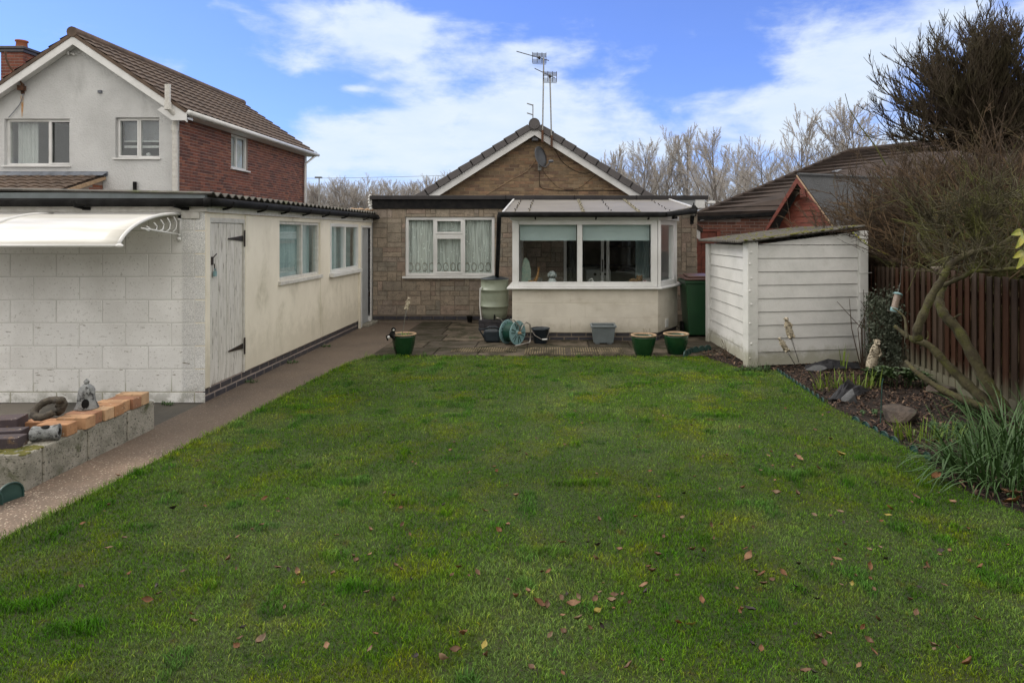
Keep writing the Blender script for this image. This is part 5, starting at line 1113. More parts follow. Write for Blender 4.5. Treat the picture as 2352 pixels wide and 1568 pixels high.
wide = dict(POP); wide['ang'] = [.95, .5, .45, .5]; wide['lr'] = [.78, .62, .25, .5]; wide['up'] = [.02, .08, .06, .05]
narrow = dict(POP); narrow['ang'] = [.42, .36, .4, .5]; narrow['lr'] = [.6, .55, .26, .5]; narrow['n'] = [24, 9, 14, 0]
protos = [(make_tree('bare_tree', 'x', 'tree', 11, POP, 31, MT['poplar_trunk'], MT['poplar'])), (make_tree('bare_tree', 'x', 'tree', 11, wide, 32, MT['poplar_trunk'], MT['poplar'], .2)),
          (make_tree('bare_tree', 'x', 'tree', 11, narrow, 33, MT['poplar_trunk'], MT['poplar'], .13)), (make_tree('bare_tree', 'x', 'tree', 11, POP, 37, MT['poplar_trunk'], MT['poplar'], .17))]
used = set(); tr = random.Random(8)
def place_tree(u, vtop, Y, k, label, group):
    p = at(u, vtop, Y); s = (p.z) / 11.3
    if k in used: copy_thing(protos[k], (p.x, Y, 0), tr.uniform(0, 6), s, label, group)
    else:
        used.add(k); o = protos[k]; o.location = (p.x, Y, 0); o.scale = (s, s, s); o.rotation_euler = (0, 0, tr.uniform(0, 6)); o['label'] = label
        if group: o['group'] = group
nm = [(1395, 352, 80, 2, 'short pale bare tree rising just beside the right roof slope of the bungalow'), (1440, 368, 78, 2, 'low slim pale bare tree second from the bungalow roof'), (1478, 338, 74, 0, 'pale bare tree with broad top left of the tall slim pair'), (1532, 325, 74, 3, 'tall dense pale bare tree standing left of the slim pointed one'),
      (1578, 318, 75, 2, 'slim pointed pale bare tree midway along the right hand row'), (1650, 315, 66, 0, 'tallest pale bare tree with long upright limbs in the right hand row'), (1705, 350, 72, 3, 'pale bare tree leaning over the gap beside the round topped one'), (1755, 346, 62, 1, 'small round topped pale bare tree standing alone above the garage'),
      (1845, 300, 62, 1, 'wide pale bare tree above the tiled roof hip'), (1925, 270, 60, 3, 'large rounded pale bare tree behind the tiled roof ridge'), (1985, 285, 62, 1, 'large pale bare tree partly behind the dark broom tree')]
for (u, v, Y, k, lb) in nm: place_tree(u, v, Y, k, lb, 'bare trees beyond the bungalows on the right')
for (u, v) in [(1500, 385), (1560, 392), (1610, 380), (1680, 395), (1735, 400), (1800, 395), (1460, 400), (1850, 385), (1640, 410), (1780, 415), (1420, 405), (1905, 380), (2010, 380), (2120, 370), (2230, 360), (2330, 370)]:
    place_tree(u + tr.uniform(-8, 8), v, 100 + tr.uniform(-8, 12), tr.choice([0, 1, 3]), 'lower bare tree in the hazy second row behind the tall pale trees', 'second row of bare trees behind the tall ones')
for i in range(17):
    u = 700 + i * 21 + tr.uniform(-5, 5); place_tree(u, 422 + tr.uniform(-6, 14) + (8 if i % 3 == 0 else 0), 135 + tr.uniform(-6, 6), tr.choice([0, 3, 1]), 'distant pale bare tree in the row between the two houses', 'distant row of bare trees between the houses')
for i in range(16):
    u = 695 + i * 22 + tr.uniform(-5, 5); place_tree(u, 438 + tr.uniform(-6, 8), 160 + tr.uniform(-6, 6), tr.choice([0, 3, 1]), 'far bare tree in the low row behind the distant pale trees', 'farthest row of bare trees between the houses')
place_tree(1040, 405, 70, 0, 'pale bare tree whose top shows above the left roof slope of the bungalow', None)
# far undergrowth (stuff)
fw = random.Random(12); P = []
for k in range(6500):
    x = fw.uniform(-75, 90); y = fw.uniform(108, 165); h = fw.uniform(2.5, 6.5); a = Vector((x, y, 0)); d = Vector((fw.gauss(0, .25), fw.gauss(0, .2), 1))
    P.append(([a, a + d * h * .5 + Vector((fw.gauss(0, .3), 0, 0)), a + d * h], .09, .03))
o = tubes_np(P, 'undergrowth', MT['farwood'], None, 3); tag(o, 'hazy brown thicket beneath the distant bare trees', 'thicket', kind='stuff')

# dark broom-like tree
bt = thing('broom_tree', 'tall dark bushy tree with upright broom like twigs over the right fence', 'tree', at(2262, 600, 10.0).xy.to_3d())
base = Vector((bt.location.x, 10.0, 0)); R_ = random.Random(77)
hub = at(2255, 318, 10.0); P0 = [([base, base + Vector((.05, 0, 1.2)), hub], .09, .06)]; PP = []
for k in range(120):
    a = R_.uniform(-1.8, 1.6); b = R_.gauss(0, .55); d = Vector((math.sin(a) * 1.0, math.sin(b) * .8, max(-.05, math.cos(a)))).normalized()
    L = (1.62 - .02 * abs(a)) * R_.uniform(.7, 1.0)
    q = hub + Vector((R_.gauss(0, .10), R_.gauss(0, .1), R_.uniform(-.25, .25))); pts = [q.copy()]; dd = d.copy()
    for i in range(6): dd = (dd + Vector((R_.gauss(0, .10), R_.gauss(0, .1), .07 + R_.gauss(0, .06)))).normalized(); q = q + dd * L / 6; pts.append(q.copy())
    P0.append((pts, .022, .008))
    for j in range(17):
        f = (j + R_.random()) / 17; i = min(5, int(f * 6)); s = pts[i].lerp(pts[i + 1], f * 6 - i); t = (pts[i + 1] - pts[i]).normalized()
        e = t.orthogonal().normalized(); e.rotate(Matrix.Rotation(R_.uniform(0, 6.3), 3, t)); nd = (t * .8 + e * .65).normalized(); l2 = R_.uniform(.25, .5)
        p2 = [s.copy()]; q2 = s.copy(); d2 = nd.copy()
        for i2 in range(3): d2 = (d2 + Vector((0, 0, .22))).normalized(); q2 = q2 + d2 * l2 / 3; p2.append(q2.copy())
        PP.append((p2, .007, .0045))
        for m_ in range(11):
            f2 = R_.random(); i2 = min(2, int(f2 * 3)); s3 = p2[i2].lerp(p2[i2 + 1], f2 * 3 - i2); n3 = (d2 + Vector((R_.gauss(0, .5), R_.gauss(0, .5), .2))).normalized(); l3 = R_.uniform(.06, .2)
            PP.append(([s3, s3 + n3 * l3 * .5, s3 + n3 * l3 + Vector((0, 0, .02))], .0055, .003))
tubes_np(P0, 'trunk', MT['broom'], bt, 5); tubes_np(PP, 'crown', MT['broom'], bt, 3)

def shrub(name, label, cx, cy, spread, h, nst, m, seed, lean=0, sub=9, sub2=5, r=.014, low=.3):
    t = thing(name, label, 'shrub', (cx, cy, 0)); R_ = random.Random(seed); A = []; B = []
    for k in range(nst):
        p = Vector((cx + R_.gauss(0, spread * .3), cy + R_.gauss(0, .25), 0)); d = Vector((R_.gauss(lean, spread * .42), R_.gauss(0, .25), 1)).normalized(); L = h * R_.uniform(.7, 1.15); pts = [p.copy()]; q = p.copy(); dd = d
        for i in range(7):
            dd = (dd + Vector((R_.gauss(0, .11) + dd.x * .05, R_.gauss(0, .09), -.015 * i))).normalized(); q = q + dd * L / 7; pts.append(q.copy())
        kr = R_.choice([.7, .8, 1, 1.2, 2.0]); A.append((pts, r * kr, r * .3))
        for j in range(sub):
            f = low + (1 - low) * (j + R_.random()) / sub; f = min(f, .999); i = int(f * 7); s = pts[i].lerp(pts[i + 1], f * 7 - i); tt = (pts[i + 1] - pts[i]).normalized()
            e = tt.orthogonal().normalized(); e.rotate(Matrix.Rotation(R_.uniform(0, 6.3), 3, tt)); nd = (tt * .8 + e * .7 + Vector((0, 0, .15))).normalized(); l2 = h * R_.uniform(.12, .28); p2 = [s, s + nd * l2 * .5, s + nd * l2 + Vector((R_.gauss(0, .04), R_.gauss(0, .04), R_.gauss(.02, .04)))]
            B.append((p2, r * .42, r * .22))
            for m_ in range(sub2):
                s3 = p2[0].lerp(p2[2], R_.uniform(.2, 1)); n3 = (nd + Vector((R_.gauss(0, .5), R_.gauss(0, .5), R_.gauss(0, .5)))).normalized(); l3 = R_.uniform(.07, .2); B.append(([s3, s3 + n3 * l3 * .5 + Vector((0, 0, .01)), s3 + n3 * l3], r * .25, r * .15))
    for (pp, _, _) in A + B:          # nothing grows through the fence, it only leans over the top of it
        for q in pp: q.x = max(q.x, 4.20 - max(0, q.z - 1.3) * 2.2)
    tubes_np(A, 'stems', m, t, 4); tubes_np(B, 'twigs', m, t, 3); return t
shrub('winter_shrub', 'sprawling bare shrub with reddish tan twigs over the summerhouse roof', 6.05, 9.2, .95, 2.5, 200, MT['twig_red'], 41, -.06, 10, 7)
shrub('winter_shrub', 'dense dark brown bare shrub below the broom tree', 6.5, 9.4, 1.1, 2.85, 300, MT['twig_brown'], 42, 0, 12, 8)
shrub('winter_shrub', 'olive green twiggy shrub at the right edge behind the fence', 5.75, 7.6, .8, 2.0, 190, MT['twig_green'], 43, .1, 12, 8)
shrub('winter_shrub', 'thin brown shrub stems crowding just behind the dark fence', 5.05, 8.2, .45, 1.9, 70, MT['twig_red'], 44, -.05, 9, 6)
shrub('winter_shrub', 'brown thicket filling the gap under the broom tree by the fence', 5.6, 8.7, 1.0, 2.2, 240, MT['twig_brown'], 45, 0, 12, 8)
# a long whip
mb = MB(); mb.tube([at(2035, 380, 9.2), at(2010, 335, 9.2), at(1975, 290, 9.2), at(1950, 250, 9.2), at(1941, 215, 9.2)], [.012, .01, .008, .006, .004], 5); o = mb.build('bramble_whip', MT['twig_green']); tag(o, 'single long arching whip stem standing clear above the shrubs', 'stem')

# small mossy tree in the bed
ft = thing('mossy_tree', 'small leaning mossy tree with bare crooked limbs in the bed', 'tree', (3.9, 5.7, 0))
def Z(x, y, Yd, ox=1900, oy=400, s=3.136): return at((ox + x / s) * .98, (oy + y / s) * .98, Yd)
def limb(pts, r0, r1, Ys):
    n = len(pts); P = [Z(a, b, Ys[0] + (Ys[1] - Ys[0]) * i / (n - 1)) for i, (a, b) in enumerate(pts)]; out = []
    for i in range(n - 1):
        p0, p1, p2, p3 = P[max(i - 1, 0)], P[i], P[i + 1], P[min(i + 2, n - 1)]
        for k in range(4):
            t = k / 4; out.append(.5 * ((2 * p1) + (-p0 + p2) * t + (2 * p0 - 5 * p1 + 4 * p2 - p3) * t * t + (-p0 + 3 * p1 - 3 * p2 + p3) * t ** 3))
    out.append(P[-1]); m = len(out); return out, [(r0 + (r1 - r0) * i / (m - 1)) * (1 + .12 * math.sin(i * 1.9)) for i in range(m)]
LIMBS = [([(1430, 1760), (1300, 1560), (1175, 1330), (1075, 1160), (990, 1070), (950, 990), (945, 920), (975, 840)], .052, .036, (5.75, 6.1)),
         ([(790, 1235), (785, 1165), (830, 1050), (900, 900), (965, 800), (1020, 700), (1100, 640), (1200, 600), (1300, 580), (1420, 530), (1600, 420), (1800, 330)], .042, .016, (6.0, 5.6)),
         ([(1390, 1790), (1250, 1660), (1130, 1550), (1000, 1420), (870, 1285), (760, 1245), (690, 1200), (615, 1140)], .055, .016, (5.8, 6.3)),
         ([(1015, 700), (1005, 620), (995, 540), (960, 440), (880, 355), (800, 320)], .024, .009, (6.0, 6.2)), ([(1015, 560), (1060, 480), (1130, 420), (1250, 290), (1430, 205), (1560, 190)], .018, .006, (6.0, 5.8)),
         ([(975, 845), (1060, 805), (1140, 770), (1200, 735), (1320, 735), (1450, 722), (1700, 700)], .022, .014, (6.0, 5.5)), ([(1165, 755), (1195, 650), (1200, 520), (1190, 450), (1150, 400), (1155, 320)], .018, .008, (5.9, 6.0)),
         ([(1255, 590), (1268, 500), (1270, 430), (1310, 300), (1380, 240)], .016, .007, (5.8, 5.8)), ([(860, 600), (820, 540), (795, 500), (800, 460)], .018, .012, (6.1, 6.2)), ([(710, 1235), (700, 1150), (690, 1080), (640, 1030), (600, 1010)], .015, .006, (6.1, 6.3)),
         ([(1380, 1780), (1150, 1690), (950, 1600), (780, 1480), (700, 1400)], .04, .018, (5.7, 6.3)), ([(1050, 1085), (1085, 1062), (1105, 1055)], .01, .006, (5.9, 5.8)), ([(850, 1240), (865, 1220), (860, 1180)], .007, .003, (6, 6))]
mb = MB()
for (pts, r0, r1, Ys) in LIMBS[:3]: P, R2 = limb(pts, r0, r1, Ys); mb.tube(P, R2, 10)
mb.build('trunk', MT['bark'], ft, smooth=True)
mb = MB(); tw = []; R_ = random.Random(91)
for (pts, r0, r1, Ys) in LIMBS[3:]:
    P, R2 = limb(pts, r0, r1, Ys); mb = MB(); mb.tube(P, R2, 8); mb.build('limb', MT['bark'], ft, smooth=True)
for (pts, r0, r1, Ys) in LIMBS[1:2] + LIMBS[3:8]:
    P, R2 = limb(pts, r0, r1, Ys); n = len(P)
    for k in range(26):
        i = R_.randrange(n // 3, n - 1); s = P[i]; d = Vector((R_.gauss(0, .6), R_.gauss(0, .6), R_.uniform(0, 1.2))).normalized(); l = R_.uniform(.15, .5); q = s.copy(); pp = [q.copy()]
        for j in range(4): d = (d + Vector((R_.gauss(0, .2), R_.gauss(0, .2), R_.gauss(.03, .12)))).normalized(); q = q + d * l / 4; pp.append(q.copy())
        tw.append((pp, .006, .0025))
        for j in range(4): s2 = pp[R_.randrange(1, 5)]; d3 = (d + Vector((R_.gauss(0, .7), R_.gauss(0, .7), R_.gauss(0, .7)))).normalized(); l3 = R_.uniform(.06, .2); tw.append(([s2, s2 + d3 * l3 * .5, s2 + d3 * l3, s2 + d3 * l3 * 1.4, s2 + d3 * l3 * 1.6 + Vector((0, 0, .02))], .0035, .002))
tubes_np(tw, 'twigs', MT['bark'], ft, 4)

def leafcloud(name, mat_, parent, pts, size, R_, shape=1.6, up=.3):
    V = []; F = []
    for p in pts:
        n = Vector((R_.gauss(0, 1), R_.gauss(0, 1) - .5, R_.gauss(up, .7))).normalized(); a = n.orthogonal().normalized(); a.rotate(Matrix.Rotation(R_.uniform(0, 6.3), 3, n)); b = n.cross(a); s = size * R_.uniform(.6, 1.2); k = len(V)
        V += [p - a * s * shape * .5, p + b * s * .45 + n * s * .1, p + a * s * shape * .5, p - b * s * .45 + n * s * .1]; F.append((k, k + 1, k + 2, k + 3))
    return np_mesh(name, np.array([tuple(v) for v in V]), np.array(F), mat_, parent, smooth=False)
# hedge added out of view behind the viewer to darken the window reflections
hd = thing('reflection_hedge', 'dark hedge added unseen behind the viewer to darken the window pane reflections', 'hedge', (0, -10, 0)); R_ = random.Random(3); pts = []
for k in range(26000): pts.append(Vector((R_.uniform(-14, 14), -10 + R_.gauss(0, .5), R_.uniform(0, 3.6) + .5 * math.sin(R_.uniform(0, 9)))))
leafcloud('foliage', MT['twig_brown'], hd, pts, .22, R_); mb = MB(); mb.box(-14, -10.4, 0, 14, -9.7, 3.3); mb.build('dense_core', MT['broom'], hd)
# climbing shrub at fence
iv = thing('climbing_shrub', 'small leaved grey green shrub climbing the fence beside the shed', 'shrub', (3.98, 8.0, 0)); R_ = random.Random(13); pts = []; st = []
for k in range(95):
    u = R_.uniform(1992, 2120); vt = 660 + (u - 1992) * .8 * R_.random() + R_.uniform(0, 150); v = min(870, vt); Yd = R_.uniform(7.7, 8.3); c = at(u, v, Yd); c.x = min(c.x, XF - .04)
    for j in range(46): pts.append(c + Vector((R_.gauss(0, .04), R_.gauss(0, .05), R_.gauss(0, .05))))
for k in range(700):
    u = R_.uniform(2000, 2100); pts.append(Vector((min(XF - .04, at(u, 0, 7.9).x), 7.9 + R_.gauss(0, .1), R_.uniform(.05, .7))))
for k in range(14): x = R_.uniform(3.72, 4.05); st.append(([Vector((x, 8.0, 0)), Vector((x + R_.gauss(0, .06), 8.0, .5)), Vector((min(4.06, x + R_.gauss(-.05, .1)), 8.0, R_.uniform(.6, 1.05)))], .008, .003))
leafcloud('foliage', MT['leafivy'], iv, pts, .022, R_); tubes_np(st, 'stems', MT['twig_brown'], iv, 4)
# low evergreen plant with broad leaves
def rosette(name, label, cx, cy, rad, n, ln, mat_, seed, h=.14):
    t = thing(name, label, 'plant', (cx, cy, 0)); R_ = random.Random(seed); V = []; F = []; st = []
    for k in range(n):
        a = R_.uniform(0, 6.3); rr = rad * math.sqrt(R_.random()); b = Vector((cx + rr * math.cos(a), cy + rr * .6 * math.sin(a), 0)); hh = h * R_.uniform(.5, 1.2); c = b + Vector((0, 0, hh)); st.append(([b, b + Vector((0, 0, hh * .5)), c], .004, .003))
        for j in range(7):
            q = R_.uniform(0, 6.3); d = Vector((math.cos(q), math.sin(q), R_.uniform(.1, .9))).normalized(); s = d.cross(Vector((0, 0, 1))).normalized() * ln * .2; L = ln * R_.uniform(.7, 1.1); i0 = len(V)
            m_ = c + d * L * .55 + Vector((0, 0, .01)); e = c + d * L - Vector((0, 0, ln * .18)); V += [c, m_ + s, e, m_ - s]; F.append((i0, i0 + 1, i0 + 2, i0 + 3))
    np_mesh('foliage', np.array([tuple(v) for v in V]), np.array(F), mat_, t, smooth=False); tubes_np(st, 'stems', mat_, t, 4); return t
g1 = G(2045, 885); rosette('evergreen_plant', 'low glossy dark green leafy plant beside the stone figure', g1.x, g1.y, .26, 34, .10, MT['leafdark'], 3)
g1 = G(2120, 890); rosette('evergreen_plant', 'smaller dark leafy plant under the mossy trunk by the fence', g1.x - .05, g1.y, .15, 16, .085, MT['leafdark'], 4, .12)
g1 = G(2235, 950); rosette('evergreen_plant', 'low dark leafy plant between the boulder and the fallen limb', g1.x, g1.y, .16, 18, .08, MT['leafdark'], 24, .10)
g1 = G(2005, 955); rosette('ground_cover_plant', 'sparse small green seedlings on the mulch left of the boulder', g1.x, g1.y, .12, 9, .035, MT['strap'], 26, .04)
g1 = G(2185, 1000); rosette('ground_cover_plant', 'pale green small leaved plant behind the strap leaved clump', g1.x, g1.y, .2, 30, .045, MT['strap'], 6, .07)
def straps(name, label, cx, cy, rx_, ry_, n, h0, h1, wd, mat_, seed, droop=.5, lean=.5, cat='plant', group=None):
    t = thing(name, label, cat, (cx, cy, 0), group); R_ = random.Random(seed); V = []; F = []
    for k in range(n):
        a = R_.uniform(0, 6.3); q = math.sqrt(R_.random()); b = Vector((cx + rx_ * q * math.cos(a), cy + ry_ * q * math.sin(a), 0)); az_ = a + R_.gauss(0, .8); d = Vector((math.cos(az_), math.sin(az_), 0)); L = R_.uniform(h0, h1); le = lean * R_.uniform(.2, 1.2); s = Vector((-d.y, d.x, 0)) ; tw_ = R_.uniform(-.8, .8); s = (s * math.cos(tw_) + d * math.sin(tw_)); p = b.copy(); el_ = PI / 2 - le * .5; n_ = 7; i0 = len(V)
        kink = R_.randrange(3, 7) if R_.random() < droop * .5 else 99
        for j in range(n_ + 1):
            ww_ = wd * (1 - (j / n_) ** 2.2) * .5 + .0004; V += [p - s * ww_, p + s * ww_]
            if j: F.append((i0 + 2 * j - 2, i0 + 2 * j - 1, i0 + 2 * j + 1, i0 + 2 * j))
            el_ -= le * .22 + (1.6 if j == kink else 0) + (.12 if j > 4 else 0) * droop; p = p + (d * math.cos(el_) + Vector((0, 0, math.sin(el_)))) * L / n_
            p.z = max(p.z, .01)
    np_mesh('leaves', np.array([tuple(v) for v in V]), np.array(F), mat_, t, smooth=True); return t
straps('strap_leaf_clump', 'large arching strap leaved clump at the lower right edge', 3.02, 4.42, .33, .33, 430, .34, .66, .011, MT['strap'], 9, .9, 1.25)
straps('strap_leaf_clump', 'second strap leaved clump cut by the right edge of the picture', 3.45, 4.75, .3, .3, 260, .4, .72, .012, MT['strap'], 10, .8, 1.0)
g1 = G(1950, 892); straps('bulb_shoots', 'bright green bulb shoots in front of the black membrane', g1.x, g1.y, .36, .10, 60, .12, .24, .014, MT['shoot'], 14, .1, .35)
g1 = G(1885, 898); straps('bulb_shoots', 'short sparse green shoots nearest the edging', g1.x, g1.y, .10, .06, 14, .08, .15, .012, MT['shoot'], 15, .1, .7)
g1 = G(2130, 1012); straps('bulb_shoots', 'light green bulb shoots in front of the brown boulder', g1.x, g1.y, .28, .10, 70, .10, .22, .012, MT['shoot'], 16, .1, .45)
g1 = G(1935, 850); straps('bulb_shoots', 'tall pair of green shoots against the shed panel', g1.x, g1.y, .05, .04, 7, .2, .34, .014, MT['shoot'], 18, .1, .2)
g1 = G(1715, 852); straps('grass_tuft', 'long grass tuft at the foot of the shed corner post', g1.x + .06, g1.y - .04, .22, .06, 160, .06, .14, .006, MT['strap'], 17, .5, .9, 'grass tuft')
wr = random.Random(44)
for i, (x, y, lb) in enumerate([(-3.38, 7.3, 'small weed tuft at the wall foot just past the boarded door'), (-3.36, 8.4, 'small weed tuft at the wall foot under the first garage window'), (-3.35, 9.6, 'weed tuft at the wall foot between the two garage windows'), (-4.35, 6.36, 'weed at the foot of the block wall behind the coil ornament'), (-3.75, 6.34, 'weed at the foot of the block wall near its corner'), (-1.28, 10.3, 'weed growing from the paving beside the watering can'), (-2.3, 9.35, 'weed in the paving joint behind the left pot')]):
    straps('weed_tuft', lb, x, y, .07, .05, 34, .02, .06, .008, MT['strap'], 60 + i, .8, 1.3, 'weed')
# yellow leaves at right edge
yl = thing('yellow_leaf_sprig', 'yellow green leaves hanging at the right edge of the picture', 'leaf sprig', at(2345, 560, 5.2)); V = []; F = []
mb = MB(); mb.tube([at(2400, 500, 5.2), at(2362, 530, 5.2), at(2350, 575, 5.2), at(2352, 600, 5.2)], .004, 5); mb.build('stem', MT['twig_green'], yl)
for (u, v, du, dv) in ((2350, 535, -28, 4), (2352, 540, -20, 30), (2362, 545, 0, 38), (2352, 580, -26, 12), (2352, 585, -18, 32), (2364, 585, 4, 30)):
    a = at(u, v, 5.2); b = at(u + du, v + dv, 5.1); d = b - a; s = d.cross(Vector((.2, -1, .1))).normalized() * d.length * .14; k0 = len(V)
    for q in range(9): f = q / 8; m_ = a.lerp(b, f) + Vector((0, -.02, .014)) * math.sin(PI * f); wv = s * (math.sin(PI * min(.999, f * .95 + .03)) ** .8 + .02); V += [m_ + wv + Vector((0, -.006, 0)), m_, m_ - wv + Vector((0, -.006, 0))]
    for q in range(8): j = k0 + 3 * q; F += [(j, j + 3, j + 4, j + 1), (j + 1, j + 4, j + 5, j + 2)]
np_mesh('leaves', np.array([tuple(v) for v in V]), np.array(F), MT['yellowleaf'], yl, smooth=False)
# sprig over the shed
mb = MB(); mb.tube([at(2040, 585, 8.3), at(2005, 570, 8.25), at(1980, 552, 8.25), at(1960, 535, 8.25)], [.006, .005, .004, .003], 5)
for (u, v) in ((1960, 535), (1966, 540), (1972, 545), (1985, 553), (1988, 558)): mb.ball(at(u, v, 8.2), .012, 6, 4)
o = mb.build('blossom_sprig', MT['yellowleaf']); tag(o, 'thin sprig with small yellow buds over the shed corner', 'sprig')
# bare twig plant by the shed side
mb = MB(); R_ = random.Random(3); b = G(1690, 825)
b = Vector((2.28, 8.75, 0))
for k in range(9): d = Vector((R_.gauss(0, .4), R_.gauss(0, .3), 1)).normalized(); l = R_.uniform(.12, .26); mb.tube([b, b + d * l * .5, b + d * l + Vector((R_.gauss(0, .03), 0, 0))], [.004, .003, .0015], 4)
o = mb.build('bare_twig_plant', MT['twig_brown']); tag(o, 'tiny bare twiggy plant in the mulch against the shed side', 'plant')

# bark chips over the bed (stuff)
rs2 = np.random.RandomState(3); n = 15000; poly = [(2.0, 8.75)] + [(p.x, p.y) for p in LR] + [(4.05, 3.6), (4.05, 10.2), (2.45, 10.2), (2.0, 9.3)]
X = rs2.uniform(1.9, 4.1, n); Y = rs2.uniform(3.4, 9.4, n); k = inside(X, Y, poly); X, Y = X[k], Y[k]; n = len(X)
a = rs2.uniform(0, 6.3, n); L = rs2.uniform(.015, .045, n); W = L * rs2.uniform(.25, .5, n); tl = rs2.normal(0, .5, n); Zc = rs2.uniform(.004, .03, n)
ux, uy = np.cos(a), np.sin(a); c = np.stack([X, Y, Zc], 1); A_ = np.stack([ux * L, uy * L, tl * L], 1) / 2; B_ = np.stack([-uy * W, ux * W, rs2.normal(0, .3, n) * W], 1) / 2
V = np.stack([c - A_ - B_, c + A_ - B_ * .6, c + A_ + B_ * .8, c - A_ + B_], 1).reshape(-1, 3); F = np.arange(n * 4).reshape(-1, 4); col = np.array([.034, .019, .012])[None] * rs2.uniform(.2, 3.0, (n, 1)); pale = rs2.rand(n) < .08; col[pale] = np.array([.2, .13, .08])
o = np_mesh('bark_chips', V, F, MT['chip'], None, smooth=False, col=np.repeat(col, 4, 0)); tag(o, 'dark bark chips mulching the bed along the fence', 'mulch', kind='stuff')

# ================================================================== EDGING
def scallop_proto():
    mb = MB(); n = 12; r = .066; v = []; pts = [(-r, 0, -.02)] + [(-r * math.cos(PI * i / n), 0, .03 + r * math.sin(PI * i / n)) for i in range(n + 1)] + [(r, 0, -.02)]
    mb.prism(pts, (0, .012, 0)); rim = [(p[0], -.004, p[2]) for p in pts]; mb.tube(rim, .005, 5); return mb.build('edging_scallop', MT['teal'], None, bevel=.002)
sc0 = scallop_proto(); first = [True]
def put_scallop(p, rz, label, group, s=1):
    if first[0]: o = sc0; first[0] = False
    else: o = sc0.copy(); C.objects.link(o)
    o.location = p; o.rotation_euler = (0, 0, rz); o.scale = (s, s, s); tag(o, label, 'lawn edging', group)
def run(pts, step, label, group, s=1, z=0):
    P = [G(*p) for p in pts]
    for i in range(len(P) - 1):
        d = P[i + 1] - P[i]; L = d.length; k = max(1, int(L / step))
        for j in range(k): q = P[i].lerp(P[i + 1], (j + .5) / k); put_scallop((q.x, q.y, z), math.atan2(d.y, d.x) + rnd.uniform(-.15, .15), label, group, s)
run([(1783, 852), (1850, 897), (1895, 926)], .105, 'dark green scalloped plastic edging piece along the far half of the bed', 'scalloped edging along the far half of the bed', .62, -.015)
run([(1955, 962), (2000, 985), (2065, 1020)], .11, 'dark green scalloped plastic edging piece along the near half of the bed', 'scalloped edging along the near half of the bed', .8, -.035)
run([(2085, 1032), (2145, 1064)], .11, 'half buried scalloped edging piece near the strap leaved clump', 'scalloped edging by the strap leaved clump', .6)
run([(1572, 822), (1590, 812), (1632, 806)], .115, 'scalloped edging piece beside the right hand green pot', 'scalloped edging by the green pot', .95)
run([(-60, 1175), (-5, 1160), (50, 1140)], .14, 'dark green scalloped edging piece at the corner of the low block wall', 'scalloped edging by the low wall', 1.15)

# ================================================================== LOW WALL, BRICKS, ORNAMENTS (left)
lw = thing('low_block_wall', 'low lichened concrete block wall beside the path', 'low wall', (-3.5, 4.9, 0))
Fw2 = frame((-3.40, 4.20, 0), (0, 1, 0)); mb = MB(Fw2); x = 0
for L in (.16, .42, .44, .36): mb.box(x + .004, 0, -.02, x + L - .004, .20, .235 + rnd.uniform(-.004, .004)); x += L
mb.build('side_blocks', MT['concrete'], lw, bevel=.012)
Fw3 = frame((-4.6, 4.19, 0), (1, 0, 0)); mb = MB(Fw3); x = 0
for L in (.38, .44, .37): mb.box(x + .004, .012, -.02, x + L - .004, .20, .225 + rnd.uniform(-.004, .004)); x += L
mb.build('end_blocks', MT['concrete'], lw, bevel=.012)
mb = MB(); mb.box(-4.55, 4.40, -.02, -3.62, 5.2, .205); mb.build('infill_soil', MT['soil'], lw)
mb = MB(); mr = random.Random(8)
for k in range(240): x, y = mr.uniform(-4.3, -3.42), mr.uniform(4.21, 4.38); mb.ball((x, y, .232), mr.uniform(.008, .026), 6, 4, (1.4, 1, .35))
tag(mb.build('moss', MT['moss'], lw), kind='stuff')
bprot = [None]
cols_ = [(.38, .20, .10), (.45, .26, .14), (.30, .15, .085), (.48, .31, .18)]
def loose_brick(p, rz, col, label, group, tilt=0, dims=(.215, .1025, .065)):
    mb = MB(); a, b, c = dims; mb.box(-a / 2, -b / 2, 0, a / 2, b / 2, c, col); o = mb.build('loose_brick', MT['orange_brick'], None, bevel=.004); o.location = p; o.rotation_euler = (tilt, 0, rz); tag(o, label, 'brick', group); return o
descr = ['nearest', 'second', 'third', 'fourth', 'fifth', 'sixth', 'seventh', 'eighth']
for i in range(8):
    y = 4.66 + i * .108 + (.02 if i > 0 else -.04); big = i == 0
    loose_brick((-3.505 + .014 * math.sin(i * 2.2), y, .238), .09 * math.sin(i * 3.1), cols_[i % 4], 'orange brick on the low wall, %s from the near end of the row' % descr[i], 'orange bricks lying in a row on the low wall', dims=(.215, .1025, .085 if i < 7 else .095))
loose_brick((-3.80, 4.86, .206), .1, (.40, .2, .1), 'orange brick lying flat behind the near end of the row', None)
loose_brick((-3.66, 4.36, .236), .12, (.06, .045, .05), 'purple blue brick on the mossy wall end beside the fallen tower ornament', None, dims=(.225, .11, .07))
loose_brick((-3.80, 4.55, .206), .2, (.055, .042, .048), 'dark purple brick behind the front purple brick', None, dims=(.225, .11, .09))
loose_brick((-3.99, 4.74, .206), .25, (.075, .055, .06), 'larger dark grey brick at the left edge of the picture', None, dims=(.25, .16, .12))
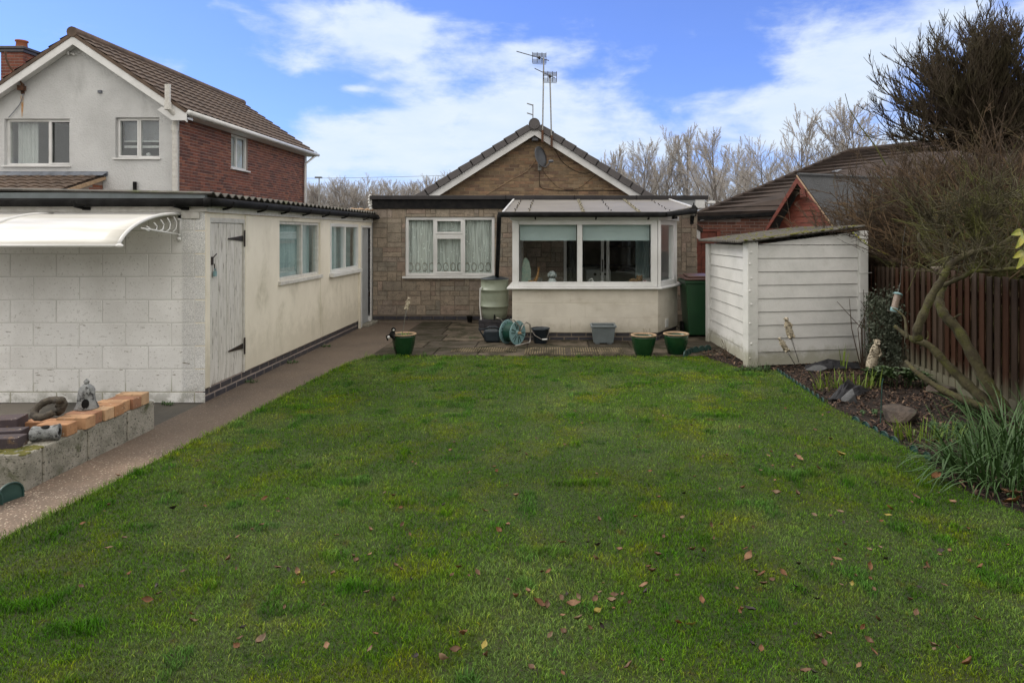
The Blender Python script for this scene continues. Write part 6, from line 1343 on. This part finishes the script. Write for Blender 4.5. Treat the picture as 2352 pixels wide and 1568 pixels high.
# tower ornament
tx, ty, tz = -3.56, 4.99, .323
t = thing('tower_ornament', 'weathered grey beehive shaped stone ornament with dark doorway on the bricks', 'ornament', (tx, ty, tz))
def rough(mb, amp, seed):
    R_ = random.Random(seed); mb.v = [(x + R_.uniform(-amp, amp), y + R_.uniform(-amp, amp), z + R_.uniform(-amp, amp)) for x, y, z in mb.v]; return mb
mb = MB(); mb.lathe([(.078, 0), (.08, .01), (.062, .05), (.056, .10), (.054, .14), (.045, .165), (.03, .18), (.012, .188)], (tx, ty, tz), 18); rough(mb, .003, 1); mb.build('body', MT['greystone'], t, smooth=True)
mb = MB(); mb.ball((tx, ty, tz + .20), .018, 8, 6); mb.tube([(tx - .02, ty, tz + .2), (tx, ty, tz + .225), (tx + .02, ty, tz + .2)], .006, 5); mb.build('finial', MT['greystone'], t, smooth=True)
mb = MB(aim((tx + .03, ty - .055, tz + .05), (.45, -.9, .1))); mb.lathe([(.024, 0), (.024, .012)], n=12, sy=1.5); mb.build('doorway', MT['black'], t)
# coiled ornament
t = thing('coiled_ornament', 'dark brown ribbed coil ornament lying on the orange bricks', 'ornament', (-3.66, 4.80, .32))
mb = MB(); pts = []; 
for i in range(24): a = i / 24 * 2 * PI * .95; pts.append((-3.685 + .085 * math.cos(a), 4.76 + .05 * math.sin(a), .385 + .05 * math.sin(a) + .012 * math.cos(a)))
mb.tube(pts, [.024 + .004 * (i % 2) for i in range(24)], 9); mb.build('coil', MT['browncoil'], t, smooth=True)
mb = MB(); mb.tube([(-3.63, 4.79, .345), (-3.60, 4.78, .37), (-3.585, 4.79, .41), (-3.59, 4.78, .44)], [.026, .03, .028, .024], 9); mb.ball((-3.595, 4.765, .445), .032, 10, 8, (1.1, 1.2, .8)); mb.build('head', MT['browncoil'], t, smooth=True)
# lying cylinder ornament
c = at(105, 997, 4.36); t = thing('fallen_tower_ornament', 'grey hollow tower ornament lying on its side on the mossy wall end', 'ornament', c)
q = Vector((-3.555, 4.46, .290)); ax = Vector((.93, .36, 0)).normalized(); mb = MB(aim(q, ax)); mb.lathe([(.022, .0), (.045, -.004), (.052, .005), (.05, .02), (.042, .06), (.044, .10), (.052, .14), (.056, .155), (.03, .158)], n=18, caps=False); rough(mb, .002, 5); mb.build('body', MT['greystone'], t, smooth=True)
mb = MB(aim(q, ax)); mb.lathe([(.024, .01), (.024, .15)], n=12); mb.build('hollow', MT['black'], t)
mb = MB(aim(q + ax * .085 + Vector((0, -.012, .040)), (0, -.3, 1))); mb.lathe([(.018, 0), (.018, .008)], n=12, sx=1.5); mb.build('opening', MT['black'], t)

# ================================================================== PATIO THINGS
def pot_proto(name, label, p, rt=.165, h=.29, group=None, rim=True):
    t = thing(name, label, 'plant pot', p, group); x, y, _ = p
    mb = MB(); pf = [(rt * .60, 0), (rt * .63, .01), (rt * .78, h * .3), (rt * .90, h * .6), (rt * .955, h * .85), (rt * .95, h * .93), (rt * .86, h * .93), (rt * .84, h * .8)]
    mb.lathe(pf, (x, y, 0), 32, caps=False); mb.v = [((vx - x) * (1 + .012 * math.cos(16 * math.atan2(vy - y, vx - x))) + x, (vy - y) * (1 + .012 * math.cos(16 * math.atan2(vy - y, vx - x))) + y, vz) for vx, vy, vz in mb.v]; mb.build('glazed_body', MT['glaze'], t, smooth=True)
    mb = MB(); mb.lathe([(rt * .94, h * .925), (rt * 1.02, h * .95), (rt * 1.03, h * .98), (rt * .98, h), (rt * .88, h * .99), (rt * .86, h * .93)], (x, y, 0), 32, caps=False); mb.build('rim', MT['terra'], t, smooth=True)
    mb = MB(); mb.lathe([(.001, h * .82), (rt * .86, h * .82)], (x, y, 0), 24, caps=False); mb.build('soil', MT['soil'], t); return t
zf = .012
p1 = pot_proto('glazed_pot', 'green glazed pot with pale rim left of the garden meerkat stake', (-2.055, 8.92, zf), .165, .30); p1['label'] = 'green glazed pot holding the meerkat stake at the left of the patio'
p2 = pot_proto('glazed_pot', 'green glazed pot in front of the bay, the left of the right hand pair', (1.20, 8.90, zf), .172, .29, 'pair of green pots before the bay')
p3 = pot_proto('glazed_pot', 'green glazed pot nearest the wheelie bin, the right of the pair', (1.655, 8.98, zf), .172, .295, 'pair of green pots before the bay')
straps('pot_seedling', 'small green seedling growing in the left green pot', -2.03, 8.90, .05, .04, 30, .06, .11, .014, MT['shoot'], 22, .6, 1.2, 'plant')['label']
for o in [q for q in C.objects if q.name.startswith('pot_seedling')]: o.location.z += .25; 
mb = MB(); R_ = random.Random(5)
for k in range(5): a = Vector((1.25 + R_.gauss(0, .03), 8.9, .25)); mb.tube([a, a + Vector((R_.gauss(0, .02), 0, .12))], .0018, 4)
o = mb.build('dead_stalks', MT['twig_red']); tag(o, 'few dry stalks standing in the left pot of the pair', 'plant')

def meerkat(name, label, base, top, stake_to, h, cat='garden ornament', curl=True):
    """figure along base->top; stake below"""
    t = thing(name, label, cat, stake_to or base); base = Vector(base); top = Vector(top); ax = top - base; M = aim(base, ax, Vector((0, 1, 0))); h = ax.length
    mb = MB(M); prof_ = [(.10, 0), (.15, .06), (.17, .2), (.155, .38), (.13, .55), (.135, .66), (.11, .74), (.075, .79)]
    mb.lathe([(r * h, z * h) for r, z in prof_], n=16, sx=1.0, sy=.9)
    for s in (-1, 1):
        mb.tube([(s * .10 * h, -.02 * h, .68 * h), (s * .17 * h, -.08 * h, .55 * h), (s * .08 * h, -.15 * h, .46 * h)], [.045 * h, .038 * h, .028 * h], 7)
        mb.tube([(s * .09 * h, -.06 * h, .12 * h), (s * .11 * h, -.13 * h, .04 * h), (s * .10 * h, -.2 * h, .0)], [.06 * h, .05 * h, .035 * h], 7)
    rough(mb, .0015, 4); body = mb.build('body', MT['ornament'], t, smooth=True)
    mb = MB(M); mb.ball((0, -.02 * h, .87 * h), .105 * h, 12, 9, (.95, 1.05, .95)); mb.tube([(0, -.09 * h, .86 * h), (0, -.2 * h, .83 * h)], [.06 * h, .025 * h], 8)
    for s in (-1, 1): mb.ball((s * .09 * h, .02 * h, .90 * h), .03 * h, 7, 5)
    mb.build('head', MT['ornament'], t, smooth=True)
    mb = MB(M)
    for s in (-1, 1): mb.ball((s * .045 * h, -.115 * h, .89 * h), .022 * h, 6, 5)
    mb.ball((0, -.215 * h, .83 * h), .018 * h, 6, 5); mb.build('eyes_and_nose', MT['black'], t)
    if stake_to:
        st_ = Vector(stake_to); mb = MB(); d = (st_ - base); n = 60; sp_ = d.length * .28; a1 = d.normalized(); o1 = a1.orthogonal().normalized(); o2 = a1.cross(o1)
        mb.tube([base + a1 * sp_ * i / n + (o1 * math.cos(i * .9) + o2 * math.sin(i * .9)) * .009 for i in range(n)], .0025, 4); mb.build('spring', MT['galv'], t)
        mb = MB(); mb.tube([base + a1 * sp_, st_], .0045, 6); mb.build('stake', MT['galv'], t)
    return t
meerkat('meerkat_stake', 'tall meerkat ornament on a thin stake in the left green pot', at(933, 711, 8.9), at(940, 682, 8.9), (-2.08, 8.92, .25), .2)
meerkat('meerkat_stake', 'taller meerkat ornament on a spring stake in front of the shed', at(1817, 775, 7.95), at(1804, 727, 7.95), G(1837, 838), .2)
meerkat('meerkat_stake', 'shorter leaning meerkat ornament on a spring stake in front of the shed', at(1808, 806, 7.85), at(1788, 774, 7.85), G(1829, 842), .2)
meerkat('stone_meerkat', 'pale standing animal figure in front of the climbing shrub', (3.60, 7.5, .10), (3.69, 7.5, .46), None, .3)
# penguin-like ornament on pot rim
c = Vector((-2.18, 8.80, .30)); t = thing('hanging_pot_ornament', 'small black and white animal ornament gripping the rim of the left pot', 'ornament', c)
mb = MB(); mb.ball(c, .042, 10, 8, (1, .8, 1.2)); mb.ball(c + Vector((.015, -.01, .07)), .03, 10, 8); mb.tube([c + Vector((-.02, 0, .0)), c + Vector((-.07, -.03, -.02)), c + Vector((-.05, -.05, -.07))], [.018, .016, .01], 7); mb.tube([c + Vector((.02, -.02, 0)), c + Vector((.04, -.06, -.06))], [.018, .012], 7); mb.build('body', MT['black'], t, smooth=True)
mb = MB(); mb.ball(c + Vector((-.045, -.03, -.03)), .022, 8, 6); mb.ball(c + Vector((.022, -.032, .065)), .014, 8, 6); mb.build('white_patch', MT['white_app'], t, smooth=True)

# water butt
bt_ = thing('water_butt', 'sage green ribbed water butt on a brick stand beside the bay', 'water butt', (-1.04, 11.3, 0)); bx, by_ = -1.04, 11.3
pf = [(.19, .20), (.20, .205), (.222, .32)]; pf += [(.232, .40), (.246, .405), (.25, .418), (.246, .43), (.236, .436), (.242, .53), (.243, .62), (.240, .68), (.252, .685), (.255, .697), (.250, .71), (.238, .716), (.236, .80), (.232, .855), (.24, .86), (.24, .872)]
mb = MB(); mb.lathe(pf, (bx, by_, 0), 40); mb.build('barrel', MT['butt'], bt_, smooth=True)
mb = MB(); mb.lathe([(.245, .872), (.247, .885), (.18, .90), (.10, .915), (.06, .92), (.05, .93)], (bx, by_, 0), 32); mb.build('lid', MT['navy'], bt_, smooth=True)
mb = MB(); mb.tube([(bx + .02, by_ - .20, .25), (bx + .02, by_ - .27, .25), (bx + .02, by_ - .28, .21)], .014, 8); mb.tube([(bx + .02, by_ - .25, .25), (bx + .02, by_ - .25, .29)], .012, 6); mb.build('tap', MT['black'], bt_)
mb = MB(Matrix.Translation((bx - .25, by_ - .22, 0)))
mb.blocks(bricks(.5, .20, .225, .075, .01), .01, .003, [(.8, .7, .6), (1, 1, 1)], sr); mb.box(0, .001, 0, .5, .42, .198); mb.build('brick_stand', MT['blue_brick'], bt_)
mb = MB(); mb.tube([at(1103, 662, 11.1), at(1102, 700, 11.1), at(1106, 745, 11.1)], .012, 6); mb.tube([at(1103, 662, 11.1), (bx - .2, by_ - .1, .74)], .01, 6); mb.build('overflow_tube', MT['upvc'], bt_)
# small black pot
mb = MB(); p = at(1078, 740, 12.0); mb.lathe([(.04, .0), (.055, .11), (.06, .115), (.05, .11)], (p.x, 12.05, .03), 14); o = mb.build('black_flower_pot', MT['black'], None, smooth=True); tag(o, 'small black plastic flower pot against the stone wall', 'plant pot')
# watering can
wc = thing('watering_can', 'dark navy plastic watering can under the water butt', 'watering can', (-.98, 9.98, 0))
mb = MB(); F_ = Matrix.Translation((-.96, 9.98, zf)); mb.M = F_; mb.prism([(-.10, -.075, 0), (.13, -.075, 0), (.125, -.075, .15), (.11, -.075, .19), (-.11, -.075, .19), (-.13, -.075, .12)], (0, .15, 0)); mb.build('body', MT['navy'], wc, bevel=.03)
mb = MB(F_); mb.tube([(-.10, 0, .02), (-.14, 0, .1), (-.20, 0, .195), (-.10, 0, .195)], [.012, .012, .012, .012], 8); mb.build('handle', MT['navy'], wc, smooth=True)
mb = MB(F_); mb.tube([(-.10, 0, .185), (-.04, 0, .225), (.06, 0, .225), (.11, 0, .185)], .013, 8); mb.build('top_handle', MT['navy'], wc, smooth=True)
mb = MB(F_); mb.tube([(.12, 0, .03), (.17, 0, .10), (.24, .02, .2)], [.022, .016, .012], 8); mb.build('spout', MT['navy'], wc, smooth=True)
# hose reel
hr = thing('hose_reel', 'pale blue hose reel with green hose on a tubular stand', 'hose reel', (-.58, 9.8, 0))
axd = Vector((.80, -.60, 0)).normalized(); cF = Vector((-.555, 9.70, .19)); cB = cF - axd * .20
for c_ in (cF, cB):
    mb = MB(aim(c_, axd)); mb.lathe([(.175, -.008), (.18, 0), (.175, .008), (.165, .006), (.04, .006), (.03, .02), (.001, .02)], n=36); ds = mb.build('side_disc', MT['reelblue'], hr, smooth=False)
    mb = MB(aim(c_, axd))
    for k in range(12): a = k * PI / 6 + (.08 if k % 2 else -.08); mb.tube([(.06 * math.cos(a), .06 * math.sin(a), .0105), (.15 * math.cos(a), .15 * math.sin(a), .0105)], .006, 5)
    mb.build('spoke_groove', MT['teal'], ds)
mb = MB(aim(cB, axd)); mb.lathe([(.05, .008), (.05, .19)], n=20)
mb.build('drum', MT['teal'], hr); mb = MB(aim(cB, axd)); pts = []
for i in range(420): a = i * 2 * PI / 28; lay = i // 210; z = .02 + .16 * ((i % 210) / 210 if lay == 0 else 1 - (i % 210) / 210); rr = .115 + .016 * lay; pts.append((rr * math.cos(a), rr * math.sin(a), z))
mb.tube(pts, .0095, 6); mb.build('hose', MT['hose'], hr, smooth=True)
mb = MB(aim(cF + axd * .02, axd)); mb.lathe([(.022, 0), (.018, .03), (.012, .05)], n=12); mb.build('hub', MT['terra'], hr)
mb = MB()
upz = Vector((0, 0, 1)); sv = upz.cross(axd)
for c_, o2 in ((cF, .035), (cB, -.035)):
    q = c_ + axd * o2; mb.tube([q + sv * .02 - upz * .02, q + sv * .0 + upz * .1, q - sv * .12 + upz * .20, q - sv * .20 + upz * .22], .009, 8)
q = cF + axd * .04; mb.tube([q + upz * .0, q + sv * .07 + upz * .1, q + sv * .16 + upz * .14, q + sv * .24 + upz * .10, q + sv * .26 - upz * .04, q + sv * .24 - upz * .17, q - sv * .1 - upz * .175], .009, 8)
mb.build('tubular_frame', MT['alu'], hr, smooth=True)
# bucket
bk_ = thing('bucket', 'black plastic bucket with wire handle beside the hose reel', 'bucket', (-.22, 9.88, 0))
mb = MB(); mb.lathe([(.095, 0), (.10, .005), (.128, .20), (.14, .205), (.142, .225), (.13, .225), (.122, .20), (.1, .02), (.001, .02)], (-.22, 9.88, zf), 28, caps=False); mb.lathe([(.001, 0), (.095, .0)], (-.22, 9.88, zf + .001), 28, caps=False); mb.build('tub', MT['navy'], bk_, smooth=True)
mb = MB(); mb.tube([(-.35, 9.86, .2), (-.30, 9.76, .14), (-.20, 9.72, .09), (-.13, 9.74, .085), (-.085, 9.84, .2)], .004, 6); mb.build('wire_handle', MT['alu'], bk_, smooth=True)
mb = MB(); mb.tube([(-.19, 9.72, .088), (-.12, 9.745, .085)], .012, 8); mb.build('grip', MT['upvc'], bk_)
# grey trough planter
tp = thing('trough_planter', 'grey ribbed plastic planter standing before the cream bay wall', 'planter', (.72, 9.86, 0))
mb = MB(Matrix.Translation((.72, 9.86, zf))); a0, a1, b0, b1, h = .145, .175, .11, .135, .27
mb.add([(-a0, -b0, .02), (a0, -b0, .02), (a0, b0, .02), (-a0, b0, .02), (-a1, -b1, h), (a1, -b1, h), (a1, b1, h), (-a1, b1, h)], [(3, 2, 1, 0), (0, 1, 5, 4), (1, 2, 6, 5), (2, 3, 7, 6), (3, 0, 4, 7)])
for i in range(12):
    f = -1 + 2 * (i + .5) / 12; mb.prism([(f * a0 - .006, -b0 - .004, .03), (f * a0 + .006, -b0 - .004, .03), (f * a1 + .006, -b1 - .004, h - .02), (f * a1 - .006, -b1 - .004, h - .02)], (0, .006, 0))
for s in (-1, 1): mb.box(s * .09 - .03, -.1, 0, s * .09 + .03, .1, .02)
mb.build('tub', MT['greyplas'], tp)
mb = MB(Matrix.Translation((.72, 9.86, zf))); 
mb.box(-.19, -.155, h - .02, .19, -.125, h + .012); mb.box(-.19, .125, h - .02, .19, .155, h + .012); mb.box(-.19, -.125, h - .02, -.165, .125, h + .012); mb.box(.165, -.125, h - .02, .19, .125, h + .012); mb.build('rim', MT['greyplas'], tp, bevel=.006)
mb = MB(Matrix.Translation((.72, 9.86, zf))); mb.box(-.155, -.118, h - .09, .155, .118, h - .05); mb.build('soil', MT['soil'], tp)
# wheelie bin
wb_ = thing('wheelie_bin', 'dark green wheelie bin with brown lid between bay and shed', 'wheelie bin', (2.34, 10.65, 0))
mb = MB(Matrix.Translation((2.34, 10.65, zf))); a0, a1, b0, b1, h = .22, .275, .24, .30, .90
mb.add([(-a0, -b0, .03), (a0, -b0, .03), (a0, b0, .03), (-a0, b0, .03), (-a1, -b1, h), (a1, -b1, h), (a1, b1, h), (-a1, b1, h)], [(3, 2, 1, 0), (4, 5, 6, 7), (0, 1, 5, 4), (1, 2, 6, 5), (2, 3, 7, 6), (3, 0, 4, 7)])
mb.box(-a1 - .02, -b1 - .02, h - .05, a1 + .02, b1, h + .002); mb.build('body', MT['binG'], wb_, bevel=.015)
mb = MB(Matrix.Translation((2.34, 10.65, zf))); mb.prism([(-.30, -.335, h + .005), (.30, -.335, h + .005), (.30, .30, h + .03), (-.30, .30, h + .03)], (0, 0, .03)); mb.prism([(-.24, -.27, h + .035), (.24, -.27, h + .035), (.22, .26, h + .05), (-.22, .26, h + .05)], (0, 0, .035)); mb.build('lid', MT['binL'], wb_, bevel=.02)
mb = MB(Matrix.Translation((2.34, 10.65, zf))); mb.tube([(-.22, .33, h + .02), (.22, .33, h + .02)], .015, 8); mb.build('handle', MT['binG'], wb_)
for s in (-1, 1): mb = MB(Matrix.Translation((2.34 + s * .24, 10.65 + .2, zf + .1)) @ Matrix.Rotation(PI / 2, 4, 'Y')); mb.lathe([(.1, -.025), (.1, .025)], n=20); mb.build('wheel', MT['black'], wb_)
# bird feeder
bf = thing('bird_feeder', 'tilted clear tube bird feeder with teal cap hanging by the fence', 'bird feeder', at(2056, 690, 7.0))
b0 = at(2052, 716, 7.0); tp_ = at(2062, 676, 7.0); ax = tp_ - b0; L = ax.length; M = aim(b0, ax)
mb = MB(M); mb.lathe([(.034, .02), (.034, L)], n=18, caps=False); mb.build('tube', mat('seed_tube', (.34, .27, .22), .15, (.2, .15, .12), 60), bf, smooth=True)
mb = MB(M); mb.lathe([(.045, L), (.047, L + .008), (.03, L + .02), (.005, L + .025)], n=18); mb.lathe([(.037, 0), (.037, .045)], n=18); mb.build('cap', MT['reelblue'], bf, smooth=True)
mb = MB(M); mb.lathe([(.07, -.004), (.072, .002)], (-.02, 0, 0), 18); mb.build('tray', MT['alu'], bf)
mb = MB(M); mb.tube([(.034, -.01, .04), (.045, -.03, .04)], .008, 6); mb.ball((0, -.035, .035), .012, 8, 6); mb.build('port', MT['navy'], bf)
mb = MB(); mb.tube([tp_ + Vector((0, 0, .02)), at(2068, 650, 7.0), at(2074, 560, 6.6), at(2080, 520, 6.3)], .0025, 4); mb.build('hanging_wire', MT['galv'], bf)

# rocks, membrane, sticks
def rockthing(label, u, v, r, sc, m, seed, name='garden_rock'):
    p = G(u, v); import bmesh as bm_; b = bm_.new(); bm_.ops.create_icosphere(b, subdivisions=3, radius=r); R_ = random.Random(seed); pl_ = [(Vector((R_.gauss(0, 1), R_.gauss(0, 1), R_.gauss(0, 1))).normalized(), R_.uniform(.45, .85) * r) for _ in range(11)]
    for q in b.verts:
        c = q.co.copy()
        for n_, d_ in pl_:
            e = c.dot(n_) - d_
            if e > 0: c -= n_ * e * .92
        q.co = Vector((c.x * sc[0], c.y * sc[1], c.z * sc[2]))
    me = bpy.data.meshes.new(name); b.to_mesh(me); b.free(); me.materials.append(m); o = bpy.data.objects.new(name, me); C.objects.link(o); o.location = (p.x, p.y, r * sc[2] * .5); tag(o, label, 'rock'); return o
rockthing('large brown angular boulder in the mulch', 2072, 968, .19, (1.15, .8, .62), MT['rock'], 5)
rockthing('upright grey slate piece beside the black membrane', 1952, 926, .10, (.9, .6, 1.0), MT['rockgrey'], 6)
rockthing('flat grey stone near the foot of the shed panel', 1876, 852, .11, (1.7, .9, .45), MT['rockgrey'], 7)
rockthing('grey brown stone half under the mossy trunk', 2165, 905, .14, (1.2, .8, .6), MT['rock'], 8)
def crumple(name, label, pts, amp, seed):
    P = [Vector((*p[:2], 0)) for p in pts]; mb = MB(); R_ = random.Random(seed); nx, ny = 12, 5; vs = []
    for i in range(nx + 1):
        for j in range(ny + 1):
            f, g_ = i / nx, j / ny; a = P[0].lerp(P[1], f); b = P[3].lerp(P[2], f); q = a.lerp(b, g_); e = math.sin(PI * f) * math.sin(PI * g_); q.z = .02 + amp * e * (.6 + .8 * R_.random()) + .01 * R_.random(); vs.append(q)
    mb.add(vs, [(i * (ny + 1) + j, (i + 1) * (ny + 1) + j, (i + 1) * (ny + 1) + j + 1, i * (ny + 1) + j + 1) for i in range(nx) for j in range(ny)]); o = mb.build(name, MT['membrane'], None, smooth=False); sm = o.modifiers.new('t', 'SOLIDIFY'); sm.thickness = .003; tag(o, label, 'ground sheet')
crumple('weed_membrane', 'black crumpled weed membrane in front of the bulb shoots', [G(1900, 922), G(1955, 922), G(2000, 900), G(1940, 896)], .12, 2)
crumple('weed_membrane', 'black membrane strip tucked along the foot of the shed', [G(1845, 852), G(1975, 850), G(1978, 838), G(1850, 842)], .07, 3)
mb = MB(); mb.tube([G(2022, 980) + Vector((0, 0, -.01)), at(2026, 880, G(2022, 980).y + .02), at(2029, 868, G(2022, 980).y + .02)], .004, 6); o = mb.build('plant_cane', MT['teal']); tag(o, 'thin green plant support cane standing in the mulch', 'cane')
mb = MB(); mb.tube([G(2165, 945) + Vector((0, 0, .03)), G(2205, 932) + Vector((0, 0, .04))], .01, 6); o = mb.build('fallen_stick', MT['twig_red']); tag(o, 'pale broken stick lying on the mulch', 'stick')

# lamp post, wire
lp = thing('street_lamp', 'thin grey street lamp in front of the distant trees', 'street lamp', (at(733, 0, 60).x, 60, 0)); x = at(733, 0, 60).x
mb = MB(); mb.tube([(x, 60, 0), (x, 60, 6.75)], [.09, .055], 8); mb.build('column', MT['galv'], lp); mb = MB(); mb.box(x - .35, 59.8, 6.72, x + .25, 60.2, 6.86); mb.build('lamp_head', MT['grey_cam'], lp, bevel=.04)
mb = MB(); P = []; 
for i in range(13): f = i / 12; a = at(690, 410, 50).lerp(at(1250, 392, 50), f); a.z -= .25 * math.sin(PI * f) * .5; P.append(a)
mb.tube(P, .016, 4); o = mb.build('overhead_wire', MT['grey_cam']); tag(o, 'thin overhead wire crossing the sky between the houses', 'wire')
lp = thing('chimney_stack', 'x', 'x', (0, 0, 0)); bpy.data.objects.remove(lp)

# ================================================================== FALLEN LEAVES
LCOL = {'brown': (.13, .065, .028), 'tan': (.26, .14, .07), 'dark': (.025, .014, .01), 'yellow': (.34, .27, .05), 'rust': (.17, .07, .02), 'pinkish': (.19, .12, .065)}
def leafmesh(seed):
    R_ = random.Random(seed); n = 7; vs = []; fs = []; cl = R_.uniform(.5, 1.6); lobe = R_.random() < .4
    for i in range(n + 1):
        f = i / n; wv = .25 * math.sin(PI * min(1, f * 1.02 + .02)) ** 1.1 * (1 + (.55 * math.sin(i * 2.6) if lobe else 0)); x = f - .5; z = .10 + cl * (abs(x) ** 2) + R_.uniform(0, .05)
        vs += [(x, -wv, z + cl * .6 * wv + R_.uniform(0, .1)), (x, 0, z), (x, wv, z + cl * .8 * wv + R_.uniform(0, .1))]
    for i in range(n): a = 3 * i; fs += [(a, a + 3, a + 4, a + 1), (a + 1, a + 4, a + 5, a + 2)]
    return vs, fs
lprot = {}; LR_ = random.Random(19)
def add_leaf(x, y, kind, s, var):
    key = (kind, var)
    if key not in lprot:
        c = LCOL[kind]; m = bpy.data.materials.get('leaf_' + kind) or mat('leaf_' + kind, c, .6, tuple(q * .55 for q in c), 40)
        mb = MB(); mb.add(*leafmesh(hash(key[1]) % 97 + var * 7)); o = mb.build('fallen_leaf', m, None, smooth=True); lprot[key] = o
    else: o = lprot[key].copy(); C.objects.link(o)
    o.location = (x, y, .022 + LR_.uniform(-.006, .012)); o.rotation_euler = (LR_.gauss(0, .35), LR_.gauss(0, .3), LR_.uniform(0, 6.3)); o.scale = (s, s, s)
    side = 'near right part' if x > .6 and y < 5 else ('near left part' if y < 5 else 'far part')
    word = {'brown': 'curled brown', 'tan': 'pale tan', 'dark': 'shrivelled dark', 'yellow': 'yellow', 'rust': 'rust coloured', 'pinkish': 'faded pinkish brown'}[kind]
    tag(o, '%s fallen leaf lying on the %s of the lawn' % (word, side), 'leaf', '%s fallen leaves on the %s of the lawn' % (word, side))
cnt = 0; PL = [(p.x, p.y) for p in LAWN]
def in_poly(x, y): return bool(inside(np.array([x]), np.array([y]), PL)[0])
while cnt < 250:
    u = LR_.triangular(0, 2352, 2000) if LR_.random() < .75 else LR_.uniform(200, 2352); v = LR_.triangular(850, 1568, 1400) if LR_.random() < .7 else LR_.uniform(850, 1568)
    p = G(u, v)
    if not in_poly(p.x, p.y): continue
    kind = LR_.choices(['brown', 'tan', 'dark', 'yellow', 'rust', 'pinkish'], [34, 16, 14, 3, 22, 11])[0]; add_leaf(p.x, p.y, kind, LR_.uniform(.024, .052) * (1.0 if v > 1100 else .85), LR_.randrange(3)); cnt += 1
for (u, v, kd, s) in [(1315, 1410, 'tan', .075), (1235, 1400, 'rust', .07), (1930, 1055, 'yellow', .07), (1835, 1062, 'tan', .075), (1880, 1088, 'tan', .05), (2190, 1168, 'tan', .07), (2325, 1150, 'tan', .11), (2330, 1170, 'rust', .11), (2150, 1110, 'rust', .12), (1370, 1422, 'yellow', .05), (850, 1228, 'tan', .045), (762, 1336, 'tan', .04), (1725, 1295, 'tan', .07), (1785, 1148, 'pinkish', .06), (2040, 1195, 'yellow', .045), (1480, 1355, 'tan', .05), (900, 1395, 'pinkish', .06), (1010, 1535, 'pinkish', .05), (600, 1495, 'pinkish', .07), (1065, 1480, 'rust', .07)]:
    p = G(u, v); add_leaf(p.x, p.y, kd, s, LR_.randrange(3))

C_done = True
S.cycles.max_bounces = 8; S.cycles.transparent_max_bounces = 16
